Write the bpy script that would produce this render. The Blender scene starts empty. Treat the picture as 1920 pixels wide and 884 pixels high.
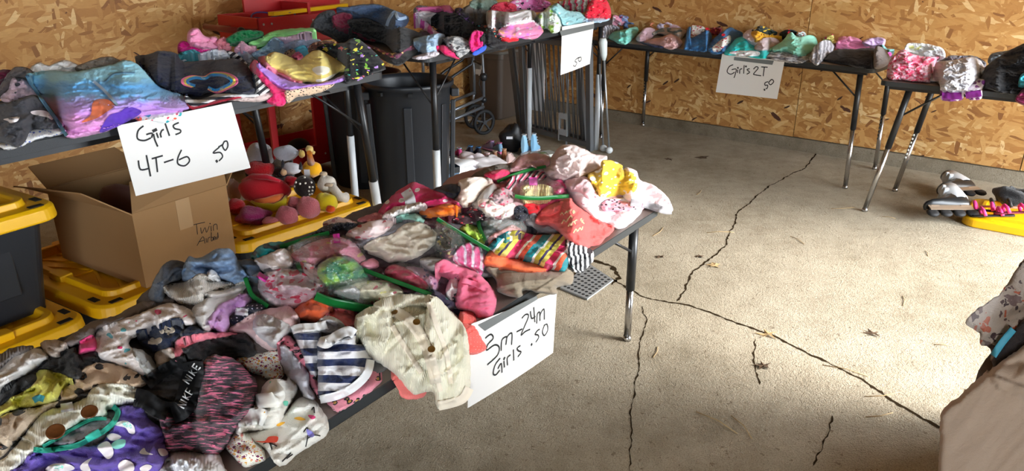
import bpy, math, random
import numpy as np
from mathutils import Vector, Matrix
from mathutils.geometry import delaunay_2d_cdt
random.seed(7)
SC = bpy.context.scene
COL = SC.collection
# ------------------------------------------------------------------ camera, world, light, exposure
FPX, TH, HC = 1400.0, math.radians(21.4), 1.60
cam = bpy.data.cameras.new('camera'); camo = bpy.data.objects.new('camera', cam); COL.objects.link(camo)
cam.sensor_width = 36.0; cam.lens = FPX/1920*36.0; cam.clip_start = 0.02
camo.location = (0, 0, HC); camo.rotation_euler = (math.pi/2-TH, 0, 0)
SC.camera = camo
SC.view_settings.view_transform = 'Standard'; SC.view_settings.look = 'None'
SC.view_settings.gamma = 1; SC.view_settings.use_curve_mapping = False
SC.view_settings.exposure = 1.32
W = bpy.data.worlds.new('sky'); SC.world = W; W.use_nodes = True
nt = W.node_tree; nt.nodes.clear()
wo = nt.nodes.new('ShaderNodeOutputWorld'); bg = nt.nodes.new('ShaderNodeBackground')
bg.inputs[0].default_value = (0.84, 0.92, 1.0, 1); bg.inputs[1].default_value = 9.5
nt.links.new(bg.outputs[0], wo.inputs[0])
# room frame: corner K, right wall runs along RW, left wall runs along -LW (towards camera-left)
K = Vector((-0.026, 7.956)); RW = Vector((0.779, -0.627)); LW = Vector((0.627, 0.779))
def room(s, t):                      # s metres along the right wall, t metres out from it
    return Vector((K.x + RW.x*s - LW.x*t, K.y + RW.y*s - LW.y*t))
SE = 7.0                             # distance from corner to the front (door) wall
TB = 10.0                            # depth to the wall behind the camera
DOOR1 = (0.25, 3.3); FILL_OPENING = (7.5, 9.7); DH = 2.25; CEIL = 2.75  # second opening is added behind the camera, unseen, to let in fill light
def portal(t0, t1):
    l = bpy.data.lights.new('daylight_portal', 'AREA'); l.shape = 'RECTANGLE'
    l.size = t1-t0; l.size_y = DH; l.cycles.is_portal = True
    o = bpy.data.objects.new('daylight_portal', l); COL.objects.link(o)
    p = room(SE+0.02, (t0+t1)/2)
    o.location = (p.x, p.y, DH/2)
    o.rotation_euler = Vector((-RW.x, -RW.y, 0)).to_track_quat('-Z', 'Z').to_euler()
portal(*DOOR1); portal(*FILL_OPENING)

sun = bpy.data.lights.new('sun', 'SUN'); suno = bpy.data.objects.new('sun', sun); COL.objects.link(suno)
sun.energy = 5.6; sun.angle = math.radians(28); sun.color = (1.0, .97, .92)
suno.location = (6, -3, 5); suno.rotation_euler = Vector((.93, -.37, .56)).to_track_quat('Z', 'Y').to_euler()
# ------------------------------------------------------------------ pixel helpers (1920 x 884 frame)
cT, sT = math.cos(TH), math.sin(TH)
def ray(px, py):
    x = (px-960)/FPX; u = -(py-442)/FPX
    return Vector((x, cT + u*sT, -sT + u*cT))
def at(px, py, z=0.0):
    r = ray(px, py); k = (z-HC)/r.z
    return Vector((r.x*k, r.y*k))
def hit_plane(px, py, P, N):
    r = ray(px, py); o = Vector((0, 0, HC)); k = (P-o).dot(N)/r.dot(N)
    return o + r*k
# ------------------------------------------------------------------ tagging
def tag(o, label=None, cat=None, group=None, kind=None):
    if label: o['label'] = label
    if cat: o['category'] = cat
    if group: o['group'] = group
    if kind: o['kind'] = kind
    return o
def thing(name, label, cat, loc=(0, 0, 0), rz=0, group=None):
    o = bpy.data.objects.new(name, None); COL.objects.link(o); o.empty_display_size = .1
    o.location = loc; o.rotation_euler = (0, 0, rz)
    return tag(o, label, cat, group)
def copy_tree(o, parent=None):
    c = o.copy(); COL.objects.link(c); c.parent = parent
    for ch in list(o.children): copy_tree(ch, c)
    return c
# ------------------------------------------------------------------ materials
MC = {}
def srgb(c):
    if isinstance(c, str):
        c = tuple(int(c[i:i+2], 16) for i in (0, 2, 4))
    return tuple(((v/255)/12.92 if v/255 <= .04045 else ((v/255+.055)/1.055)**2.4) for v in c) + (1,)
class NT:
    def __init__(s, name):
        s.m = bpy.data.materials.new(name); s.m.use_nodes = True; s.t = s.m.node_tree
        s.t.nodes.clear()
        s.out = s.t.nodes.new('ShaderNodeOutputMaterial'); s.p = s.n('ShaderNodeBsdfPrincipled')
        s.l(s.p.outputs[0], s.out.inputs[0])
    def n(s, typ, **kw):
        x = s.t.nodes.new(typ)
        for k, v in kw.items(): setattr(x, k, v)
        return x
    def l(s, a, b): s.t.links.new(a, b)
    def setin(s, sock, v):
        if hasattr(v, 'links'): s.l(v, sock)
        else: sock.default_value = v
    def math(s, op, a, b=None, c=None, clamp=False):
        x = s.n('ShaderNodeMath', operation=op, use_clamp=clamp)
        for i, v in enumerate((a, b, c)):
            if v is not None: s.setin(x.inputs[i], v)
        return x.outputs[0]
    def mix(s, f, a, b, bt='MIX'):
        x = s.n('ShaderNodeMix', data_type='RGBA', blend_type=bt)
        s.setin(x.inputs[0], f); s.setin(x.inputs[6], a); s.setin(x.inputs[7], b)
        return x.outputs[2]
    def coord(s, which='UV'): return s.n('ShaderNodeTexCoord').outputs[which]
    def mapping(s, v, scale=(1, 1, 1), rot=(0, 0, 0), loc=(0, 0, 0)):
        x = s.n('ShaderNodeMapping'); s.l(v, x.inputs[0])
        x.inputs[1].default_value = loc; x.inputs[2].default_value = rot; x.inputs[3].default_value = scale
        return x.outputs[0]
    def noise(s, v, scale, detail=2, rough=.5, dist=0):
        x = s.n('ShaderNodeTexNoise'); s.l(v, x.inputs['Vector'])
        x.inputs['Scale'].default_value = scale; x.inputs['Detail'].default_value = detail
        x.inputs['Roughness'].default_value = rough; x.inputs['Distortion'].default_value = dist
        return x.outputs[0], x.outputs[1]
    def voro(s, v, scale, rnd=1, feature='F1'):
        x = s.n('ShaderNodeTexVoronoi', feature=feature); s.l(v, x.inputs['Vector'])
        x.inputs['Scale'].default_value = scale; x.inputs['Randomness'].default_value = rnd
        return x.outputs['Distance'], x.outputs['Color'] if 'Color' in x.outputs else None
    def ramp(s, f, stops, interp='LINEAR'):
        x = s.n('ShaderNodeValToRGB'); s.l(f, x.inputs[0]); r = x.color_ramp; r.interpolation = interp
        while len(r.elements) < len(stops): r.elements.new(0.5)
        for e, (p, c) in zip(r.elements, stops): e.position = p; e.color = c
        return x.outputs[0]
    def bump(s, h, strength=.3, dist=.01, normal=None):
        x = s.n('ShaderNodeBump'); s.l(h, x.inputs['Height'])
        x.inputs['Strength'].default_value = strength; x.inputs['Distance'].default_value = dist
        if normal is not None: s.l(normal, x.inputs['Normal'])
        return x.outputs[0]
    def fin(s, color=None, rough=.6, metal=0, normal=None, spec=None, alpha=None):
        if color is not None: s.setin(s.p.inputs['Base Color'], color)
        s.setin(s.p.inputs['Roughness'], rough); s.setin(s.p.inputs['Metallic'], metal)
        if normal is not None: s.l(normal, s.p.inputs['Normal'])
        if spec is not None: s.p.inputs['Specular IOR Level'].default_value = spec
        return s.m
def paint(name, c, rough=.5, metal=0, bump=0, bscale=200, spec=None, vary=.0):
    if name in MC: return MC[name]
    s = NT(name); col = srgb(c); nrm = None
    o = s.coord('Object')
    if bump:
        f, _ = s.noise(o, bscale, 3); nrm = s.bump(f, bump, .002)
    if vary:
        f, _ = s.noise(o, 7, 4, .6)
        dk = tuple(v*(1-vary) for v in col[:3])+(1,); col = s.mix(f, dk, col)
    MC[name] = s.fin(col, rough, metal, nrm, spec); return MC[name]
BLACKP = lambda: paint('black_plastic', (38, 40, 44), .42, 0, .15, 300)
def osb():
    if 'osb' in MC: return MC['osb']
    s = NT('oriented_strand_board'); uv = s.coord('UV')
    nz = s.noise(uv, 3.0, 2)[1]
    base = s.mapping(uv, (1, 1, 1))
    warp = s.n('ShaderNodeVectorMath', operation='MULTIPLY_ADD'); s.l(nz, warp.inputs[0])
    warp.inputs[1].default_value = (.10, .10, .10); s.l(base, warp.inputs[2]); base = warp.outputs[0]
    col = None; hgt = None
    cols = [(0, srgb((132, 86, 46))), (.12, srgb((172, 120, 64))), (.5, srgb((192, 142, 80))), (.85, srgb((206, 160, 98))), (1, srgb((232, 198, 142)))]
    for i, (ang, sx, sy, th) in enumerate(((4, 6, 24, 0), (-28, 7, 28, .45), (38, 7, 30, .5), (-62, 8, 26, .62), (82, 8, 30, .68), (12, 9, 40, .6))):
        mp = s.mapping(base, (sx, sy, 1), (0, 0, 0), (i*3.7, i*1.9, 0))
        # rotate first then scale
        r = s.mapping(base, (1, 1, 1), (0, 0, math.radians(ang)), (i*3.7, i*1.9, 0)); mp = s.mapping(r, (sx, sy, 1))
        d, c = s.voro(mp, 1.0)
        sp = s.n('ShaderNodeSeparateColor'); s.l(c, sp.inputs[0])
        ci = s.ramp(sp.outputs[0], cols)
        hi = s.math('SUBTRACT', sp.outputs[1], s.math('MULTIPLY', d, .5))
        if col is None: col, hgt = ci, hi
        else:
            # broken fibre edge
            e = s.noise(s.mapping(r, (10, 90, 1)), 1.0, 3)[0]
            m = s.math('GREATER_THAN', s.math('ADD', sp.outputs[2], s.math('MULTIPLY', s.math('SUBTRACT', e, .5), .30)), th)
            m = s.math('MULTIPLY', m, s.math('LESS_THAN', s.math('ADD', d, s.math('MULTIPLY', e, .25)), .62))
            col = s.mix(m, col, ci)
            hgt = s.math('ADD', s.math('MULTIPLY', hgt, s.math('SUBTRACT', 1, m)), s.math('MULTIPLY', s.math('ADD', hi, .15), m))
    # fibre streaks
    g = s.noise(s.mapping(base, (25, 260, 1), (0, 0, .1)), 1.0, 3, .7)[0]
    col = s.mix(s.math('MULTIPLY', s.math('SUBTRACT', g, .35, clamp=True), .9), col, srgb((140, 92, 48)))
    # dark knots / bark strands
    r = s.mapping(base, (1, 1, 1), (0, 0, .45), (5, 2, 0)); d, c = s.voro(s.mapping(r, (5, 15, 1)), 1.0)
    sp = s.n('ShaderNodeSeparateColor'); s.l(c, sp.inputs[0])
    e = s.noise(s.mapping(r, (14, 60, 1)), 1.0, 4, .7)[0]
    m = s.math('MULTIPLY', s.math('GREATER_THAN', sp.outputs[0], .95), s.math('LESS_THAN', s.math('ADD', d, s.math('MULTIPLY', e, .5)), .52))
    col = s.mix(m, col, srgb((82, 48, 34)))
    r = s.mapping(base, (1, 1, 1), (0, 0, -.6), (1, 7, 0)); d, c = s.voro(s.mapping(r, (9, 34, 1)), 1.0)
    sp = s.n('ShaderNodeSeparateColor'); s.l(c, sp.inputs[0])
    m = s.math('MULTIPLY', s.math('GREATER_THAN', sp.outputs[0], .965), s.math('LESS_THAN', d, .30))
    col = s.mix(m, col, srgb((66, 40, 28)))
    MC['osb'] = s.fin(col, .62, 0, s.bump(hgt, .55, .004), .35); return MC['osb']
def concrete(name='concrete', tint=(176, 164, 142)):
    if name in MC: return MC[name]
    s = NT(name); o = s.coord('Object')
    c1 = srgb(tint); c2 = srgb(tuple(max(0, v-34) for v in tint)); c3 = srgb(tuple(min(255, v+22) for v in tint))
    a = s.noise(o, 1.1, 5, .62)[0]; b = s.noise(o, 9, 5, .7)[0]; f = s.noise(o, 210, 2, .6)[0]
    col = s.ramp(s.math('ADD', s.math('MULTIPLY', a, .6), s.math('MULTIPLY', b, .4)), [(.32, c2), (.5, c1), (.68, c3)])
    col = s.mix(s.math('MULTIPLY', s.math('SUBTRACT', f, .48), 2.6, clamp=True), col, srgb((84, 72, 54)))
    sp = s.noise(o, 34, 3, .7)[0]
    col = s.mix(s.math('MULTIPLY', s.math('GREATER_THAN', sp, .64), .6), col, srgb((104, 88, 66)))
    st = s.noise(s.mapping(o, (1, 1, 1), (0, 0, .7), (4, 4, 0)), 2.3, 4, .7)[0]
    col = s.mix(s.math('MULTIPLY', s.math('SUBTRACT', st, .56, clamp=True), 2.2), col, srgb((120, 104, 80)))
    h = s.math('ADD', s.math('MULTIPLY', f, .5), s.math('MULTIPLY', s.noise(o, 60, 4, .75)[0], 1.0))
    MC[name] = s.fin(col, .85, 0, s.bump(h, 1.0, .009), .3); return MC[name]
# ------------------------------------------------------------------ mesh builder
class MB:
    def __init__(s): s.v = []; s.f = []; s.sm = []; s.uv = None
    def add(s, vs, fs, smooth=False):
        b = len(s.v); s.v += [tuple(v) for v in vs]; s.f += [tuple(i+b for i in f) for f in fs]; s.sm += [smooth]*len(fs); return s
    def box(s, c, size, rz=0, M=None):
        x, y, z = [q/2 for q in size]; vs = []
        R = Matrix.Rotation(rz, 3, 'Z') if M is None else M
        for k in (-1, 1):
            for a, b in ((-1, -1), (1, -1), (1, 1), (-1, 1)):
                vs.append(Vector(c) + R @ Vector((a*x, b*y, k*z)))
        return s.add(vs, [(3, 2, 1, 0), (4, 5, 6, 7), (0, 1, 5, 4), (1, 2, 6, 5), (2, 3, 7, 6), (3, 0, 4, 7)])
    def beam(s, a, b, w, h, up=(0, 0, 1)):
        a = Vector(a); b = Vector(b); d = (b-a); L = d.length; d.normalize(); up = Vector(up)
        x = d.cross(up); x = x.normalized() if x.length > 1e-4 else Vector((1, 0, 0)); z = x.cross(d)
        return s.box((a+b)/2, (w, L, h), M=Matrix((x, d, z)).transposed())
    def tube(s, path, r, seg=10, cap=True, closed=False):
        P = [Vector(p) for p in path]; n = len(P); rs = r if hasattr(r, '__len__') else [r]*n
        prev = None; vs = []
        for i, p in enumerate(P):
            if closed: d = P[(i+1) % n]-P[i-1]
            else: d = P[min(i+1, n-1)]-P[max(i-1, 0)]
            d.normalize()
            if prev is None:
                a = Vector((0, 0, 1)) if abs(d.z) < .9 else Vector((1, 0, 0)); x = d.cross(a).normalized()
            else:
                x = prev - d*prev.dot(d); x.normalize()
            prev = x; y = d.cross(x)
            for k in range(seg):
                t = 2*math.pi*k/seg; vs.append(p + (x*math.cos(t)+y*math.sin(t))*rs[i])
        fs = []; m = n if closed else n-1
        for i in range(m):
            j = (i+1) % n
            for k in range(seg):
                fs.append((i*seg+k, i*seg+(k+1) % seg, j*seg+(k+1) % seg, j*seg+k))
        s.add(vs, fs, True)
        if cap and not closed:
            b = len(s.v)-len(vs)
            s.f.append(tuple(b+k for k in range(seg))[::-1]); s.sm.append(False)
            s.f.append(tuple(b+(n-1)*seg+k for k in range(seg))); s.sm.append(False)
        return s
    def loft(s, rings, cap0=True, cap1=True, smooth=False):
        n = len(rings[0]); vs = [p for r in rings for p in r]; fs = []
        for i in range(len(rings)-1):
            for k in range(n):
                fs.append((i*n+k, i*n+(k+1) % n, (i+1)*n+(k+1) % n, (i+1)*n+k))
        b = len(s.v); s.add(vs, fs, smooth)
        if cap0: s.f.append(tuple(b+k for k in range(n))[::-1]); s.sm.append(False)
        if cap1: s.f.append(tuple(b+(len(rings)-1)*n+k for k in range(n))); s.sm.append(False)
        return s
    def lathe(s, prof, c=(0, 0, 0), seg=32, sx=1, sy=1, cap0=True, cap1=True, smooth=True):
        c = Vector(c); rings = []
        for r, z in prof:
            rings.append([c+Vector((r*sx*math.cos(2*math.pi*k/seg), r*sy*math.sin(2*math.pi*k/seg), z)) for k in range(seg)])
        return s.loft(rings, cap0, cap1, smooth)
    def blob(s, c, r, M=None, seg=16, lump=0, seed=0, rings=10):
        c = Vector(c); r = Vector(r if hasattr(r, '__len__') else (r, r, r)); rnd = random.Random(seed)
        ph = [rnd.uniform(0, 6) for _ in range(6)]; R = M or Matrix.Identity(3); vs = [c+R@Vector((0, 0, -r.z))]
        for i in range(1, rings):
            a = math.pi*i/rings - math.pi/2
            for k in range(seg):
                t = 2*math.pi*k/seg
                q = 1+lump*(math.sin(3*t+ph[0]+2*a)+math.sin(2*t+ph[1]-3*a)+math.sin(5*a+ph[2]+t))*.4
                vs.append(c+R@Vector((r.x*math.cos(a)*math.cos(t)*q, r.y*math.cos(a)*math.sin(t)*q, r.z*math.sin(a)*q)))
        vs.append(c+R@Vector((0, 0, r.z))); fs = []
        for k in range(seg): fs.append((0, 1+(k+1) % seg, 1+k))
        for i in range(rings-2):
            for k in range(seg):
                a, b = 1+i*seg+k, 1+i*seg+(k+1) % seg; fs.append((a, b, b+seg, a+seg))
        e = len(vs)-1; o = 1+(rings-2)*seg
        for k in range(seg): fs.append((o+k, o+(k+1) % seg, e))
        return s.add(vs, fs, True)
    def build(s, name, mat, parent=None, bevel=0, subsurf=0, uvs=None):
        me = bpy.data.meshes.new(name); me.from_pydata([tuple(v) for v in s.v], [], s.f); me.update()
        me.polygons.foreach_set('use_smooth', s.sm)
        if uvs is not None:
            l = me.uv_layers.new(name='UVMap'); vi = np.zeros(len(me.loops), dtype=np.int32); me.loops.foreach_get('vertex_index', vi)
            l.data.foreach_set('uv', np.asarray(uvs, dtype=np.float32)[vi].ravel())
        me.materials.append(mat)
        o = bpy.data.objects.new(name, me); COL.objects.link(o); o.parent = parent
        if bevel:
            m = o.modifiers.new('bevel', 'BEVEL'); m.width = bevel; m.segments = 2; m.limit_method = 'ANGLE'; m.angle_limit = .6
        if subsurf:
            m = o.modifiers.new('sub', 'SUBSURF'); m.levels = subsurf; m.render_levels = subsurf
        return o
def rrect(w, d, r, z, seg=6, cx=0, cy=0):
    pts = []
    for (sx, sy, a0) in ((1, 1, 0), (-1, 1, 90), (-1, -1, 180), (1, -1, 270)):
        for k in range(seg+1):
            a = math.radians(a0+90*k/seg)
            pts.append(Vector((cx+sx*(w/2-r)+r*math.cos(a), cy+sy*(d/2-r)+r*math.sin(a), z)))
    return pts
def loc2(p, z=0): return (p.x, p.y, z)
def ang(v): return math.atan2(v.y, v.x)

# ------------------------------------------------------------------ the garage
def wall_panel(mb_list, p0, p1, z0, z1, th, name, mat, parent, inward):
    d = (p1-p0); L = d.length; d.normalize(); n = inward
    vs = []
    for q in (p0, p1):
        for k, off in ((z0, 0), (z1, 0), (z0, -th), (z1, -th)):
            vs.append((q.x+n.x*off, q.y+n.y*off, k))
    fs = [(0, 1, 5, 4), (2, 6, 7, 3), (0, 2, 3, 1), (4, 5, 7, 6), (1, 3, 7, 5), (0, 4, 6, 2)]
    u0 = p0.length*1.3
    uv = [(u0, z0), (u0, z1), (u0, z0), (u0, z1), (u0+L, z0), (u0+L, z1), (u0+L, z0), (u0+L, z1)]
    m = MB(); m.add(vs, fs); o = m.build(name, mat, parent, uvs=uv)
    return o
def structure(name, o=None):
    o = o or bpy.data.objects.new(name, None)
    if o.name not in COL.objects: COL.objects.link(o)
    o['kind'] = 'structure'; return o
OSB = osb(); CON = concrete(); CUR = concrete('curb_concrete', (138, 126, 106))
a_ = room(-.3, -.3); b_ = room(SE+14, -.3); c_ = room(SE+14, TB+6); d_ = room(-.3, TB+6)
m = MB(); m.add([loc2(p, z) for z in (0, -.12) for p in (a_, b_, c_, d_)], [(3, 2, 1, 0), (4, 5, 6, 7), (0, 1, 5, 4), (1, 2, 6, 5), (2, 3, 7, 6), (3, 0, 4, 7)])
FLOOR = structure('floor', m.build('floor', CON))
def s_of(px, py, z):                 # station along right wall for a pixel on its foot
    p = at(px, py, z); return (p-K).dot(RW)
wr_ = structure('wall_right')
st = [0.0, s_of(1479, 262, .1), s_of(1912, 322, .1), SE]
for i in range(3):
    wall_panel(None, room(st[i]+(.003 if i else 0), 0), room(st[i+1]-.003, 0), .105+.002*i, CEIL, .02, 'panel', OSB, wr_, -LW)
wall_panel(None, room(-.02, -.024), room(SE, -.024), 0.1, CEIL, .1, 'framing', paint('seam_dark', (58, 66, 44), .8), wr_, -LW)
m = MB(); p0, p1 = room(-.05, .028), room(SE+.1, .028)
q0, q1 = room(-.05, -.14), room(SE+.1, -.14)
m.add([loc2(p0, 0), loc2(p1, 0), loc2(room(SE+.1, .012), .1), loc2(room(-.05, .012), .1), loc2(q0, 0), loc2(q1, 0), loc2(q1, .1), loc2(q0, .1)],
      [(0, 1, 2, 3), (3, 2, 6, 7), (0, 3, 7, 4), (1, 5, 6, 2)])
structure('baseboard_right', m.build('baseboard_right', CUR))
wl_ = structure('wall_left')
tl = 0.0
r524 = ray(524, 215); 
# station of the seam on the left wall (t metres from corner)
A = np.array([[LW.x, r524.x], [LW.y, r524.y]]); tt = np.linalg.solve(A, np.array([K.x, K.y]))[0]
stl = [0.0, tt, tt+2.44, TB]
for i in range(3):
    wall_panel(None, room(0, stl[i]+(.003 if i else 0)), room(0, stl[i+1]-.003), .06, CEIL, .02, 'panel', OSB, wl_, RW)
wall_panel(None, room(-.024, 0), room(-.024, TB), 0.05, CEIL, .1, 'framing', MC['seam_dark'], wl_, RW)
m = MB(); m.add([loc2(room(.02, 0), 0), loc2(room(.02, TB), 0), loc2(room(.006, TB), .06), loc2(room(.006, 0), .06), loc2(room(-.14, 0), 0), loc2(room(-.14, TB), 0), loc2(room(-.14, TB), .06), loc2(room(-.14, 0), .06)],
      [(0, 3, 2, 1), (3, 7, 6, 2), (0, 4, 7, 3), (1, 2, 6, 5)])
structure('baseboard_left', m.build('baseboard_left', CUR))
# front wall with the garage doorway and an added fill-light opening, rear wall, ceiling
wf_ = structure('wall_front')
WH = paint('door_wall_board', (150, 128, 98), .8)
def fw(t0, t1, z0, z1):
    wall_panel(None, room(SE, t0), room(SE, t1), z0, z1, .12, 'panel', WH, wf_, -RW)
fw(-.15, DOOR1[0], 0, CEIL); fw(DOOR1[0], DOOR1[1], DH, CEIL); fw(DOOR1[1], FILL_OPENING[0], 0, CEIL); fw(FILL_OPENING[0], FILL_OPENING[1], DH, CEIL); fw(FILL_OPENING[1], TB+.1, 0, CEIL)
wb_ = structure('wall_back'); wall_panel(None, room(-.1, TB), room(SE+.1, TB), 0, CEIL, -.12, 'panel', WH, wb_, -LW)
m = MB(); m.add([loc2(room(a, b), z) for z in (CEIL, CEIL+.1) for a, b in ((-.2, -.2), (SE+.12, -.2), (SE+.12, TB+.15), (-.2, TB+.15))],
      [(3, 2, 1, 0), (4, 5, 6, 7), (0, 1, 5, 4), (1, 2, 6, 5), (2, 3, 7, 6), (3, 0, 4, 7)])
structure('ceiling', m.build('ceiling', paint('ceiling_board', (128, 112, 90), .9)))
# cracks in the slab
CRK = paint('crack_dark', (50, 40, 28), .95, 0, .6, 60, 0)
def crack(pts, w=.010, seed=1, mat=None):
    rnd = random.Random(seed); P = [at(x, y) for x, y in pts]; Q = []
    for i in range(len(P)-1):
        n = max(2, int((P[i+1]-P[i]).length/.018))
        for k in range(n): Q.append(P[i].lerp(P[i+1], k/n))
    Q.append(P[-1]); off = 0; vs = []
    for i, q in enumerate(Q):
        d = (Q[min(i+1, len(Q)-1)]-Q[max(i-1, 0)]).normalized(); n = Vector((-d.y, d.x))
        off = off*.8+rnd.uniform(-.005, .005); hw = w*.36*rnd.uniform(.3, 1.7)
        if i in (0, len(Q)-1): hw *= .2
        vs += [(q.x+n.x*(off+hw), q.y+n.y*(off+hw), .0012), (q.x+n.x*(off-hw), q.y+n.y*(off-hw), .0012)]
    m = MB(); m.add(vs, [(2*i, 2*i+1, 2*i+3, 2*i+2) for i in range(len(Q)-1)])
    m.build('crack', mat or CRK, FLOOR)
crack([(1142, 520), (1175, 540), (1205, 556), (1245, 566), (1290, 574), (1330, 586), (1385, 608), (1440, 628), (1500, 656), (1560, 684), (1620, 712), (1690, 760), (1770, 806), (1850, 850)], .015, 1)
crack([(1540, 272), (1528, 290), (1505, 318), (1450, 345), (1420, 368), (1385, 400), (1370, 432), (1358, 462), (1325, 490), (1300, 510), (1285, 545), (1270, 566)], .011, 2)
crack([(1205, 575), (1212, 600), (1198, 640), (1192, 700), (1184, 760), (1182, 820), (1180, 884)], .006, 3)
crack([(1418, 636), (1412, 680), (1420, 722)], .007, 4)
crack([(1560, 780), (1545, 830), (1525, 875)], .006, 5)
crack([(1512, 263), (1532, 285)], .008, 6)
crack([(1650, 440), (1610, 490), (1560, 560)], .003, 7, paint('scratch_dust', (196, 182, 158), .9))
# leaf litter and grit on the slab: countable leaves
LF = paint('dry_leaf', (176, 148, 104), .8, 0, .3, 60); LFD = paint('dark_leaf', (84, 64, 44), .9, 0, .3, 60)
def leaf(px, py, r, mat, label, seed):
    rnd = random.Random(seed); p = at(px, py); n = 11; vs = [(p.x, p.y, .006)]
    for k in range(n):
        a = 2*math.pi*k/n; q = r*(rnd.uniform(.9, 1.2) if k % 2 else rnd.uniform(.3, .55))
        vs.append((p.x+q*math.cos(a), p.y+q*math.sin(a)*.8, rnd.uniform(.001, .012)))
    m = MB(); m.add(vs, [(0, 1+k, 1+(k+1) % n) for k in range(n)]); o = m.build('dry_leaf', mat)
    sm = o.modifiers.new('s', 'SOLIDIFY'); sm.thickness = .0008
    tag(o, label, 'leaf', 'dry leaves on the concrete')
leaf(1440, 629, .05, LF, 'tan crumpled leaf lying on the long crack in the concrete floor', 1)
leaf(1340, 499, .045, LF, 'tan dry leaf beside the crack between table leg and wall', 2)
leaf(1432, 688, .04, LFD, 'brown leaf stain by the short crack near the bottom of the floor', 3)
leaf(1636, 627, .04, LFD, 'dark shredded leaf alone on the brightest part of the floor', 4)
leaf(1318, 297, .06, LFD, 'dark brown leaf on the floor below the handwritten 2T price sign', 5)
leaf(1254, 300, .04, LFD, 'small dark leaf left of the brown leaf below the 2T sign', 6)
leaf(1312, 660-178, .03, LFD, 'small dark leaf close to where the cracks fork', 7)
leaf(868, 232, .05, LFD, 'dark leaf on the floor left of the walker wheel', 8)
leaf(1238, 483, .03, LFD, 'dark leaf right of the black leg of the low front table', 9)
rl = random.Random(5)
for i in range(16):
    px, py = rl.uniform(1230, 1800), rl.uniform(330, 820); p = at(px, py); a = rl.uniform(0, 3.1); L = rl.uniform(.03, .09)
    m = MB(); m.tube([(p.x-math.cos(a)*L, p.y-math.sin(a)*L, .0022), (p.x, p.y, .004), (p.x+math.cos(a+.3)*L, p.y+math.sin(a+.3)*L, .0022)], .0016, 5)
    tag(m.build('straw', LF), 'thin pale straw scattered on the concrete floor', 'straw', 'straws scattered on the floor')
# ------------------------------------------------------------------ tables
LAM = paint('table_laminate', (112, 100, 92), .45, 0, .25, 500, .4)
BLK = paint('black_powdercoat', (30, 31, 33), .38, 0, .08, 500)
BAND = paint('dark_edge_band', (44, 48, 50), .5)
CHR = paint('chrome_leg', (190, 190, 192), .22, 1)
GRT = paint('grey_blow_mould', (38, 41, 44), .55, 0, .3, 400)
PVC = paint('grey_conduit', (198, 203, 206), .45)
HOLE = paint('leg_hole', (225, 225, 220), .4)
DHOLE = paint('leg_hole_dark', (24, 24, 24), .6)
RUB = paint('rubber_foot', (24, 24, 26), .7)
class Frame:
    """table frame: C = corner of the near edge at u=0, d along the length, n inward across"""
    def __init__(s, C, d, n, L, Wd, z): s.C, s.d, s.n, s.L, s.W, s.z = C, d.normalized(), n.normalized(), L, Wd, z
    def p(s, u, v, z=None):
        q = s.C+s.d*u+s.n*v; return Vector((q.x, q.y, s.z if z is None else z))
def frame(c, e, z, L, Wd, inward_left=True):
    C = at(*c, z); E = at(*e, z); d = (E-C).normalized()
    n = Vector((-d.y, d.x))
    if n.dot(C) < 0: n = -n           # away from the camera side
    return Frame(C, d, n, L, Wd, z)
FT = frame((1240, 389), (610, 792), .56, 2.44, .78)      # low front table, u runs towards the camera
if FT.n.x > 0: FT.n = -FT.n
BT = frame((724, 133), (129, 252), 1.04, 2.44, .76)      # left table with the 4T-6 sign
if BT.n.x > 0: BT.n = -BT.n
AT = frame((1152, 36), (753, 116), 1.04, 2.44, .76)      # left table further back
if AT.n.x > 0: AT.n = -AT.n
CT = frame((1640, 130), (1123, 76), .84, 2.44, .76)      # 2T table along the right wall
DT = frame((1650, 151), (1902, 176), .84, 1.83, .76)     # last table on the right
RT = Frame(Vector((.95, 1.30)), Vector((.69, -.72)), Vector((.72, .69)), .9, 1.22, .80)  # table by the camera's right hand, enlarged to shade the near floor
def table_top(fr, th, r, mat_top, mat_band, parent, name='table_top'):
    # rounded slab in the table frame
    M3 = Matrix(((fr.d.x, fr.n.x, 0), (fr.d.y, fr.n.y, 0), (0, 0, 1)))
    def ring(w, d, rr, z): return [Vector((fr.C.x, fr.C.y, 0))+M3@(p+Vector((fr.L/2, fr.W/2, 0))) for p in rrect(w, d, rr, z)]
    flip = M3.determinant() < 0
    t = MB(); rr = [ring(fr.L-.006, fr.W-.006, r, fr.z-.004), ring(fr.L-.006, fr.W-.006, r, fr.z)]
    if flip: rr = rr[::-1]
    t.loft(rr); t.build(name, mat_top, parent)
    b = MB(); rr = [ring(fr.L-.03, fr.W-.03, r, fr.z-th), ring(fr.L, fr.W, r, fr.z-th+.004), ring(fr.L, fr.W, r, fr.z-.002), ring(fr.L-.006, fr.W-.006, r, fr.z-.0005)]
    if flip: rr = rr[::-1]
    b.loft(rr); b.build('edge_band', mat_band, parent)
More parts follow.
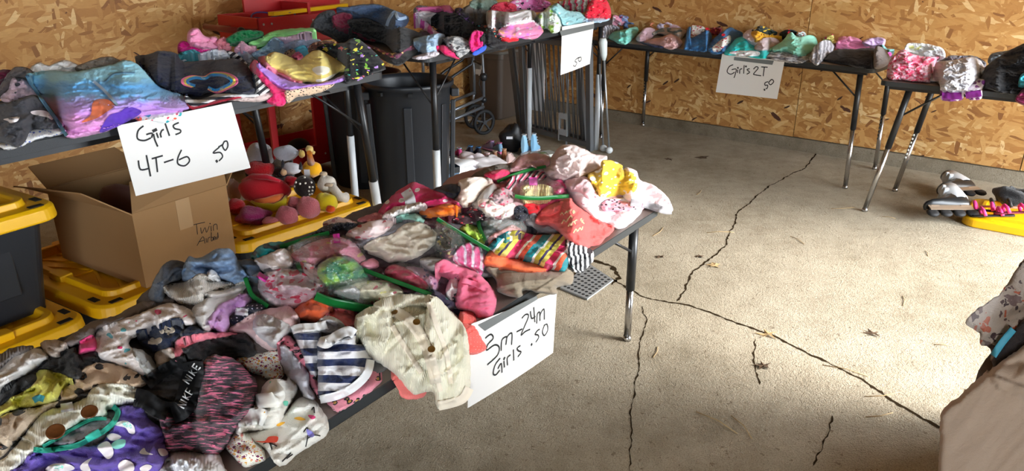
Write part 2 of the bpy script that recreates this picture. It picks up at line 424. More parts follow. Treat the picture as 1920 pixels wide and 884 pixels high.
def adj_leg(a, b, zs, parent, holes=True, r=.019, dark=False, lab=None):
    a, b = Vector(a), Vector(b); k = (a.z-zs)/(a.z-b.z); mid = a.lerp(b, k)
    m = MB(); m.tube([a, mid], r, 14); leg = m.build('leg', BLK, parent)
    m = MB(); m.tube([mid+(a-mid).normalized()*.02, b+Vector((0, 0, .02))], r*.82, 14); m.build('leg_extension', CHR, leg)
    m = MB(); m.lathe([(r*.95, 0), (r*1.0, .012), (r*.8, .024)], b, 14); m.build('foot', CHR, leg)
    if holes:
        d = (b-mid).normalized(); m = MB(); c = Vector((-mid.x, -mid.y, 0)).normalized()
        side = Vector((-c.y, c.x, 0)); out = c*.75-side*.66
        for i in range(7):
            p = mid+d*(.02+.027*i)+out*(r*.82); m.blob(p, .0075, seg=8, rings=5)
        m.build('hole_row', DHOLE if dark else HOLE, leg)
    return leg
def brace(a, b, parent, r=.006):
    m = MB(); m.tube([a, b], r, 8); m.build('brace', BLK, parent)
# low front table
def activity_table(fr, label, group, legs, th=.032, zs=.4, dark=False):
    t = thing('folding_table', label, 'table', loc2(fr.C), 0, group)
    t.location = (0, 0, 0)
    table_top(fr, th, .04, LAM, BAND, t)
    for (u, v, du, dv, hole) in legs:
        a = fr.p(u, v, fr.z-th); b = fr.p(u+du, v+dv, 0)
        adj_leg(a, b, zs, t, hole, dark=dark and hole)
        s = 1 if u < fr.L/2 else -1
        k = a.lerp(b, .22); brace(fr.p(u+s*.2, v, fr.z-th), k, t)
    for u in (legs[0][0], legs[-1][0]):
        m = MB(); m.tube([fr.p(u, .06, fr.z-th-.012), fr.p(u, fr.W-.06, fr.z-th-.012)], .012, 10); m.build('cross_bar', BLK, t)
    for v in (.03, fr.W-.03):
        m = MB(); m.beam(fr.p(.05, v, fr.z-th-.008), fr.p(fr.L-.05, v, fr.z-th-.008), .02, .016); m.build('apron_rail', BLK, t)
    return t
activity_table(FT, 'low dark-edged folding table in front, heaped with baby clothes, 3m-24m sign taped to it', 'folding tables with adjustable legs',
    [(.19, .03, 0, 0, False), (.19, .74, 0, 0, False), (2.25, .05, 0, 0, False), (2.25, .74, 0, 0, False)], zs=.24)
activity_table(CT, 'long brown-topped folding table along the right wall carrying the 2T sign', 'folding tables with adjustable legs',
    [(.10, .05, -.02, .015, False), (.12, .70, -.02, .0, True), (2.2, .05, 0, 0, True), (2.2, .70, 0, 0, True)], zs=.42, dark=True)
activity_table(DT, 'right-hand folding table with black edge under the pink bundle and silver trousers', 'folding tables with adjustable legs',
    [(.16, .05, -.13, .03, False), (.20, .62, -.12, .03, True), (1.6, .05, .1, 0, False), (1.6, .70, .1, 0, False)], zs=.43)
activity_table(RT, 'folding table by the camera under the floral and taupe cloths', 'folding tables with adjustable legs',
    [(.16, .12, 0, 0, False), (.16, 1.10, 0, 0, False), (.76, .12, 0, 0, False), (.76, 1.10, 0, 0, False)], zs=.35)
m = MB(); M3_ = Matrix(((RT.d.x, RT.n.x, 0), (RT.d.y, RT.n.y, 0), (0, 0, 1))); cc = RT.p(.45, .61, 0)
def rg(g, z, k): return [Vector((cc.x, cc.y, 0))+M3_@(p*(1+.012*k*math.sin(i*1.9))) for i, p in enumerate(Vector((q.x, q.y, z)) for q in rrect(.9+g, 1.22+g, .05, 0, 10))]
def rgz(g, z, k): return [Vector((v.x, v.y, z)) for v in rg(g, z, k)]
m.loft([rgz(-.04, .805, 0), rgz(.02, .803, 0), rgz(.03, .78, 0), rgz(.05, .45, 1), rgz(.07, .03, 2)][::-1], cap0=False, smooth=True)
tag(m.build('light_blocking_cloth', paint('umber_blocking_cloth', (88, 76, 66), .9, 0, .4, 300)), 'added unseen cloth draped to the floor over the table by the camera, shading the near floor', 'light_blocking_cloth')  # added cloth, hidden from the camera, keeps door light off the near floor
def mould_table(fr, label, legs):
    t = thing('folding_table', label, 'table', (0, 0, 0), 0, 'grey folding tables on conduit risers')
    th = .038; table_top(fr, th, .05, GRT, GRT, t)
    for (u, v, du, dv, zt) in legs:
        a = fr.p(u, v, fr.z-th); b = fr.p(u+du, v+dv, 0); k = (a.z-zt)/a.z; mid = a.lerp(b, k)
        m = MB(); m.tube([a, mid], .0185, 14); leg = m.build('leg', BLK, t)
        m = MB(); m.tube([mid, b], .0225, 14); m.build('pipe_riser', PVC, leg)['label'] = 'grey plastic conduit sleeve'
        s = 1 if u < fr.L/2 else -1
        brace(fr.p(u+s*.28, v+.03, fr.z-th), a.lerp(b, .22), t, .005)
        brace(fr.p(u+s*.05, v+.28, fr.z-th), a.lerp(b, .26), t, .005)
    for u in (.3, fr.L-.3):
        m = MB(); m.tube([fr.p(u, .06, fr.z-th-.014), fr.p(u, fr.W-.06, fr.z-th-.014)], .012, 10); m.build('cross_bar', BLK, t)
    for v in (.10, fr.W-.10):
        m = MB(); m.beam(fr.p(.12, v, fr.z-th-.02), fr.p(fr.L-.12, v, fr.z-th-.02), .02, .03); m.build('frame_rail', BLK, t)
    m = MB(); c = fr.L/2
    m.beam(fr.p(c, .02, fr.z-th-.004), fr.p(c, fr.W-.02, fr.z-th-.004), .05, .012); m.build('hinge', BLK, t)
    return t
mould_table(AT, 'grey folding table raised on pipes above the black trash can, clothes piled on it', [(.12, .06, .0, 0, .62), (.12, .70, .0, 0, .62), (2.33, .05, .0, 0, .50), (2.33, .70, 0, 0, .50)])
mould_table(BT, 'grey folding table raised on pipes carrying the 4T-6 sign', [(.14, .06, -.17, .04, .50), (.30, .62, -.12, .02, .52), (2.2, .06, .1, 0, .5), (2.2, .70, .1, 0, .5)])

# ------------------------------------------------------------------ totes
YEL = paint('yellow_lid_plastic', (236, 180, 8), .42, 0, .12, 300); TBK = paint('black_tote_plastic', (34, 37, 42), .4, 0, .15, 260)
DRK = paint('dark_gap', (12, 12, 13), .8)
def tote(label, corner, e1, L1, L2, z0, body=True, lidz=None, H=.35, group='black storage totes with yellow lids'):
    """corner: outer lid corner nearest the camera; e1 direction of side L1; e2 is perpendicular, away from camera"""
    e1 = e1.normalized(); e2 = Vector((-e1.y, e1.x))
    c = corner+e1*L1/2+e2*L2/2
    t = thing('storage_tote', label, 'storage tote', (c.x, c.y, z0), ang(e1), group)
    m = MB(); w, d = L1-.10, L2-.10
    m.loft([rrect(w*.86, d*.86, .04, 0), rrect(w*.87, d*.87, .05, .01), rrect(w, d, .05, H-.06), rrect(w+.03, d+.03, .06, H-.055), rrect(w+.03, d+.03, .06, H-.01)])
    m.build('body', TBK, t)
    # raised panels on the sides
    for sx, sy, ww in ((0, -1, w*.4), (0, 1, w*.4), (1, 0, d*.4), (-1, 0, d*.4)):
        m = MB(); q = .94
        if sx: m.box((sx*(w/2*q-.004), 0, H*.5), (.03, ww, H*.5))
        else: m.box((0, sy*(d/2*q-.004), H*.5), (ww, .03, H*.5))
        m.build('side_panel', TBK, t, bevel=.006)
    m = MB()
    R = lambda a, b, r, z: rrect(L1-2*a, L2-2*b, r, H+z, 8)
    m.loft([R(.004, .004, .075, -.045), R(0, 0, .08, -.04), R(.004, .004, .08, -.004), R(.016, .016, .07, .006), R(.062, .062, .06, .006), R(.066, .066, .058, .004),
            R(.070, .070, .056, .004), R(.074, .074, .054, .026), R(.094, .094, .045, .026), R(.10, .10, .04, .018), R(.108, .108, .035, -.008)], smooth=False)
    lid = m.build('lid', YEL, t, bevel=.003)
    m = MB(); iw, idp = L1-.24, L2-.24
    for k in range(-2, 3):
        x = k*iw/5
        m.beam((x-.06, -idp/2, H-.006), (x+.06, 0, H-.006), .012, .008); m.beam((x+.06, 0, H-.006), (x-.06, idp/2, H-.006), .012, .008)
    m.beam((-iw/2, 0, H-.006), (iw/2, 0, H-.006), .012, .008)
    m.build('lid_ribs', YEL, lid)
    m = MB()
    for sx in (-1, 1):
        for sy in (-1, 1):
            m.box((sx*(L1/2-.075), sy*(L2/2-.037), H+.0072), (.045, .022, .003)); m.box((sx*(L1/2-.037), sy*(L2/2-.11), H+.0072), (.022, .045, .003))
    m.build('lid_slot', DRK, lid)['kind'] = 'stuff'
    m = MB()
    for sx in (-1, 1): m.box((sx*(L1/2-.082), 0, H+.018), (.05, .09, .028))
    for sy in (-1, 1): m.box((0, sy*(L2/2-.082), H+.018), (.09, .05, .028))
    m.build('lid_tab', YEL, lid, bevel=.005)['kind'] = 'stuff'
    return t
LH = .385
eT = Vector((.52, .854)).normalized()
cL = at(168, 592, .39)+Vector((.01, 0))
def tote_at(label, near, e1, L1, L2, z0, left=True): return tote(label, near, e1, L1, L2, z0, H=LH)
tote('black tote with yellow lid on the floor at far left, another tote stacked on it', cL-eT*.54, eT, .54, .78, 0, H=LH)
tote('black tote with yellow lid at far left, upper one of the stack', cL+Vector((-.055, .075))-eT*.50, eT, .50, .78, LH+.006, H=LH)
tote('yellow-lidded black tote under the cardboard box', cL+eT*.035, eT, .56, .80, 0, H=LH)
e3 = Vector((.64, .77)).normalized()
c3 = at(446, 462, .39)
tote('yellow-lidded black tote with stuffed toys piled on its lid', c3, e3, .78, .54, 0, H=LH)
# ------------------------------------------------------------------ cardboard box
CB = paint('cardboard', (160, 124, 84), .85, 0, .15, 90, .2, .08); CBI = paint('cardboard_inside', (132, 104, 76), .9)
INK = paint('marker_ink', (24, 24, 26), .7)
bz = LH+.002
f0 = at(275, 543, bz); b1 = Vector((.53, .85)).normalized(); b2 = Vector((-b1.y, b1.x)); BL1, BL2, BH = .41, .57, .30
box = thing('cardboard_box', 'open brown cardboard box with handwriting, on the yellow tote lid', 'cardboard box', (f0.x, f0.y, bz), ang(b1))
th = .006
m = MB()
for (cx, cy, sx, sy) in ((BL1/2, th/2, BL1, th), (BL1/2, BL2-th/2, BL1, th), (th/2, BL2/2, th, BL2-2*th), (BL1-th/2, BL2/2, th, BL2-2*th)): m.box((cx, cy, BH/2), (sx, sy, BH))
m.box((BL1/2, BL2/2, th/2), (BL1-.01, BL2-.01, th)); m.build('body', CB, box)
def flap(pts, name='flap'):
    P = [Vector(p) for p in pts]; n = (P[1]-P[0]).cross(P[3]-P[0]).normalized()*.005
    m = MB(); m.add([p for p in P]+[p+n for p in P], [(3, 2, 1, 0), (4, 5, 6, 7), (0, 1, 5, 4), (1, 2, 6, 5), (2, 3, 7, 6), (3, 0, 4, 7)]); return m.build(name, CB, box)
flap([(0, 0, BH), (BL1, 0, BH), (BL1+.03, .05, BH+.075), (.07, .10, BH+.085)])
flap([(0, BL2, BH), (0, 0, BH), (-.12, .08, BH+.10), (-.14, BL2-.06, BH+.06)])
flap([(BL1, 0, BH), (BL1, BL2, BH), (BL1+.10, BL2-.04, BH+.10), (BL1+.10, .05, BH+.07)])
flap([(0, BL2, BH), (BL1, BL2, BH), (BL1-.02, BL2+.15, BH+.06), (.02, BL2+.15, BH+.06)])
# packing tape and writing on the near face
TAPE = paint('clear_tape', (176, 142, 102), .25)
m = MB(); m.box((BL1*.5, -.0008, BH-.06), (.06, .001, .12)); m.build('tape_strip', TAPE, box)
def stroke_mb(pts3, w, N, mb, lift=.0012):
    """flat ribbon through 3D points lying on a plane with normal N"""
    P = [Vector(p)+N*lift for p in pts3]
    if len(P) == 2 and (P[1]-P[0]).length < w*2: c = (P[0]+P[1])/2; e = (P[1]-P[0]).normalized()*w*.9; P = [c-e, c+e]; w *= 1.6
    n = len(P); vs = []
    for i in range(n):
        d = (P[min(i+1, n-1)]-P[max(i-1, 0)]); d.normalize(); x = d.cross(N).normalized()*w/2
        vs += [P[i]+x, P[i]-x]
    mb.add(vs, [(2*i, 2*i+1, 2*i+3, 2*i+2) for i in range(n-1)])
def smooth_line(pts, k=4):
    if len(pts) < 3: return [Vector(p) for p in pts]
    P = [Vector(p) for p in pts]; out = []
    for i in range(len(P)-1):
        p0, p1, p2, p3 = P[max(i-1, 0)], P[i], P[i+1], P[min(i+2, len(P)-1)]
        for j in range(k):
            t = j/k; out.append(.5*((2*p1)+(p2-p0)*t+(2*p0-5*p1+4*p2-p3)*t*t+(3*p1-p0-3*p2+p3)*t**3))
    return out+[P[-1]]
def write(strokes, P0, N, w, parent, name='handwriting', inv=None):
    mb = MB()
    for st in strokes:
        s3 = [hit_plane(x, y, P0, N) for x, y in smooth_line(st)]
        if inv is not None: s3 = [inv@p for p in s3]
        stroke_mb(s3, w, N if inv is None else (inv.to_3x3()@N).normalized(), mb)
    return mb.build(name, INK, parent)
bpy.context.view_layer.update()
inv = box.matrix_world.inverted(); Nb = Vector((b1.y, -b1.x, 0))
write([[(355, 426), (362, 422), (384, 417)], [(368, 421), (370, 440)], [(376, 427), (378, 438), (384, 427), (387, 436), (392, 424)], [(395, 424), (396, 434)], [(393, 419), (394, 420)], [(400, 433), (400, 423), (406, 421), (407, 431)],
       [(369, 461), (380, 444), (384, 457)], [(372, 454), (382, 451)], [(386, 447), (387, 455)], [(389, 455), (390, 447), (394, 445)], [(396, 436), (396, 452), (401, 447), (396, 445)], [(399, 448), (404, 446), (401, 444), (399, 450), (404, 449)], [(407, 444), (404, 448), (408, 447), (408, 436), (409, 446)]],
      Vector((f0.x, f0.y, bz)), Nb, .0028, box, inv=inv)
# ------------------------------------------------------------------ trash cans
def trash_can(label, c, r=.28, H=.80):
    t = thing('trash_can', label, 'trash can', (c.x, c.y, 0), .5, 'black round trash cans')
    m = MB(); m.lathe([(r*.80, 0), (r*.82, .01), (r*.93, H-.10), (r*.95, H-.095), (r*.955, H-.03), (r*1.02, H-.03), (r*1.03, H-.008), (r*1.0, H), (r*.95, H-.004), (r*.92, H-.03), (r*.90, H-.1), (r*.79, .03)], seg=48, cap0=True, cap1=True)
    m.build('body', TBK, t)
    for a in (-.25, math.pi-.25):
        m = MB(); x, y = math.cos(a), math.sin(a)
        for off in (-.10, .10):
            px, py = -y*off, x*off
            m.beam((x*r*.95+px, y*r*.95+py, H-.12), (x*r*.86+px, y*r*.86+py, .06), .02, .03, up=(x, y, 0))
        m.box((x*r*1.0, y*r*1.0, H-.075), (.05, .22, .05), rz=a); m.build('handle', TBK, t, bevel=.006)
    for a in (1.2, 4.3, 5.3):
        m = MB(); x, y = math.cos(a), math.sin(a)
        m.beam((x*r*.93, y*r*.93, H-.13), (x*r*.83, y*r*.83, .05), .05, .012, up=(x, y, 0)); m.build('rib', TBK, t, bevel=.004)
    for a in (-1.9, -1.25, -2.6):
        m = MB(); m.box((math.cos(a)*r*1.0, math.sin(a)*r*1.0, H-.05), (.02, .03, .02), rz=a); m.build('rim_notch', DRK, t)
    return t
trash_can('large open black trash can under the table, the nearer one', Vector((-.655, 4.74)))
trash_can('black trash can mostly hidden behind the nearer open one', Vector((-1.04, 5.18)), .27, .78)
# brown bin by the corner
BRN = paint('brown_bin_plastic', (86, 74, 64), .5, 0, .15, 200)
pb = at(926, 224, 0)
t = thing('waste_bin', 'tall taupe-brown plastic bin in the corner behind the walker', 'waste bin', (pb.x-.0, pb.y+.18, 0), ang(RW)+.1)
m = MB(); m.loft([rrect(.34, .30, .05, 0), rrect(.36, .32, .05, .01), rrect(.42, .37, .05, .58), rrect(.45, .40, .05, .585), rrect(.45, .40, .05, .63)]); m.build('body', BRN, t)
m = MB(); m.loft([rrect(.46, .41, .05, .63), rrect(.47, .42, .05, .635), rrect(.46, .41, .05, .655), rrect(.38, .33, .04, .66)]); m.build('lid', paint('bin_lid', (112, 110, 104), .5), t)
m = MB(); m.box((-.06, -.186, .48), (.10, .003, .11)); m.box((-.02, -.188, .44), (.06, .003, .05)); m.build('barcode_label', paint('sticker_white', (216, 214, 210), .6), t)
m = MB()
for k in range(7): m.box((-.10+.012*k, -.1895, .50), (.005, .002, .05))
m.build('barcode', INK, t)
# ------------------------------------------------------------------ walker (rollator)
GMT = paint('grey_metal_tube', (120, 124, 130), .32, .6); GDK = paint('dark_grey_tube', (58, 60, 64), .4, .5)
wc = at(908, 253, 0)
def walker():
    t = thing('walker', 'folded wheeled grey metal walker under the table beside the black trash can', 'walker', (wc.x, wc.y, 0), 0)
    ax = Vector((-.62, -.45, 0)).normalized()        # along the side frame, to the left
    sd = Vector((-.35, .9, 0)).normalized()
    R = .115
    def wheel(c, parent):
        yv = ax; xv = Vector((0, 0, 1)); M = Matrix((ax, xv, ax.cross(xv))).transposed()
        nrm = ax.cross(xv).normalized(); path = [c+ax*R*.86*math.cos(a)+xv*R*.86*math.sin(a) for a in [2*math.pi*k/28 for k in range(28)]]
        m = MB(); m.tube(path, R*.14, 10, closed=True); w = m.build('wheel', RUB, parent)
        m = MB()
        for k in range(5):
            a = 2*math.pi*k/5+.3; m.beam(c, c+ax*R*.8*math.cos(a)+xv*R*.8*math.sin(a), .014, .018, up=nrm)
        m.tube([c-nrm*.02, c+nrm*.02], .02, 12); m.build('spokes', paint('wheel_spoke', (44, 45, 48), .5), w)
    Z = Vector((0, 0, R))
    for side, o in ((0, Vector((0, 0, 0))), (1, sd*.26)):
        c1 = o+Z; c2 = o+ax*.52+Z
        wheel(c1, t); wheel(c2, t)
        for c in (c1, c2):
            m = MB(); m.tube([c+ax.cross(Vector((0, 0, 1)))*.022, c+ax.cross(Vector((0, 0, 1)))*.022+Vector((0, 0, .16)), c+Vector((0, 0, .22))], .012, 10); m.build('fork', GMT, t)
        m = MB(); m.tube([c1+Vector((0, 0, .2)), c1+Vector((0, 0, .42)), c1+Vector((-.01, 0, .62)), c1+ax*.08+Vector((0, 0, .80))], .014, 10); m.build('front_post', GMT, t)
        m = MB(); m.tube([c2+Vector((0, 0, .2)), c2+Vector((0, 0, .55)), c2+Vector((0, 0, .80))], .014, 10); m.build('rear_post', GMT, t)
        m = MB(); m.tube([c1+Vector((0, 0, .22)), c2+Vector((0, 0, .10))], .014, 10); m.build('lower_rail', GMT, t)
        m = MB(); m.tube([c1+Vector((0, 0, .14)), c2+Vector((0, 0, .02))], .014, 10); m.build('lower_rail', GMT, t)
        m = MB(); m.tube([c1+ax*.09+Vector((0, 0, .70)), c1+ax*.12+Vector((0, 0, .52)), c1+ax*.30+Vector((0, 0, .44)), c2+Vector((0, 0, .30))], .013, 10); m.build('seat_brace', GDK, t)
    m = MB(); m.tube([c1+Vector((0, 0, .5)) - sd*.26, c1+Vector((0, 0, .5))], .011, 8); m.build('cross_rail', GDK, t)
    m = MB(); m.blob(Z+Vector((0, 0, .40)), (.035, .03, .04), seg=10, rings=6); m.blob(Z+Vector((0, 0, .20)), (.028, .028, .03), seg=10, rings=6); m.build('brake_clamp', BLK, t)
    m = MB(); m.tube([Z+Vector((0, 0, .22)), Z+ax*.05+Vector((0, .02, .34)), Z+Vector((0, 0, .52)), Z+ax*.03+Vector((0, 0, .66))], .004, 6); m.build('brake_cable', BLK, t)
walker()
# ------------------------------------------------------------------ grey slatted metal panels under the far end of the raised table
SLT = paint('grey_slat_metal', (104, 106, 108), .4, .3)
pa, pb2 = at(985, 249, 0), at(1106, 283, 0)
def slat_panel(a, b, H, n, label, posts=True, lean=Vector((0, 0)), group='grey slatted metal bed panels'):
    t = thing('slatted_panel', label, 'metal bed panel', (a.x, a.y, 0), 0, group)
    d = (b-a); L = d.length; d.normalize(); d3 = Vector((d.x, d.y, 0)); ln = Vector((lean.x, lean.y, 0))
    top = lambda s, z: d3*s+ln*(z/H)+Vector((0, 0, z))
    m = MB(); m.beam(top(0, .05), top(L, .05), .03, .04); m.build('bottom_rail', SLT, t)
    m = MB(); m.beam(top(0, H), top(L, H), .03, .04); m.build('top_rail', SLT, t)
    for k in range(n):
        s = L*(k+.6)/(n+.2)
        m = MB(); m.tube([top(s, .05), top(s, H)], .0065, 8); m.build('slat', SLT, t)
    for s in (0, L):
        m = MB(); m.beam(top(s, 0.0), top(s, H+.02), .04, .05, up=d3); m.build('post', SLT, t)
    return t
slat_panel(pa, pb2, .84, 15, 'grey metal slatted panel standing under the raised table, the one with a white latch', lean=Vector((-.04, -.02)))
slat_panel(pa+Vector((-.04, .16)), pb2+Vector((-.02, .22)), .86, 13, 'grey metal slatted panel directly behind the one with the white latch', lean=Vector((-.10, -.05)))
p = at(1062, 268, 0)
t = thing('latch_bracket', 'pale blue-white metal bracket standing against the slatted panel', 'bracket', (p.x, p.y-.02, 0), ang(pb2-pa))
m = MB(); m.beam((-.06, -.03, .02), (-.06, -.03, .26), .012, .02); m.beam((-.06, -.03, .24), (.04, -.03, .24), .02, .05, up=(0, 0, 1)); m.beam((-.06, -.03, .10), (.04, -.03, .10), .02, .05); m.beam((.03, -.03, 0), (.03, -.03, .55), .010, .012)
m.build('frame', paint('pale_bracket', (196, 206, 214), .35, .2), t)
for (fx, fy, tx, ty, cup, lab) in ((1142, 288, 1131, 84, True, 'white-cupped thin metal pole by the end of the raised table'), (1131, 284, 1124, 120, False, 'thin bare metal rod left of the white-cupped pole')):
    f = at(fx, fy, 0); t = thing('metal_pole', lab, 'pole', (f.x, f.y, 0), 0)
    r0 = ray(tx, ty); k = (f.length)/(math.hypot(r0.x, r0.y)); top = Vector((r0.x*k-f.x, r0.y*k-f.y, HC+r0.z*k))
    m = MB(); m.tube([(0, 0, .02), top], .008, 10); m.build('rod', paint('pole_metal', (168, 172, 176), .3, .7), t)
    m = MB(); m.blob((0, 0, .028), (.03, .03, .028), seg=12, rings=8); m.build('foot_knob', paint('knob_white', (206, 210, 210), .4), t)
    if cup:
        m = MB(); d = -top.normalized(); m.tube([top-d*.05, top-d*.02, top+d*.08, top+d*.12], [.024, .034, .026, .012], 14); m.build('cup', paint('cup_white', (214, 224, 222), .4), t)
m = MB(); q0 = at(958, 150, 0); 
t = thing('white_board', 'white plastic board leaning in the corner behind the grey slats', 'board', loc2(room(.42, .10)), ang(RW))
m.box((0, 0, .42), (.22, .015, .84)); m.build('board', paint('board_white', (214, 216, 218), .5), t)
# paper on the floor under the walker
p = at(858, 226, 0); t = MB(); t.box((p.x, p.y, .004), (.26, .14, .004), rz=.4); t.box((p.x+.10, p.y+.05, .010), (.18, .10, .004), rz=.9)
tag(t.build('paper_sheet', paint('paper_grey', (196, 190, 178), .8)), 'crumpled grey papers on the floor under the walker', 'paper')
# ------------------------------------------------------------------ red tool cart
RED = paint('red_enamel', (176, 22, 26), .35); RDK = paint('red_handle', (120, 34, 32), .4)
kc = Vector((-1.60, 4.86)); ku = LW; kw = Vector((-LW.y, LW.x))
cart = thing('tool_cart', 'red steel tool cart against the left wall behind the clothes table', 'tool cart', (kc.x, kc.y, 0), ang(ku))
CL, CW = 1.02, .46
def tray(z0, z1, name, parts=True, L=CL):
    m = MB(); t_ = .012
    m.box((L/2, CW/2, z0+.006), (L, CW, .012))
    m.box((L/2, t_/2, (z0+z1)/2), (L, t_, z1-z0)); m.box((L/2, CW-t_/2, (z0+z1)/2), (L, t_, z1-z0))
    m.box((t_/2, CW/2, (z0+z1)/2), (t_, CW, z1-z0)); m.box((L-t_/2, CW/2, (z0+z1)/2), (t_, CW, z1-z0))
    return m.build(name, RED, cart, bevel=.003)
tr = tray(.98, 1.16, 'top_tray'); tray(.13, .27, 'bottom_tray'); 
m = MB(); m.box((CL*.6, CW+.0, 1.24), (CL*.8, .02, .20)); m.box((.5, CW*.62, 1.17), (.02, .3, .1)); m.build('tray_back', RED, cart)
for x, w in ((.03, .05), (.42, .13), (CL-.03, .05)):
    for y in (.012, CW-.012):
        if w > .1 and y > .1: continue
        m = MB(); m.box((x, y, .56), (w, .022, .86)); m.build('post', RED, cart, bevel=.003)
m = MB(); m.tube([(-.16, -.06, 1.10), (-.16, CW*.75, 1.10)], .02, 12); m.beam((-.16, .0, 1.10), (0, .02, 1.08), .02, .03); m.beam((-.16, CW*.7, 1.10), (0, CW*.7, 1.08), .02, .03); h = m.build('push_handle', RDK, cart)
m = MB(); m.blob((-.16, -.062, 1.10), .025, seg=12, rings=8); m.build('end_cap', BLK, h)
for x in (.08, CL-.08):
    for y in (.06, CW-.06):
        m = MB(); m.tube([(x, y-.015, .06), (x, y+.015, .06)], .058, 18); m.build('caster', RUB, cart)
m = MB()
for x in (.04, .10, .42, .92):
    for z in (1.03, 1.12, .2): m.blob((x, -.004, z), (.008, .005, .008), seg=8, rings=5)
m.build('rivet', paint('rivet_steel', (200, 200, 200), .3, .8), cart)['kind'] = 'stuff'
bpy.context.view_layer.update()
def in_cart(p): return cart.matrix_world@Vector(p)
def top_cart(name, label, cat, fn, mat):
    m = MB(); fn(m); o = m.build(name, mat); o.location = (kc.x, kc.y, 0); o.rotation_euler = (0, 0, ang(ku)); return tag(o, label, cat)
top_cart('spirit_level', 'yellow spirit level lying across the red tool cart', 'spirit level', lambda m: m.beam((.16, .08, 1.172), (.95, .30, 1.172), .05, .024), paint('level_yellow', (226, 176, 20), .4))
def coil(m):
    rnd = random.Random(3)
    for k in range(5):
        r = .05+.012*k; m.tube([(.25+r*math.cos(a)*1.6, .19+r*math.sin(a), 1.03+.03*k+.02*math.sin(a*2+k)) for a in [2*math.pi*j/22 for j in range(22)]], .005, 6, closed=True)
top_cart('cable_coil', 'tangled blue-violet cable in the red cart tray', 'cable', coil, paint('cable_violet', (72, 66, 130), .5))
top_cart('hand_tool', 'yellow-handled tool in the lower tray of the red cart', 'tool', lambda m: m.tube([(.50, .08, .29), (.62, .10, .30), (.86, .12, .29)], [.022, .018, .02], 10), paint('tool_yellow', (216, 176, 30), .5))
top_cart('power_tool', 'black power tool in the lower tray of the red cart', 'tool', lambda m: (m.blob((.30, .14, .25), (.09, .06, .06), seg=12, rings=8), m.tube([(.30, .14, .25), (.30, .14, .16)], .03, 10)), RUB)
top_cart('tool_bag', 'brown tool bag in the lower tray of the red cart', 'bag', lambda m: m.blob((.90, .26, .27), (.10, .10, .13), seg=14, rings=8, lump=.15), paint('bag_brown', (120, 92, 62), .8))
# ------------------------------------------------------------------ numpy noise
_rs = np.random.RandomState(11); PERM = np.tile(_rs.permutation(256), 3); _a = _rs.rand(256)*2*np.pi; GX, GY = np.cos(_a), np.sin(_a)
def pn(x, y, seed=0):
    x = x+seed*17.31; y = y+seed*9.77
    xi = np.floor(x).astype(int); yi = np.floor(y).astype(int); xf = x-xi; yf = y-yi; xi &= 255; yi &= 255
    u = xf*xf*xf*(xf*(xf*6-15)+10); v = yf*yf*yf*(yf*(yf*6-15)+10)
    def g(i, j):
        h = PERM[PERM[(xi+i) & 255]+((yi+j) & 255)]; return GX[h]*(xf-i)+GY[h]*(yf-j)
    return (g(0, 0)*(1-u)+g(1, 0)*u)*(1-v)+(g(0, 1)*(1-u)+g(1, 1)*u)*v
def ridged(x, y, seed): return np.clip(1-np.abs(pn(x, y, seed))*2.6, 0, 1)**1.4
def blur(H, k):
    for ax in (0, 1):
        P = np.pad(H, [(k, k) if a == ax else (0, 0) for a in (0, 1)], mode='edge'); c = np.cumsum(P, axis=ax)
        c = np.insert(c, 0, 0, axis=ax); n = H.shape[ax]
        H = (np.take(c, range(2*k+1, 2*k+1+n), axis=ax)-np.take(c, range(0, n), axis=ax))/(2*k+1)
    return H
def dilate(H, k):
    for _ in range(k):
        P = np.pad(H, 1, mode='edge'); H = np.maximum.reduce([P[1:-1, 1:-1], P[:-2, 1:-1], P[2:, 1:-1], P[1:-1, :-2], P[1:-1, 2:]])
    return H
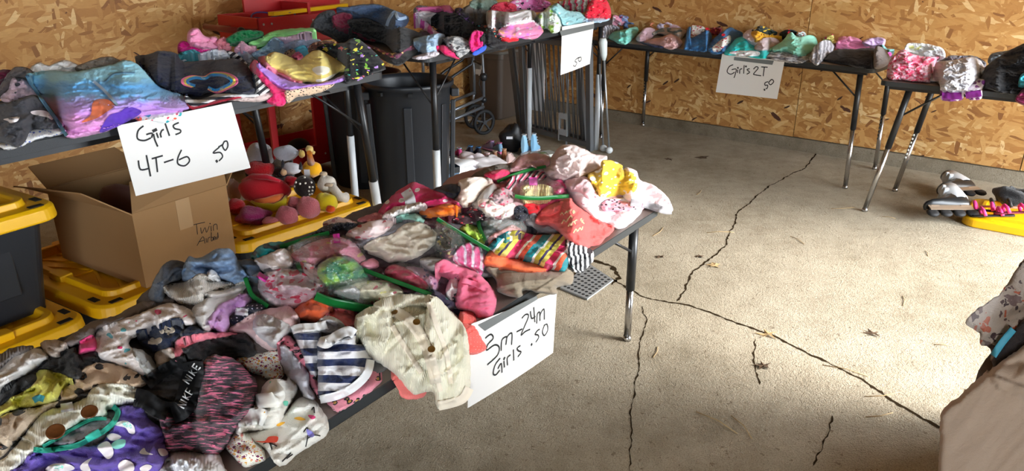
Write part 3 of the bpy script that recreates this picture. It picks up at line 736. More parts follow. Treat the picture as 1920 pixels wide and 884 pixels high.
class Heap:
    """height field of everything lying on a table, in flat cloth coordinates (u along, v across, v<0 hangs down in front)"""
    def __init__(s, fr, res=.007, front=.55, back=.25, hang=True, shallow=False, ends=True):
        s.ends = ends
        s.fr, s.res, s.hang, s.shallow = fr, res, hang, shallow; s.u0, s.v0 = -.35, -front
        s.nu = int((fr.L+.7)/res); s.nv = int((fr.W+front+back)/res); s.H = np.zeros((s.nu, s.nv))
    def samp(s, G, u, v):
        x = np.clip((u-s.u0)/s.res, 0, s.nu-1.001); y = np.clip((v-s.v0)/s.res, 0, s.nv-1.001); i = x.astype(int); j = y.astype(int); a = x-i; b = y-j
        return (G[i, j]*(1-a)+G[i+1, j]*a)*(1-b)+(G[i, j+1]*(1-a)+G[i+1, j+1]*a)*b
    def h(s, u, v): return float(s.samp(s.H, np.array([u]), np.array([v]))[0])
    def world(s, u, v, h):
        fr = s.fr; u = np.asarray(u, float); v = np.asarray(v, float); h = np.asarray(h, float)
        y = v.copy(); z = fr.z+h
        if s.hang:
            r = .014; e = np.clip(-v, 0, None); a = np.minimum(e/r, np.pi/2)
            m = v < 0; y = np.where(m, -(r+h)*np.sin(a), y)
            z = np.where(m, fr.z-r+(r+h)*np.cos(a)-np.clip(e-r*np.pi/2, 0, None), z)
            r = .07; e = np.clip(v-fr.W, 0, None); a = np.minimum(e/r, np.pi/2)
            y = np.where(v > fr.W, fr.W+(r)*np.sin(a), y); z = z-np.where(v > fr.W, r*(1-np.cos(a))+np.clip(e-r*np.pi/2, 0, None), 0)
            for e in (np.clip(-u, 0, None), np.clip(u-fr.L, 0, None)) if s.ends else ():
                r = .05; a = np.minimum(e/r, np.pi/2); z = z-(r*(1-np.cos(a))+np.clip(e-r*np.pi/2, 0, None))
        return np.stack([fr.C.x+fr.d.x*u+fr.n.x*y, fr.C.y+fr.d.y*u+fr.n.y*y, z], -1)
    def flat(s, px, py, lift=0.0):
        """pixel -> (u, v) where its ray first meets the heap (raised by lift)"""
        fr = s.fr; r = ray(px, py); top = fr.z+s.H.max()+lift+.02
        k0 = max((top-HC)/r.z, .2) if r.z < -1e-4 else .2; k1 = min((fr.z-HC)/r.z, 14.) if r.z < -1e-4 else 14.
        k = np.linspace(k0, max(k1, k0+.001), 500)
        X, Y, Z = r.x*k-fr.C.x, r.y*k-fr.C.y, HC+r.z*k
        u = X*fr.d.x+Y*fr.d.y; v = X*fr.n.x+Y*fr.n.y
        ins = (v > -.012) & (v < fr.W+.3) & (u > s.u0) & (u < s.u0+s.nu*s.res)
        hitm = ins & (Z <= fr.z+s.samp(s.H, u, v)+lift+1e-4)
        i = int(np.argmax(hitm)) if hitm.any() else len(k)-1
        uu, vv = float(u[i]), float(v[i])
        if s.hang and (vv < -.010):
            h = s.h(uu, max(vv, s.v0)) + lift
            P = Vector((fr.C.x, fr.C.y, 0))+Vector((fr.n.x, fr.n.y, 0))*(-(.014+h)); N = Vector((fr.n.x, fr.n.y, 0))
            w = hit_plane(px, py, P, N); uu = Vector((w.x-fr.C.x, w.y-fr.C.y)).dot(fr.d); vv = -max(.0, fr.z-w.z-.014+.022)
        return uu, vv
    def xy(s, P): return np.stack([s.fr.C.x+s.fr.d.x*P[..., 0]+s.fr.n.x*P[..., 1], s.fr.C.y+s.fr.d.y*P[..., 0]+s.fr.n.y*P[..., 1]], -1)
    def uv(s, X): q = X-np.array([s.fr.C.x, s.fr.C.y]); return np.stack([q[..., 0]*s.fr.d.x+q[..., 1]*s.fr.d.y, q[..., 0]*s.fr.n.x+q[..., 1]*s.fr.n.y], -1)
    def outline(s, pts, lift, t, smooth=True):
        Hk = s.H; s.H = blur(blur(Hk, max(1, int(.03/s.res))), max(1, int(.02/s.res)))
        try: return s.outline_(pts, lift, t, smooth)
        finally: s.H = Hk
    def outline_(s, pts, lift, t, smooth=True):
        """traced outline -> cloth coordinates; tall heaps stand up instead of running off along the table"""
        Q = catmull(np.array(pts, float), 4) if smooth else np.array(pts, float)
        P = np.array([s.flat(x, y, lift) for x, y in Q])
        xs = np.linspace(Q[:, 0].min()+1.5, Q[:, 0].max()-1.5, 24); n = len(Q); lo, hi = [], []
        for x in xs:
            ys = []
            for i in range(n):
                a, b = Q[i], Q[(i+1) % n]
                if (a[0]-x)*(b[0]-x) <= 0 and a[0] != b[0]: ys.append(a[1]+(b[1]-a[1])*(x-a[0])/(b[0]-a[0]))
            ys = ys or [Q[:, 1].mean()]; lo.append(max(ys)); hi.append(min(ys))
        be = (xs-960)/FPX; L = np.array([s.flat(x, y, lift*.3) for x, y in zip(xs, lo)]); Hh = np.array([s.flat(x, y, lift) for x, y in zip(xs, hi)])
        L0 = L.copy(); L[:, 1] = np.clip(L[:, 1], 0, s.fr.W-.06); L[:, 0] = np.clip(L[:, 0], -.02, s.fr.L+.02) if s.shallow else L[:, 0]; rb = np.hypot(*s.xy(L).T); rh = np.maximum(np.hypot(*s.xy(Hh).T), rb+.005)
        E = (xs[-1]-xs[0])/FPX*rb.mean(); Dc = min(max(.8*E, .12), .34) if s.shallow else 9.; Lraw = L0
        rt = rb+Dc*np.tanh((rh-rb)/Dc); need = np.zeros(len(xs))
        for k, x in enumerate(xs):
            r = ray(x, hi[k]); hl = math.hypot(r.x, r.y)
            # keep the back inside the table
            o_ = s.uv(np.array([0., 0.])); e_ = s.uv(np.array([r.x/hl, r.y/hl])); dv = e_[1]-o_[1]
            if dv > .05: rt[k] = min(rt[k], max((s.fr.W+.03-o_[1])/dv, rb[k]+.05))
            du = e_[0]-o_[0]
            if s.shallow and abs(du) > .05:
                for lim in (-.03, s.fr.L+.03):
                    rl_ = (lim-o_[0])/du
                    if rl_ > rb[k]-.02: rt[k] = min(rt[k], max(rl_, rb[k]+.03))
            kk = rt[k]/hl; q = s.uv(np.array([r.x*kk, r.y*kk])); need[k] = HC+r.z*kk-s.fr.z-s.h(q[0], q[1])
        need = np.clip(need, 0, .24)
        if s.shallow:
            sm = lambda a: np.convolve(np.pad(a, 1, mode='edge'), [.25, .5, .25], 'valid')
            need = sm(need); rt = np.maximum(sm(rt), rb+.05); back = []; front = []
            for k, x in enumerate(xs):
                r = ray(x, lo[k]); hl = math.hypot(r.x, r.y); e = math.sin(math.pi*(k+.5)/len(xs))**.4
                back.append(s.uv(np.array([r.x, r.y])/hl*(rb[k]+(rt[k]-rb[k])*e))); f_ = Lraw[k]
                front.append(f_ if f_[1] < 0 else s.uv(np.array([r.x, r.y])/hl*(rb[k]+.02*(1-e))))
            P = np.array(front+back[::-1]); n = 0
        n = len(Q) if len(P) == len(Q) and not s.shallow else 0; bi = (Q[:, 0]-960)/FPX; X = s.xy(P); rho = np.hypot(*X.T); B0, R0, T0 = np.interp(bi, be, rb), np.interp(bi, be, rh), np.interp(bi, be, rt)
        if n == 0: f = 0
        else: f = np.clip((rho-B0)/(R0-B0), 0, 1)
        rn = B0+f*(T0-B0)
        for i in range(n):
            if P[i, 1] <= .001: continue
            r = ray(*Q[i]); hl = math.hypot(r.x, r.y); P[i] = s.uv(np.array([r.x, r.y])/hl*rn[i])
        if need.max() < t*1.15 and s.shallow is False: return P, t, None
        def tilt(u, v):
            X = s.xy(np.stack([u, v], -1)); rho = np.hypot(X[..., 0], X[..., 1]); z = s.fr.z+.05
            # bearing in frame columns for a point at table height
            b_ = X[..., 0]/(X[..., 1]*cT+(HC-z)*sT); B_, T_, N_ = np.interp(b_, be, rb), np.interp(b_, be, rt), np.interp(b_, be, need)
            g = np.clip((rho-B_)/(T_-B_+1e-4), 0, 1.1); return np.maximum(N_*1.03*g**.85, 0), g
        return P, t, tilt
    def pos(s, px, py, lift=.002):
        u, v = s.flat(px, py); return Vector(s.world(np.array([u]), np.array([v]), np.array([s.h(u, v)+lift]))[0])
class Relief:
    """heaps on the far tables: every traced garment is a mound whose foot stands on the table (or on what lies
    there), rising and running back; ZB keeps how far the nearest cloth is along each line of sight"""
    def __init__(s, fr, dmax=.30, kf=2.2, ys=1.5, sp=.0044, fq=1.8): s.fr, s.dmax, s.kf, s.ys, s.sp, s.fq = fr, dmax, kf, ys, sp, fq; s.ZB = np.full((1300, 620), 1e3)   # px -300..2300, py -120..1120 at 2 px
    def rays(s, px, py):
        px = np.asarray(px, float); py = np.asarray(py, float); x = (px-960)/FPX; u = -(py-442)/FPX
        return x, cT+u*sT, -sT+u*cT
    def plane(s, px, py):
        """horizontal distance to the table surface / its front drop, kept inside the table; second value: hanging?"""
        fr = s.fr; x, y, z = s.rays(px, py); hl = np.hypot(x, y); dx, dy = x/hl, y/hl
        rho = np.where(z < -1e-3, (fr.z-HC)/np.minimum(z, -1e-3)*hl, 30.)
        v0 = -(fr.C.x*fr.n.x+fr.C.y*fr.n.y); dv = dx*fr.n.x+dy*fr.n.y; u0 = -(fr.C.x*fr.d.x+fr.C.y*fr.d.y); du = dx*fr.d.x+dy*fr.d.y
        v = v0+dv*rho; hang = v < -.012
        rho = np.where(hang, (-.018-v0)/dv, rho)
        rho = np.where(~hang, np.minimum(rho, (fr.W+.01-v0)/np.maximum(dv, .02)), rho)
        for lim in (-.02, fr.L+.02):
            with np.errstate(divide='ignore', invalid='ignore'): r = (lim-u0)/du
            uu = u0+du*rho; out = (uu < -.02) if lim < 0 else (uu > fr.L+.02)
            rho = np.where(out & (r > .3) & ~hang & (du*(1 if lim > 0 else -1) > .02), np.minimum(rho, np.maximum(r, .3)), rho)
        return rho, hang
    def zb(s, px, py, B=None):
        B = s.ZB if B is None else B; i = (np.asarray(px, float)+300)/2; j = (np.asarray(py, float)+120)/2
        i = np.clip(i, 0, 1298.9); j = np.clip(j, 0, 618.9); a, b = i.astype(int), j.astype(int); fa, fb = i-a, j-b
        q = [B[a, b], B[a+1, b], B[a, b+1], B[a+1, b+1]]
        m = np.minimum.reduce(q); bl = q[0]*(1-fa)*(1-fb)+q[1]*fa*(1-fb)+q[2]*(1-fa)*fb+q[3]*fa*fb
        return np.where(np.maximum.reduce(q)-m > .06, m, bl)
    def world(s, px, py, rho):
        x, y, z = s.rays(px, py); k = rho/np.hypot(x, y); return np.stack([x*k, y*k, HC+z*k], -1)
    def surf(s, px, py): return np.minimum(s.zb(px, py), s.plane(px, py)[0])
    def pos(s, px, py, lift=.002):
        a, b = np.array([px]), np.array([py]); return Vector(s.world(a, b, s.surf(a, b)-lift*2)[0])
def relief_cloth(hp, name, label, cat, pts, t, mat, sty, ang_, group, parent, smooth, kind, amp, reg=True):
    SEED[0] += 1; sd = SEED[0]; Q = catmull(np.array(pts, float), 5) if smooth else np.array(pts, float)
    c0 = Q.mean(0); dist = float(np.median(hp.surf(Q[:, 0], Q[:, 1]))); mpp = dist/FPX*1.03
    sp = max(hp.sp/mpp, 1.3)
    R = []
    for i in range(len(Q)):
        a, b = Q[i], Q[(i+1) % len(Q)]; n = max(1, int(np.hypot(*(b-a))/sp)); R += [a+(b-a)*k/n for k in range(n)]
    P = np.array(R); keep = [0]
    for i in range(1, len(P)):
        if np.hypot(*(P[i]-P[keep[-1]])) > sp*.45: keep.append(i)
    P = P[keep]; P = P+np.stack([pn(P[:, 0]*.11, P[:, 1]*.11, sd), pn(P[:, 1]*.11, P[:, 0]*.11, sd+3)], -1)*sp*.8
    lo_, hi_ = P.min(0), P.max(0)
    gx, gy = np.meshgrid(np.arange(lo_[0], hi_[0], sp), np.arange(lo_[1], hi_[1], sp*.87), indexing='ij'); gx = gx+(np.arange(gx.shape[1]) % 2)*sp*.5
    gx, gy = gx.ravel(), gy.ravel(); m = inside(P, gx, gy); gx, gy = gx[m], gy[m]; d = bdist(P, gx, gy, 1e4); m = d > sp*.55; gx, gy = gx[m], gy[m]
    V2 = np.concatenate([P, np.stack([gx, gy], -1)]); nb = len(P)
    res = delaunay_2d_cdt([Vector(p) for p in V2], [(i, (i+1) % nb) for i in range(nb)], [], 1, 1e-5)
    ov, faces = np.array([(v.x, v.y) for v in res[0]]), [tuple(f) for f in res[2]]
    xs = np.linspace(lo_[0]+.7, hi_[0]-.7, 28); lo, hi = [], []
    for x in xs:
        ys = [a[1]+(b[1]-a[1])*(x-a[0])/(b[0]-a[0]) for a, b in zip(P, np.roll(P, -1, 0)) if (a[0]-x)*(b[0]-x) <= 0 and a[0] != b[0]]
        ys = ys or [c0[1]]; lo.append(max(ys)); hi.append(min(ys))
    lo, hi = np.array(lo), np.array(hi)
    # foot of each column: the first place going up where it is no longer hanging
    foot = lo.copy()
    for k in range(28):
        for y in np.linspace(lo[k], hi[k], 16):
            foot[k] = y
            if not hp.plane(np.array([xs[k]]), np.array([y]))[1][0]: break
    rb = np.minimum(hp.plane(xs, foot)[0], hp.zb(xs, foot)-.008); rh = np.maximum(hp.plane(xs, hi)[0], rb+.01)
    E = (xs[-1]-xs[0])*mpp; Dc = min(max(.75*E, .10), hp.dmax)
    rt = np.minimum(rb+Dc*np.tanh((rh-rb)/Dc), rh); sm = lambda a: np.convolve(np.pad(a, 2, mode='edge'), [.1, .2, .4, .2, .1], 'valid')
    rb, rt = sm(rb), sm(rt)
    amp0, fr_, an, st, fs = STY[sty]; amp0 *= amp; st *= amp; fr_ *= hp.fq; fs *= hp.fq; amp0 *= hp.fq**-.35; ca, sa = math.cos(ang_), math.sin(ang_)
    tt = min(t*.36+.006, .034)*max(hp.kf, 1.5)**.8*.9; ew = (.009+.22*tt)/mpp; B0 = hp.ZB.copy()
    def F(px, py):
        LO, HI, RB, RT = (np.interp(px, xs, q) for q in (foot, hi, rb, rt))
        g = np.clip((LO-py)/(LO-HI+1.), 0, 1); pl, hang = hp.plane(px, py)
        base = np.where(hang, pl, np.minimum(RB+(RT-RB)*(1-np.cos(g*np.pi/2)), pl)); base = np.minimum(base, hp.zb(px, py, B0)-.003)
        dd = bdist(P, px, py, 1e4); q = np.clip(dd/ew, 0, 1); prof = np.sqrt(np.clip(1-(1-q)**2, 0, 1))
        X0 = (px-c0[0])*mpp; Y0 = -(py-c0[1])*mpp*hp.ys; x = X0*ca+Y0*sa; y = -X0*sa+Y0*ca
        wx = pn(x*fr_*.35, y*fr_*.35, sd+5)*.5; wy = pn(x*fr_*.35, y*fr_*.35, sd+6)*.5; X = x*fr_/an+wx*1.3; Y = y*fr_+wy*1.3
        wr = wrinkle(X*1.15, Y*1.15, sd)*amp0
        stp = st*(np.tanh(pn(x*fs/an+wx*.5, y*fs+wy*.5, sd+8)*26)+.6*np.tanh(pn(x*fs*1.3/an+9, y*fs*1.3+wy*.6, sd+9)*26-2))*.5
        th_ = np.maximum(tt+(wr-amp0*.45+stp)*hp.kf, tt*.15)
        return base-prof*th_, X0+.9*stp+.35*wr, Y0+.9*stp*.7+.35*wr
    rho, ux, uy = F(ov[:, 0], ov[:, 1]); top = hp.world(ov[:, 0], ov[:, 1], rho)
    cnt = {(f[i], f[(i+1) % len(f)]) for f in faces for i in range(len(f))}; bed = [e for e in cnt if (e[1], e[0]) not in cnt]
    bv = sorted({a for e in bed for a in e}); idx = {v: i+len(ov) for i, v in enumerate(bv)}
    low = top[bv].copy(); dr = low[:, :2]/np.linalg.norm(low[:, :2], axis=1, keepdims=True); up = np.clip((c0[1]-ov[bv][:, 1])/max(np.ptp(P[:, 1])*.5, 1), 0, 1)
    low[:, :2] += dr*(.012+.06*up[:, None]); hz = low[:, 2] > hp.fr.z; low[:, 2] = np.where(hz, np.maximum(hp.fr.z+.001, low[:, 2]-.012-.10*up), low[:, 2]-.004)
    vs = np.concatenate([top, low]); fs2 = list(faces)+[(b, a, idx[a], idx[b]) for a, b in bed]; fs2 = [f[::-1] for f in fs2]
    me = bpy.data.meshes.new(name); me.from_pydata(vs.tolist(), [], fs2); me.update(); me.polygons.foreach_set('use_smooth', [True]*len(me.polygons))
    uvv = np.stack([np.concatenate([ux, ux[bv]]), np.concatenate([uy, uy[bv]])], -1).astype(np.float32)
    l = me.uv_layers.new(name='UVMap'); vi = np.zeros(len(me.loops), dtype=np.int32); me.loops.foreach_get('vertex_index', vi); l.data.foreach_set('uv', uvv[vi].ravel()); me.materials.append(mat)
    o = bpy.data.objects.new(name, me); COL.objects.link(o); o.parent = parent
    if label: tag(o, label, cat, group, kind)
    i0, i1 = max(int((lo_[0]+300)/2), 0), min(int((hi_[0]+300)/2)+2, 1300); j0, j1 = max(int((lo_[1]+120)/2), 0), min(int((hi_[1]+120)/2)+2, 620)
    U, V = np.meshgrid(np.arange(i0, i1)*2-300., np.arange(j0, j1)*2-120., indexing='ij'); m = inside(P, U.ravel(), V.ravel()).reshape(U.shape)
    if m.any() and reg: sub = hp.ZB[i0:i1, j0:j1]; sub[m] = np.minimum(F(U[m], V[m])[0], sub[m])
    return o
def rel_ribbon(hp, px, w, mat, parent, name, lift, th, label, cat, stiff=False):
    L = [Vector((p.x, p.y, 0)) for p in smooth_line([Vector((*p, 0)) for p in px], 6)]; Q = []
    for i in range(len(L)-1):
        n = max(1, int((L[i+1]-L[i]).length/2.5)); Q += [L[i].lerp(L[i+1], k/n) for k in range(n)]
    Q.append(L[-1]); c = np.array([q.x for q in Q]), np.array([q.y for q in Q]); rr = hp.surf(*c); wp = w*FPX/float(np.median(rr)); nc = 3; U = []
    for i, q in enumerate(Q):
        d = Q[min(i+1, len(Q)-1)]-Q[max(i-1, 0)]; d = d.normalized() if d.length > 1e-9 else Vector((1, 0, 0)); n = Vector((-d.y, d.x, 0))
        for k in range(nc+1): U.append(q+n*wp*(k/nc-.5))
    a, b = np.array([q.x for q in U]), np.array([q.y for q in U]); r = hp.surf(a, b); r = np.minimum(r, np.repeat(np.convolve(np.pad(hp.surf(*c), 2, mode='edge'), np.ones(5)/5, 'valid'), nc+1)+.01)
    if stiff:
        t_ = np.linspace(0, 1, len(Q)); r0 = hp.surf(*c); kf_ = np.polyfit(t_, r0, 1); off = min(0, (r0-np.polyval(kf_, t_)).min()*.7); r = np.repeat(np.polyval(kf_, t_)+off, nc+1)
    top = hp.world(a, b, r-(lift+th)*2); bot = hp.world(a, b, r-.0005); N = len(U); c_ = nc+1; fs = []
    for i in range(len(Q)-1):
        for k in range(nc): fs.append((i*c_+k, i*c_+k+1, (i+1)*c_+k+1, (i+1)*c_+k))
        fs.append((i*c_, (i+1)*c_, N+(i+1)*c_, N+i*c_)); fs.append((i*c_+nc, N+i*c_+nc, N+(i+1)*c_+nc, (i+1)*c_+nc))
    m = MB(); m.add(np.concatenate([top, bot]), fs, True); o = m.build(name, mat, parent)
    if label: tag(o, label, cat)
    return o
def catmull(P, k=5):
    n = len(P); out = []
    for i in range(n):
        p0, p1, p2, p3 = P[i-1], P[i], P[(i+1) % n], P[(i+2) % n]
        for j in range(k):
            t = j/k; out.append(.5*((2*p1)+(p2-p0)*t+(2*p0-5*p1+4*p2-p3)*t*t+(3*p1-p0-3*p2+p3)*t**3))
    return np.array(out)
def inside(P, x, y):
    c = np.zeros(x.shape, bool); n = len(P); j = n-1
    for i in range(n):
        xi, yi, xj, yj = P[i][0], P[i][1], P[j][0], P[j][1]
        if yi != yj: c ^= ((yi > y) != (yj > y)) & (x < (xj-xi)*(y-yi)/(yj-yi)+xi)
        j = i
    return c
def bdist(P, x, y, far=9.):
    d = np.full(x.shape, far); n = len(P)
    for i in range(n):
        a = P[i]; b = P[(i+1) % n]; ab = b-a; L = ab@ab
        if L < 1e-12: continue
        t = np.clip(((x-a[0])*ab[0]+(y-a[1])*ab[1])/L, 0, 1); d = np.minimum(d, np.hypot(x-a[0]-t*ab[0], y-a[1]-t*ab[1]))
    return d
SEED = [100]
STY = {  # amp, freq, anisotropy, step, step freq
    'crumple': (.017, 15, 1.5, .011, 8), 'heavy': (.024, 13, 1.4, .016, 6), 'flat': (.006, 12, 2.0, .004, 5), 'soft': (.012, 12, 1.9, .008, 5),
    'fold': (.013, 16, 3.6, .012, 7), 'gather': (.008, 42, 4.5, .005, 7), 'roll': (.012, 22, 4.0, .012, 8), 'lace': (.011, 34, 1.1, .008, 12), 'smooth': (.0025, 6, 1.5, 0, 4)}
def wrinkle(X, Y, sd):
    c = pn(X*.45, Y*.45, sd+2); q1 = pn(X*.5, Y*.5, sd+11)*1.7+pn(X*1.3, Y*1.3, sd+12)*.5; q2 = pn(X*.6+5, Y*.6, sd+13)*1.6
    r1 = (1-np.abs(np.sin(np.pi*(Y*.62+q1))))**2.2; r2 = (1-np.abs(np.sin(np.pi*((X*.8+Y*.45)*.75+q2))))**2.6
    m1 = np.clip(.35+1.6*pn(X*.35, Y*.35, sd+14), 0, 1); m2 = np.clip(.25-1.7*pn(X*.4+3, Y*.4, sd+15), 0, 1)
    v1 = np.minimum(np.abs(pn(X*1.4+7, Y*1.4, sd+3))*2.2, .6); g = ridged(X*3.7, Y*3.7, sd+7)
    return .55*c+.95*r1*m1+.8*r2*m2+.45*v1+.10*g
def cloth(hp, name, label, cat, pts, t, mat, sty='crumple', ang_=0., group=None, sp=None, parent=None, smooth_pts=True, kind=None, amp=1.0, edge=None, dome=.35, reg=True, prep=None):
    if isinstance(hp, Relief): return relief_cloth(hp, name, label, cat, pts, t, mat, sty, ang_, group, parent, smooth_pts, kind, amp, reg)
    SEED[0] += 1; sd = SEED[0]; rnd = np.random.RandomState(sd)
    lift = t*.45
    P, t, tilt = hp.outline(pts, lift, t, smooth_pts)
    # resample the outline
    sp = sp or hp.res*.9
    Q = []
    for i in range(len(P)):
        a, b = P[i], P[(i+1) % len(P)]; n = max(1, int(np.hypot(*(b-a))/sp))
        for k in range(n): Q.append(a+(b-a)*k/n)
    P = np.array(Q); 
    wob = .0022
    P = P+np.stack([pn(P[:, 0]*30, P[:, 1]*30, sd), pn(P[:, 1]*30, P[:, 0]*30, sd+3)], -1)*wob*2
    keep = [0]
    for i in range(1, len(P)):
        if np.hypot(*(P[i]-P[keep[-1]])) > sp*.45: keep.append(i)
    P = P[keep]
    lo, hi = P.min(0), P.max(0)
    gx, gy = np.meshgrid(np.arange(lo[0], hi[0], sp), np.arange(lo[1], hi[1], sp*.87), indexing='ij')
    gx = gx+(np.arange(gx.shape[1]) % 2)*sp*.5
    gx = gx.ravel(); gy = gy.ravel(); m = inside(P, gx, gy); gx, gy = gx[m], gy[m]
    d = bdist(P, gx, gy); m = d > sp*.55; gx, gy = gx[m], gy[m]
    V2 = np.concatenate([P, np.stack([gx, gy], -1)]); nb = len(P)
    res = delaunay_2d_cdt([Vector(p) for p in V2], [(i, (i+1) % nb) for i in range(nb)], [], 1, 1e-6)
    ov, faces = np.array([(v.x, v.y) for v in res[0]]), [tuple(f) for f in res[2]]
    amp0, fr, an, st, fs = STY[sty]; amp0 *= amp; st *= amp
    k1 = max(1, int(.013/hp.res)); S = blur(dilate(hp.H, k1+1), k1); 
    size = min(hi[0]-lo[0], hi[1]-lo[1])
    ew = edge or min(.4*t+.004, .022)
    ca, sa = math.cos(ang_), math.sin(ang_); c0 = P.mean(0)
    def F(u, v):
        dd = bdist(P, u, v); q = np.clip(dd/ew, 0, 1); prof = np.sqrt(np.clip(1-(1-q)**2, 0, 1))
        x = (u-c0[0])*ca+(v-c0[1])*sa; y = -(u-c0[0])*sa+(v-c0[1])*ca
        wx = pn(x*fr*.35, y*fr*.35, sd+5)*.5; wy = pn(x*fr*.35, y*fr*.35, sd+6)*.5
        X = x*fr/an+wx*1.3; Y = y*fr+wy*1.3
        wr = wrinkle(X, Y, sd)*amp0
        s1 = pn(x*fs/an+wx*.5, y*fs+wy*.5, sd+8)*32; s2 = pn(x*fs*1.3/an+9, y*fs*1.3+wy*.6, sd+9)*32
        stp = st*(np.tanh(s1)+.6*np.tanh(s2-2))*.5
        fine = amp0*.10*pn(x*70, y*70, sd+4)
        dm = 1-dome*(1-np.clip(dd/(size*.38+1e-6), 0, 1))**2
        tb = t*dm
        if tilt is not None: tb = np.maximum(tilt(u, v)[0]*.82, t*dm*.7)
        body = np.maximum(tb+(wr-amp0*.45+stp+fine), t*.22)
        return S_(u, v)+.0018+prof*body, x+.9*stp+.35*wr, y+.9*stp*.7+.35*wr
    S_ = lambda u, v: hp.samp(S, u, v)
    h, ux, uy = F(ov[:, 0], ov[:, 1])
    # boundary vertices: keep them down on what is below
    top = hp.world(ov[:, 0], ov[:, 1], h)
    # boundary loop from face edges
    cnt = {}
    for f in faces:
        for i in range(len(f)):
            a, b = f[i], f[(i+1) % len(f)]; cnt[(a, b)] = 1
    bed = [(a, b) for (a, b) in cnt if (b, a) not in cnt]
    bv = sorted({a for e in bed for a in e}); idx = {v: i+len(ov) for i, v in enumerate(bv)}
    bp = ov[bv]; ctr = bp.mean(0); dirn = ctr-bp; ln = np.linalg.norm(dirn, axis=1, keepdims=True)+1e-6
    bp2 = bp+dirn/ln*np.minimum(.006, ln*.2)
    hb = hp.samp(hp.H, bp2[:, 0], bp2[:, 1])-.0005; low = hp.world(bp2[:, 0], bp2[:, 1], np.maximum(hb, .0004))
    vs = np.concatenate([top, low]); fs2 = list(faces)+[(b, a, idx[a], idx[b]) for a, b in bed]
    # orientation
    fl = (hp.fr.d.x*hp.fr.n.y-hp.fr.d.y*hp.fr.n.x) < 0
    if fl: fs2 = [f[::-1] for f in fs2]
    me = bpy.data.meshes.new(name); me.from_pydata(vs.tolist(), [], fs2); me.update()
    me.polygons.foreach_set('use_smooth', [True]*len(me.polygons))
    uvv = np.stack([np.concatenate([ux, ux[bv]]), np.concatenate([uy, uy[bv]])], -1).astype(np.float32)
    l = me.uv_layers.new(name='UVMap'); vi = np.zeros(len(me.loops), dtype=np.int32); me.loops.foreach_get('vertex_index', vi)
    l.data.foreach_set('uv', uvv[vi].ravel()); me.materials.append(mat)
    o = bpy.data.objects.new(name, me); COL.objects.link(o); o.parent = parent
    if label: tag(o, label, cat, group, kind)
    # register in the heap
    if reg:
        i0, i1 = int((lo[0]-hp.u0)/hp.res), int((hi[0]-hp.u0)/hp.res)+2; j0, j1 = int((lo[1]-hp.v0)/hp.res), int((hi[1]-hp.v0)/hp.res)+2
        i0, j0 = max(i0, 0), max(j0, 0); i1, j1 = min(i1, hp.nu), min(j1, hp.nv)
        if i1 > i0 and j1 > j0:
            U, V = np.meshgrid(hp.u0+hp.res*np.arange(i0, i1), hp.v0+hp.res*np.arange(j0, j1), indexing='ij')
            m = inside(P, U.ravel(), V.ravel()).reshape(U.shape)
            if m.any():
                hh, _, _ = F(U[m], V[m]); sub = hp.H[i0:i1, j0:j1]; sub[m] = np.maximum(hh, sub[m])
    return o
def surf_ribbon(hp, px, w, mat, parent, name, lift=.002, th=.0015, label=None, cat=None, rnd_=False, stiff=False, curve=True):
    """a band, cord or painted stroke lying on the heap surface along a pixel path"""
    if isinstance(hp, Relief): return rel_ribbon(hp, px, w, mat, parent, name, lift, th, label, cat, stiff)
    pp = [hp.flat(x, y) for x, y in px]
    L = smooth_line([Vector((u, v, 0)) for u, v in pp], 6) if curve else [Vector((u, v, 0)) for u, v in pp]
    Q = []
    for i in range(len(L)-1):
        n = max(1, int((L[i+1]-L[i]).length/.006)); Q += [L[i].lerp(L[i+1], k/n) for k in range(n)]
    Q.append(L[-1]); m = MB()
    if rnd_:
        us = np.array([q.x for q in Q]); vv = np.array([q.y for q in Q]); m.tube(hp.world(us, vv, hp.samp(hp.H, us, vv)+lift), w/2, 8)
        o = m.build(name, mat, parent)
        if label: tag(o, label, cat)
        return o
    U = []; nc = max(1, min(8, int(w/.005))); vs = []; vb = []
    for i, q in enumerate(Q):
        d = (Q[min(i+1, len(Q)-1)]-Q[max(i-1, 0)]); d = d.normalized() if d.length > 1e-9 else Vector((1, 0, 0)); n = Vector((-d.y, d.x, 0))
        for k in range(nc+1): U.append(q+n*w*(k/nc-.5))
    us = np.array([q.x for q in U]); vv = np.array([q.y for q in U]); hh = hp.samp(blur(dilate(hp.H, 1), 1), us, vv)
    if stiff:
        hc = hh.reshape(len(Q), nc+1).max(1); kk = max(3, len(Q)//3); hc = np.convolve(np.pad(hc, kk, mode='edge'), np.ones(2*kk+1)/(2*kk+1), 'valid'); hh = np.maximum(np.repeat(hc, nc+1), np.repeat(hc, nc+1)*.5+hh*.5)
    top = hp.world(us, vv, hh+lift+th); bot = hp.world(us, vv, hh+lift*.2)
    N = len(U); c = nc+1; fs = []
    for i in range(len(Q)-1):
        for k in range(nc): fs.append((i*c+k, i*c+k+1, (i+1)*c+k+1, (i+1)*c+k))
        fs.append((i*c, (i+1)*c, N+(i+1)*c, N+i*c)); fs.append((i*c+nc, N+i*c+nc, N+(i+1)*c+nc, (i+1)*c+nc))
    m.add(np.concatenate([top, bot]), fs, True); o = m.build(name, mat, parent)
    if label: tag(o, label, cat)
    return o
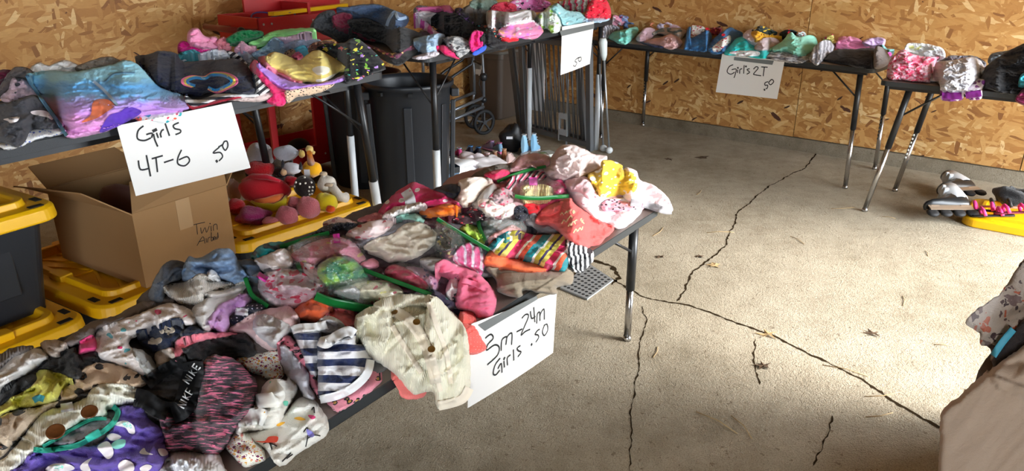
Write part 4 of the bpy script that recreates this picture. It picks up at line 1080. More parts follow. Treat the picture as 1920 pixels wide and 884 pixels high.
# ------------------------------------------------------------------ cloth materials
def fab(kind, *cols, sc=1., rough=.9, weave=.35, crk=.5, **kw):
    key = repr(('fab', kind, cols, sc, weave, crk, rough, sorted(kw.items())))
    if key in MC: return MC[key]
    s = NT('fabric_'+kind); uv = s.coord('UV'); C = [srgb(tuple(min(242, v*(1.12 if max(c) > 150 else 1)) for v in c)) for c in cols]; col = None
    if kind == 'plain': col = C[0]
    elif kind == 'stripes':       # cols around the cycle with widths
        sep = s.n('ShaderNodeSeparateXYZ'); s.l(s.mapping(uv, (1, 1, 1), (0, 0, kw.get('rot', 0))), sep.inputs[0])
        f = s.math('FRACT', s.math('MULTIPLY', sep.outputs[0], sc)); w = kw.get('w') or [1]*len(C); tot = sum(w); x = 0; st = []
        for c, q in zip(C, w): st.append((x/tot, c)); x += q
        col = s.ramp(f, st, 'CONSTANT')
    elif kind == 'dots':
        d, _ = s.voro(uv, sc, kw.get('rnd', .25)); col = s.mix(s.math('LESS_THAN', d, kw.get('r', .22)), C[0], C[1])
    elif kind == 'floral':        # background + palette blobs
        nz = s.noise(uv, sc*1.6, 2)[1]; w = s.n('ShaderNodeVectorMath', operation='MULTIPLY_ADD'); s.l(nz, w.inputs[0]); k = kw.get('warp', .5)/sc; w.inputs[1].default_value = (k, k, k); s.l(uv, w.inputs[2])
        col = C[0]
        for j, (q, r) in enumerate(((1., kw.get('r', .36)), (1.7, kw.get('r', .36)*.85))):
            d, c = s.voro(s.mapping(w.outputs[0], (1, 1, 1), (0, 0, j), (j*3, 0, 0)), sc*q); sp = s.n('ShaderNodeSeparateColor'); s.l(c, sp.inputs[0])
            pal = C[1:]; rc = s.ramp(sp.outputs[0], [(i/len(pal), p) for i, p in enumerate(pal)], 'CONSTANT')
            m_ = s.math('LESS_THAN', s.math('ADD', d, s.math('MULTIPLY', sp.outputs[1], .12)), r)
            col = s.mix(m_, col, rc)
            if kw.get('core'): col = s.mix(s.math('LESS_THAN', d, r*.28), col, srgb(kw['core']))
    elif kind == 'leopard':
        nz = s.noise(uv, sc*1.5, 2)[1]; w = s.n('ShaderNodeVectorMath', operation='MULTIPLY_ADD'); s.l(nz, w.inputs[0]); k = .35/sc; w.inputs[1].default_value = (k, k, k); s.l(uv, w.inputs[2])
        d, c = s.voro(w.outputs[0], sc, .85); br = s.noise(uv, sc*2.2, 1)[0]
        ring = s.math('MULTIPLY', s.math('GREATER_THAN', d, kw.get('r0', .20)), s.math('LESS_THAN', d, kw.get('r1', .36)))
        ring = s.math('MULTIPLY', ring, s.math('GREATER_THAN', br, .40))
        col = s.mix(s.math('LESS_THAN', d, kw.get('r0', .20)), C[0], C[2]); col = s.mix(ring, col, C[1])
    elif kind == 'marl':
        f = s.noise(s.mapping(uv, (sc*.16, sc, 1), (0, 0, 0)), 1., 3, .6, .6)[0]; col = s.ramp(f, [(0, C[0]), (.44, C[0]), (.47, C[1]), (.53, C[1]), (.57, C[2]), (1, C[2])])
    elif kind == 'tiedye':
        f = s.noise(uv, sc, 3, .5, 1.2)[0]; n_ = len(C); col = s.ramp(f, [(.30+.4*i/(n_-1), c) for i, c in enumerate(C)])
    elif kind == 'grad':
        sep = s.n('ShaderNodeSeparateXYZ'); s.l(s.mapping(uv, (1, 1, 1), (0, 0, kw.get('rot', 0))), sep.inputs[0]); f0 = s.noise(uv, 14, 3)[0]
        f = s.math('ADD', s.math('MULTIPLY_ADD', sep.outputs[0], sc, kw.get('off', .5)), s.math('MULTIPLY', s.math('SUBTRACT', f0, .5), .35)); n_ = len(C)
        col = s.ramp(f, [(i/(n_-1), c) for i, c in enumerate(C)])
    elif kind == 'camo':
        f = s.noise(uv, sc, 1)[0]; n_ = len(C); col = s.ramp(f, [(.25+.5*i/n_, c) for i, c in enumerate(C)], 'CONSTANT')
    elif kind == 'denim':
        f = s.noise(uv, 60, 3, .7)[0]; g = s.noise(uv, 9, 3, .6)[0]; col = s.mix(s.math('MULTIPLY_ADD', s.math('ADD', f, g), 1.6, -1.1, clamp=True), C[0], C[1])
    a = s.noise(uv, 5, 2)[0]
    col = s.mix(s.math('MULTIPLY', a, .22), col, (.0, .0, .0, 1)) if False else col
    # weave and small creases as bump only
    cr = s.noise(uv, 42, 3, .6, 1.0)[0]
    if kind == 'denim' or kw.get('rib'):
        sep2 = s.n('ShaderNodeSeparateXYZ'); s.l(s.mapping(uv, (1, 1, 1), (0, 0, .6 if kind == 'denim' else 0)), sep2.inputs[0])
        wv = s.math('SINE', s.math('MULTIPLY', sep2.outputs[0], 2*math.pi*kw.get('rib', 420)))
        hh = s.math('ADD', s.math('MULTIPLY', cr, crk*2), s.math('MULTIPLY', wv, .35 if kw.get('rib') else .06))
    else:
        hh = s.math('ADD', s.math('MULTIPLY', cr, crk*2), s.math('MULTIPLY', s.noise(uv, 520, 1)[0], weave))
    nrm = s.bump(hh, kw.get('bs', .75), .006)
    s.p.inputs['Sheen Weight'].default_value = .15
    MC[key] = s.fin(col, rough, 0, nrm, .2); return MC[key]
def tile(x0, y0, k=4.0):
    return lambda *p: [(x0+x/k, y0+y/k) for x, y in p]
Ta, Tb, Tc, Td, Te = tile(0, 663), tile(0, 520), tile(300, 440), tile(400, 600), tile(600, 400)
Tf, Tg, Th, Ti, Tj, Tk = tile(560, 330), tile(800, 240), tile(0, 80), tile(320, 30), tile(440, 0), tile(780, 0)
Tl, Tm, Tn, To = tile(1110, 20, 5.325), tile(1420, 30, 3.84), tile(380, 240), tile(800, 560, 4.018)
Tp = tile(0, 0, 1)
PLAS = None
def plastic():
    global PLAS
    if PLAS: return PLAS
    s = NT('clear_bag_plastic'); uv = s.coord('UV'); s.t.nodes.remove(s.p)
    tr = s.n('ShaderNodeBsdfTransparent'); tr.inputs[0].default_value = (.93, .95, .95, 1); gl = s.n('ShaderNodeBsdfGlossy'); gl.inputs['Roughness'].default_value = .12; gl.inputs[0].default_value = (.9, .93, .93, 1)
    df = s.n('ShaderNodeBsdfDiffuse'); df.inputs[0].default_value = (.8, .84, .84, 1)
    b = s.bump(s.noise(uv, 45, 3, .7, 1.5)[0], .8, .012); s.l(b, gl.inputs['Normal'])
    lw = s.n('ShaderNodeLayerWeight'); lw.inputs[0].default_value = .35; s.l(b, lw.inputs['Normal'])
    m1 = s.n('ShaderNodeMixShader'); s.l(s.math('MULTIPLY_ADD', lw.outputs['Facing'], .42, .05), m1.inputs[0]); s.l(tr.outputs[0], m1.inputs[1]); s.l(gl.outputs[0], m1.inputs[2])
    m2 = s.n('ShaderNodeMixShader'); m2.inputs[0].default_value = .02; s.l(m1.outputs[0], m2.inputs[1]); s.l(df.outputs[0], m2.inputs[2])
    s.l(m2.outputs[0], s.out.inputs[0]); PLAS = s.m; return PLAS
ZIP = paint('green_zip', (12, 104, 44), .3)
def zipbag(hp, label, pts, strips, t=.012, w=.012):
    o = cloth(hp, 'zip_bag', label, 'plastic bag', pts, t, plastic(), 'soft', reg=False, smooth_pts=True, group='clear zip bags of baby clothes', dome=.5, edge=.02)
    for st in strips: surf_ribbon(hp, st, w, ZIP, o, 'zip_strip', lift=t*.7, th=.002, stiff=True)
    return o
# ------------------------------------------------------------------ clothes on the low front table
HF = Relief(FT, 9, 3.2, 1.4, .0038, 1.15)
WHT, CRM, GRY = (226, 222, 218), (216, 206, 188), (150, 148, 148)
BLKF = fab('plain', (22, 22, 24), crk=.35)
def C(name, label, pts, t, mat, sty='crumple', a=0., cat=None, hp=None, **kw):
    return cloth(hp or HF, name, label, cat or name.replace('_', ' '), pts, t, mat, sty, a, **kw)
# bottom layer
C('blanket', 'dark grey blanket spread flat under the heap nearest the camera', Tp((-60, 700), (60, 655), (180, 610), (270, 590), (420, 640), (400, 760), (280, 850), (60, 960), (-60, 960)), .035, fab('plain', (70, 66, 66)), 'soft')
C('sweatshirt', 'grey-brown sweatshirt buried in the middle of the front heap', Tp((255, 565), (400, 500), (520, 490), (690, 560), (640, 680), (500, 700), (330, 680)), .05, fab('plain', (96, 84, 80)), 'soft')
C('sweatshirt', 'dark plum sweatshirt buried between the zip bags', Tp((480, 480), (620, 430), (760, 420), (880, 500), (830, 600), (680, 590), (560, 560)), .05, fab('plain', (74, 52, 62)), 'soft')
C('blanket', 'grey blanket buried under the beige trousers and the maroon top', Tp((640, 420), (740, 375), (900, 345), (1010, 420), (920, 520), (780, 500)), .05, fab('plain', (92, 84, 86)), 'soft')
C('blanket', 'dusty pink blanket buried under the far end of the front heap', Tp((830, 345), (960, 305), (1090, 305), (1190, 350), (1170, 400), (1040, 450), (920, 430)), .05, fab('plain', (168, 130, 132)), 'soft')
C('pants', 'khaki trousers folded on the bare table edge above the 3m-24m sign', Te((1240, 410), (1330, 400), (1700, 440), (1880, 440), (1890, 530), (1780, 560), (1770, 610), (1650, 600), (1530, 575), (1520, 620), (1460, 635), (1330, 590), (1320, 500)), .035, fab('plain', (142, 128, 108)), 'fold', .2)
# far end
C('sleep_suit', 'white and pink sleep suit lying flat under the coral bodysuit near the far corner', Tg((1030, 400), (1180, 370), (1240, 440), (1290, 500), (1420, 530), (1560, 500), (1620, 570), (1600, 650), (1500, 740), (1420, 760), (1280, 700), (1150, 600), (1080, 500)), .03, fab('floral', (222, 206, 208), (206, 170, 178), (232, 222, 222), sc=22, r=.2), 'soft', .4)
C('blanket', 'pale pink patterned blanket with grey lace trim hanging over the far corner', Tg((1480, 310), (1570, 320), (1600, 390), (1700, 430), (1790, 500), (1830, 560), (1845, 625), (1780, 625), (1700, 590), (1560, 570), (1470, 500)), .022, fab('floral', (222, 200, 202), (200, 160, 172), (236, 226, 226), sc=26, r=.24), 'soft', .3)
lt = surf_ribbon(HF, Tg((1530, 560), (1640, 575), (1720, 600), (1790, 620), (1840, 622)), .03, fab('plain', (150, 146, 148), crk=1.4), None, 'lace_trim', lift=.004, th=.006, label='ruffled grey lace edging along the pale pink blanket at the table corner', cat='lace trim')
C('shirt', 'pink shirt with black cheetah spots beside the yellow daisy bodysuit', Tg((1310, 575), (1390, 525), (1480, 555), (1610, 560), (1620, 600), (1480, 620), (1340, 625)), .025, fab('leopard', (226, 150, 164), (30, 26, 30), (30, 26, 30), sc=70, r0=.28, r1=.30), 'crumple')
C('fleece', 'blush pink fleece balled up at the far end of the front table', Tg((1000, 140), (1080, 125), (1190, 160), (1250, 195), (1350, 210), (1340, 250), (1290, 330), (1120, 385), (960, 395), (880, 330), (920, 240)), .085, fab('plain', (204, 186, 182), weave=.6), 'heavy', .5)
C('shirt', 'pink long-sleeved shirt under the yellow daisy bodysuit', Tg((1030, 400), (1110, 380), (1200, 370), (1260, 450), (1290, 510), (1230, 540), (1150, 480), (1060, 470)), .03, fab('plain', (206, 172, 176)), 'crumple', .8)
C('bodysuit', 'yellow bodysuit with white daisies on the far end of the heap', Tg((1310, 250), (1370, 240), (1460, 275), (1475, 310), (1550, 340), (1580, 400), (1560, 480), (1480, 490), (1330, 520), (1290, 500), (1250, 430), (1210, 350), (1300, 310)), .035, fab('floral', (198, 164, 48), (240, 234, 214), (236, 228, 200), sc=24, r=.33, warp=.1, core=(196, 160, 60)), 'crumple', .3, amp=.7)
C('shirt', 'magenta top squeezed beside the bag with the yellow knit', Tg((900, 420), (1010, 390), (1050, 490), (940, 510)), .035, fab('plain', (190, 30, 100)), 'crumple')
C('shirt', 'crimson-pink top under the coral bodysuit shoulder', Tg((820, 560), (900, 520), (1040, 520), (1060, 560), (960, 640), (860, 640)), .03, fab('plain', (176, 46, 84)), 'crumple')
# behind left
C('fur_vest', 'brown-grey fuzzy vest at the back edge of the front table', Tg((330, 370), (420, 310), (560, 270), (640, 300), (600, 370), (480, 400), (380, 400)), .045, fab('plain', (116, 104, 94), weave=1.5), 'lace')
C('shirt', 'magenta shirt behind the pink zip bag', Tg((430, 345), (560, 310), (625, 330), (570, 390), (480, 385)), .04, fab('plain', (200, 30, 78)), 'crumple')
o = C('shirt', 'dusty rose shirt packed in the rearmost zip bag', Tg((650, 260), (720, 205), (830, 190), (915, 215), (900, 290), (700, 335), (620, 330)), .05, fab('plain', (190, 130, 136)), 'heavy')
zipbag(HF, 'clear zip bag of dusty rose clothing at the back of the front table', Tg((610, 330), (640, 250), (740, 180), (880, 180), (930, 230), (900, 300), (720, 350)), [Tg((530, 405), (620, 365), (720, 330), (820, 305), (895, 290))])
C('blouse', 'cream blouse printed with brown foxes behind the braided cloths', Tg((240, 400), (330, 370), (450, 370), (500, 420), (400, 520), (300, 600), (205, 560), (250, 470)), .045, fab('floral', (212, 198, 186), (120, 70, 46), (222, 212, 204), (196, 186, 180), sc=16, r=.3), 'crumple', .7)
C('shirt', 'dark navy shirt at the back edge beside the pink polka dot robe', Tg((70, 450), (200, 420), (250, 460), (190, 530), (90, 510)), .035, fab('plain', (34, 34, 50)), 'crumple')
C('fabric_panel', 'grey folded mesh panel between the fox blouse and the braided cloths', Tg((340, 570), (420, 480), (500, 415), (560, 430), (500, 520), (420, 590), (360, 625)), .022, fab('plain', (158, 152, 148), weave=1), 'flat', smooth_pts=False)
C('scarf', 'pink and grey knotted scarf beside the bag with the yellow knit', Tg((480, 500), (560, 450), (640, 470), (640, 560), (540, 590), (470, 560)), .03, fab('floral', (168, 140, 142), (196, 70, 96), (120, 110, 112), sc=30), 'lace')
C('shirt', 'striped pink and black shirt rolled inside the bag with the pink sticker', Tg((590, 430), (660, 350), (760, 325), (880, 330), (880, 390), (700, 410), (640, 470)), .045, fab('stripes', (190, 60, 90), (30, 26, 30), (216, 190, 196), sc=50, rot=.5), 'heavy')
C('sweater', 'butter yellow ribbed knit packed in the round zip bag', Tg((700, 450), (760, 425), (880, 425), (950, 460), (920, 555), (800, 570), (720, 560)), .06, fab('plain', (222, 200, 140), rib=170), 'roll', 1.4)
b_ = zipbag(HF, 'clear zip bag around the butter yellow knit, green zip towards the camera', Tg((630, 450), (680, 405), (790, 380), (950, 385), (1040, 450), (1060, 500), (900, 545), (760, 545), (670, 520)), [Tg((662, 512), (740, 525), (850, 528), (960, 520), (1068, 512))], .018, .014)
surf_ribbon(HF, Tg((770, 402), (830, 400)), .03, paint('pink_sticker', (226, 60, 170), .5), b_, 'price_sticker', lift=.02)
# pink robe and neighbours (tile f)
C('robe', 'magenta robe with white polka dots at the back edge of the front table', Tf((590, 300), (630, 220), (720, 130), (800, 75), (870, 45), (970, 90), (1100, 140), (1215, 215), (1200, 260), (1000, 230), (800, 290), (640, 340)), .10, fab('dots', (196, 42, 98), (236, 214, 220), sc=20, r=.2), 'heavy', .4)
surf_ribbon(HF, Tf((800, 110), (830, 160), (840, 210)), .035, paint('care_label', (222, 222, 226), .7), HF and bpy.data.objects['robe'], 'care_label', lift=.004)
C('shirt', 'speckled dusty rose shirt at the back-left edge by the toy tote', Tf((440, 330), (560, 280), (640, 290), (620, 340), (500, 350)), .03, fab('floral', (190, 110, 126), (214, 150, 160), sc=30), 'crumple')
C('shirt', 'white ribbed shirt draped in front of the polka dot robe', Tf((620, 320), (700, 240), (800, 220), (900, 195), (965, 225), (860, 270), (740, 320)), .03, fab('plain', (218, 208, 204), rib=90), 'crumple', .5)
C('leggings', 'mint green leggings curled in front of the polka dot robe', Tf((740, 300), (830, 280), (900, 290), (965, 350), (945, 385), (840, 345), (740, 330)), .035, fab('plain', (128, 174, 160)), 'roll', .6)
C('shirt', 'maroon velvet top beside the orange shirt', Tf((940, 350), (1010, 300), (1180, 250), (1290, 240), (1200, 300), (1120, 370), (1000, 400)), .035, fab('plain', (74, 18, 34)), 'crumple', .5)
C('shirt', 'bright orange shirt in front of the polka dot robe', Tf((905, 270), (960, 240), (1000, 235), (1120, 205), (1215, 240), (1170, 280), (1070, 305), (960, 300)), .035, fab('plain', (232, 110, 24)), 'crumple', .4)
C('shirt', 'white and pink floral shirt by the tote of toys', Tf((180, 360), (280, 312), (370, 325), (440, 360), (300, 400)), .03, fab('floral', (206, 184, 184), (170, 110, 120), (230, 216, 214), sc=40), 'crumple')
C('skirt', 'black sequined skirt at the back-left edge of the front table', Tf((95, 440), (200, 375), (320, 350), (450, 360), (330, 395), (180, 450)), .025, fab('dots', (18, 20, 34), (120, 126, 150), sc=110, r=.2), 'crumple')
C('leggings', 'grey leggings behind the beige ruffled trousers', Tf((420, 490), (560, 440), (680, 380), (800, 330), (880, 350), (740, 410), (560, 500), (470, 540)), .035, fab('plain', (138, 136, 142)), 'roll', .5)
C('shirt', 'white shirt with red flowers left of the beige ruffled trousers', Tf((350, 440), (480, 360), (620, 325), (730, 320), (690, 390), (590, 450), (440, 480)), .04, fab('floral', (216, 196, 194), (184, 60, 70), (206, 140, 146), (196, 190, 190), sc=26, r=.3), 'crumple', .5)
C('pants', 'large beige ruffled trousers balled up in the middle of the heap', Tf((485, 530), (580, 470), (690, 440), (790, 365), (900, 345), (1000, 395), (1045, 470), (920, 590), (760, 640), (670, 650), (630, 620), (560, 590)), .075, fab('plain', (200, 190, 174)), 'heavy', .5)
C('shirt', 'dark red floral shirt beside the lime green cloth', Tg((190, 690), (270, 640), (360, 605), (450, 650), (440, 700), (330, 730), (230, 720)), .035, fab('floral', (60, 28, 36), (190, 60, 70), (220, 200, 190), sc=46, r=.3), 'crumple')
C('cloth_bundle', 'white and pink braided cloths piled behind the grey bag', Tg((385, 560), (450, 530), (560, 580), (650, 560), (660, 640), (540, 700), (430, 640)), .045, fab('floral', (206, 190, 182), (200, 120, 130), (226, 220, 214), sc=24), 'lace')
C('socks', 'bright red rolled socks behind the coral bodysuit', Tg((725, 580), (790, 565), (850, 585), (840, 640), (780, 660), (735, 630)), .05, fab('plain', (202, 18, 34)), 'roll')
C('socks', 'navy dotted rolled socks left of the red ones', Tg((655, 610), (700, 580), (750, 600), (765, 660), (720, 700), (670, 680)), .05, fab('dots', (22, 24, 38), (120, 120, 140), sc=90, r=.18), 'roll')
C('shirt', 'heather grey shirt beneath the left sleeve of the coral bodysuit', Tg((740, 690), (810, 640), (900, 720), (1010, 800), (900, 800), (770, 740)), .035, fab('plain', (132, 128, 130)), 'roll', .4)
C('shirt', 'black dotted scrap under the grey shirt by the striped top', Tg((700, 750), (780, 740), (830, 780), (760, 800)), .02, fab('plain', (26, 26, 34)), 'crumple')
C('shirt', 'pale grey shirt inside the grey zip bag', Tg((380, 730), (480, 690), (600, 690), (720, 700), (740, 780), (560, 830), (430, 850)), .04, fab('plain', (140, 144, 142)), 'crumple')
zipbag(HF, 'clear zip bag of pale grey clothing above the rainbow striped shirt', Tg((380, 710), (480, 670), (680, 680), (760, 790), (600, 850), (430, 860)), [Tg((385, 700), (400, 760), (440, 850))])
C('cloth_strip', 'lime green smocked cloth behind the bag with the dark floral print', Tg((250, 750), (330, 720), (390, 760), (440, 850), (390, 870), (300, 800)), .04, fab('plain', (164, 196, 74)), 'lace')
C('shirt', 'faded pink shirt tucked behind the rainbow striped shirt', Tg((460, 830), (540, 770), (650, 730), (710, 780), (600, 850), (500, 884)), .035, fab('plain', (206, 150, 146)), 'crumple')
# bags in the middle
C('shirt', 'dark floral shirt with green leaves packed in the middle zip bag', Tf((1040, 430), (1120, 400), (1210, 430), (1240, 520), (1220, 620), (1100, 610), (1030, 540)), .04, fab('floral', (32, 36, 36), (120, 140, 90), (190, 170, 90), (160, 160, 160), (210, 90, 130), sc=34, r=.26), 'heavy')
C('leggings', 'pink and white leggings rolled in the middle zip bag', Tf((1165, 580), (1250, 500), (1350, 520), (1400, 610), (1370, 740), (1300, 700), (1180, 650)), .045, fab('stripes', (222, 60, 130), (232, 206, 216), (216, 96, 150), sc=40), 'heavy')
zipbag(HF, 'clear zip bag of dark floral and pink clothing, green zip towards the back', Tf((1035, 330), (1240, 430), (1430, 560), (1400, 700), (1270, 720), (1100, 650), (1010, 570)), [Tf((1038, 322), (1120, 375), (1230, 440), (1330, 500), (1432, 558))])
o = C('shirt', 'coral orange shirt beneath the rainbow striped one', Te((1240, 330), (1290, 275), (1450, 340), (1650, 380), (1710, 430), (1550, 445), (1400, 420), (1240, 385)), .03, fab('plain', (226, 104, 62)), 'flat', .2)
o = C('shirt', 'rainbow striped shirt above the khaki trousers', Te((1260, 235), (1330, 180), (1440, 125), (1560, 150), (1640, 165), (1830, 160), (1855, 240), (1865, 370), (1830, 435), (1700, 420), (1600, 370), (1350, 320), (1290, 280)), .045, fab('stripes', (30, 140, 150), (226, 220, 210), (168, 160, 50), (52, 36, 80), (200, 190, 90), (196, 40, 90), (228, 214, 206), (206, 84, 50), sc=8, w=[3, 1, 2, 1, 2, 3, 1, 2], rot=.5), 'crumple', .2)
C('leggings', 'black and white striped leggings below the coral bodysuit', Tp((1060, 452), (1080, 446), (1104, 468), (1114, 484), (1102, 502), (1084, 512), (1070, 500)), .02, fab('stripes', (24, 24, 30), (224, 222, 222), sc=60), 'crumple')
o = C('bodysuit', 'coral bodysuit with cream lettering laid across the far end', Tg((820, 665), (900, 590), (1070, 528), (1110, 570), (1290, 690), (1400, 740), (1390, 785), (1340, 830), (1280, 884), (1150, 880), (1050, 830), (960, 740), (900, 722), (825, 720)), .03, fab('plain', (206, 88, 84)), 'soft', .5)
gold = paint('cream_print', (224, 190, 150), .7)
for st in ([(1000, 655), (1015, 635), (1030, 655)], [(1035, 645), (1050, 625), (1060, 640)], [(1045, 635), (1085, 612)], [(1095, 630), (1103, 622), (1110, 632), (1100, 640), (1095, 630)],
           [(1010, 720), (1030, 690), (1045, 705), (1060, 680)], [(1055, 690), (1080, 660), (1090, 680)], [(1060, 740), (1075, 715), (1080, 735)], [(1085, 735), (1090, 710), (1110, 700)], [(1115, 725), (1110, 700), (1130, 690)],
           [(1100, 790), (1120, 760), (1130, 780)], [(1135, 775), (1150, 750), (1160, 770)], [(1165, 765), (1170, 740)], [(1160, 700), (1155, 685), (1165, 682)], [(1165, 700), (1182, 720)], [(1172, 690), (1162, 710)]):
    surf_ribbon(HF, Tg(*st), .004, gold, o, 'lettering', lift=.0015, th=.0005)
# left-middle
C('jeans', 'dark grey jeans with ribbed waistband at the back-left edge', Tc((-80, 420), (0, 260), (80, 195), (190, 210), (220, 260), (150, 340), (60, 380), (20, 500), (-70, 490)), .05, fab('denim', (44, 50, 62), (84, 92, 104)), 'gather', .8)
C('jeans', 'mid-blue denim piece behind the white floral shirt', Tc((590, 200), (700, 200), (760, 260), (770, 340), (700, 350), (620, 280)), .04, fab('denim', (54, 72, 96), (96, 116, 140)), 'crumple')
C('jeans', 'light blue jeans bunched beside the cardboard box', Tc((165, 340), (205, 175), (300, 175), (430, 108), (540, 118), (585, 190), (640, 280), (670, 330), (560, 380), (460, 340), (300, 360)), .075, fab('denim', (78, 108, 146), (140, 166, 196)), 'heavy', .6)
C('jacket', 'teal and black jacket at the back-left edge beside the yellow tote', Tc((680, 170), (740, 90), (860, 55), (960, 70), (900, 130), (800, 180)), .03, fab('camo', (14, 24, 28), (16, 122, 120), (18, 130, 128), sc=14), 'crumple')
C('shirt', 'white shirt with pink sprigs behind the heart print bag', Tc((710, 190), (800, 150), (930, 105), (1000, 190), (960, 260), (800, 270), (740, 235)), .045, fab('floral', (220, 206, 204), (206, 150, 160), sc=26, r=.2), 'crumple', .4)
C('shirt', 'pink printed shirt packed in the large rear zip bag', Tc((1000, 130), (1180, 45), (1330, 20), (1440, 50), (1510, 130), (1535, 190), (1400, 225), (1280, 170), (1150, 245), (1060, 220), (1000, 180)), .045, fab('floral', (206, 130, 150), (226, 170, 184), (200, 90, 120), (222, 190, 120), (196, 150, 160), sc=20, r=.36), 'heavy', .3)
b_ = zipbag(HF, 'clear zip bag of pink printed clothing, green zip along its left side', Tc((930, 100), (1120, 20), (1340, 0), (1480, 50), (1560, 200), (1400, 235), (1250, 180), (1140, 260), (990, 220)), [Tc((900, 95), (1040, 50), (1160, 15), (1270, -12))])
surf_ribbon(HF, Tc((1300, 32), (1350, 26)), .026, MC['pink_sticker'], b_, 'price_sticker', lift=.013)
C('shirt', 'white and red shirt behind the teal striped bag', Tc((1040, 215), (1120, 215), (1200, 260), (1280, 380), (1220, 400), (1100, 320)), .03, fab('floral', (196, 170, 168), (186, 50, 60), sc=20), 'crumple')
C('shirt', 'red lip-print baby cloth beside the green bag', Te((300, 385), (400, 335), (445, 395), (345, 415)), .02, fab('floral', (214, 140, 160), (160, 16, 40), sc=26, r=.3), 'flat')
C('shorts', 'green shorts with lime swirls packed in a zip bag', Te((-20, 400), (60, 345), (130, 325), (240, 340), (330, 420), (360, 480), (230, 520), (100, 555), (10, 520)), .05, fab('tiedye', (26, 122, 96), (40, 140, 104), (150, 200, 30), (30, 130, 100), sc=9), 'crumple')
zipbag(HF, 'clear zip bag of green and lime shorts in the middle of the heap', Te((-50, 430), (60, 325), (220, 320), (340, 420), (370, 490), (230, 540), (90, 570), (-20, 530)), [Tc((1028, 212), (1050, 260), (1062, 278))])
C('pants', 'pink and white striped trousers in the hot pink zip bag', Te((640, 410), (770, 410), (860, 470), (890, 540), (850, 590), (760, 520)), .045, fab('floral', (206, 150, 180), (90, 60, 130), (226, 196, 206), sc=30), 'fold', .9)
C('shirt', 'hot pink shirt packed in a zip bag beside the rose shorts', Te((485, 440), (550, 385), (640, 410), (740, 470), (810, 540), (800, 585), (700, 560), (560, 500)), .05, fab('plain', (222, 44, 92)), 'crumple', .6)
zipbag(HF, 'clear zip bag of hot pink clothing with a long green zip', Te((470, 430), (560, 370), (760, 385), (880, 460), (900, 550), (850, 610), (640, 550), (500, 490)), [Te((325, 425), (460, 475), (600, 525), (720, 570), (835, 612))])
C('leggings', 'grey heather leggings behind the rose shorts', Te((750, 345), (830, 330), (920, 350), (900, 400), (850, 440), (780, 400)), .04, fab('plain', (160, 154, 152)), 'roll', .7)
C('shirt', 'navy floral shirt under the rose shorts', Te((700, 610), (850, 570), (960, 640), (1050, 690), (1115, 765), (1100, 800), (1000, 765), (880, 670)), .022, fab('floral', (40, 34, 62), (120, 60, 120), (70, 120, 120), (160, 150, 170), sc=40), 'crumple', .8)
C('shirt', 'white shirt with black and pink leopard print under the rose shorts', Te((940, 590), (960, 520), (1010, 455), (1060, 500), (1030, 610), (980, 650)), .025, fab('leopard', (206, 198, 196), (24, 22, 26), (200, 90, 120), sc=28), 'crumple')
C('shorts', 'rose pink shorts with ruffled seam near the table edge', Te((860, 385), (930, 345), (1030, 385), (1130, 420), (1220, 480), (1310, 590), (1325, 660), (1295, 780), (1240, 790), (1180, 785), (1140, 740), (1020, 700), (1030, 560), (1040, 480), (960, 455), (880, 450)), .035, fab('plain', (200, 98, 124)), 'crumple', .6, amp=.7)
surf_ribbon(HF, Te((1060, 505), (1130, 520), (1190, 545), (1250, 580)), .014, fab('plain', (200, 98, 124), crk=1.5), bpy.data.objects['shorts.001'], 'ruffle', lift=.003, th=.006)
# hearts bag
C('shirt', 'pink and white heart print shirt packed in a zip bag', Tc((740, 330), (860, 265), (1040, 265), (1130, 335), (1230, 390), (1160, 455), (1140, 505), (1000, 550), (860, 530), (760, 460)), .06, fab('floral', (216, 190, 196), (206, 30, 74), (222, 60, 100), (232, 214, 216), sc=34, r=.36), 'heavy', .4)
b_ = zipbag(HF, 'clear zip bag of heart print clothing with green zip on its left edge', Tc((650, 340), (760, 270), (900, 240), (1070, 250), (1240, 380), (1180, 460), (1000, 560), (840, 550), (700, 470)), [Tc((640, 325), (665, 400), (700, 465), (810, 540))])
surf_ribbon(HF, Tc((755, 340), (780, 300)), .028, MC['pink_sticker'], b_, 'price_sticker', lift=.013)
C('hat', 'orange-brown stuffed cloth lump between the zip bags', Tc((1000, 580), (1060, 520), (1160, 480), (1280, 500), (1285, 560), (1200, 650), (1100, 645), (1010, 630)), .055, fab('plain', (196, 84, 46)), 'soft')
C('shirt', 'white and yellow floral shirt packed in the foremost zip bag', Tc((1310, 420), (1420, 370), (1600, 345), (1720, 350), (1820, 420), (1800, 470), (1710, 535), (1500, 480), (1340, 450)), .045, fab('floral', (222, 206, 180), (214, 80, 110), (226, 206, 130), (226, 150, 160), sc=26, r=.34), 'heavy', .3)
C('leggings', 'grey and white piece beside the floral shirt in the foremost zip bag', Tc((1300, 430), (1340, 390), (1440, 380), (1500, 430), (1460, 470), (1360, 460)), .05, fab('plain', (190, 188, 190)), 'crumple')
zipbag(HF, 'clear zip bag of floral clothing nearest the cream cardigan, broad green zip in front', Tc((1170, 430), (1330, 360), (1500, 320), (1700, 330), (1860, 420), (1780, 500), (1700, 570), (1420, 500)), [Tc((1166, 462), (1280, 505), (1420, 535), (1560, 560), (1695, 568))], .014, .022)
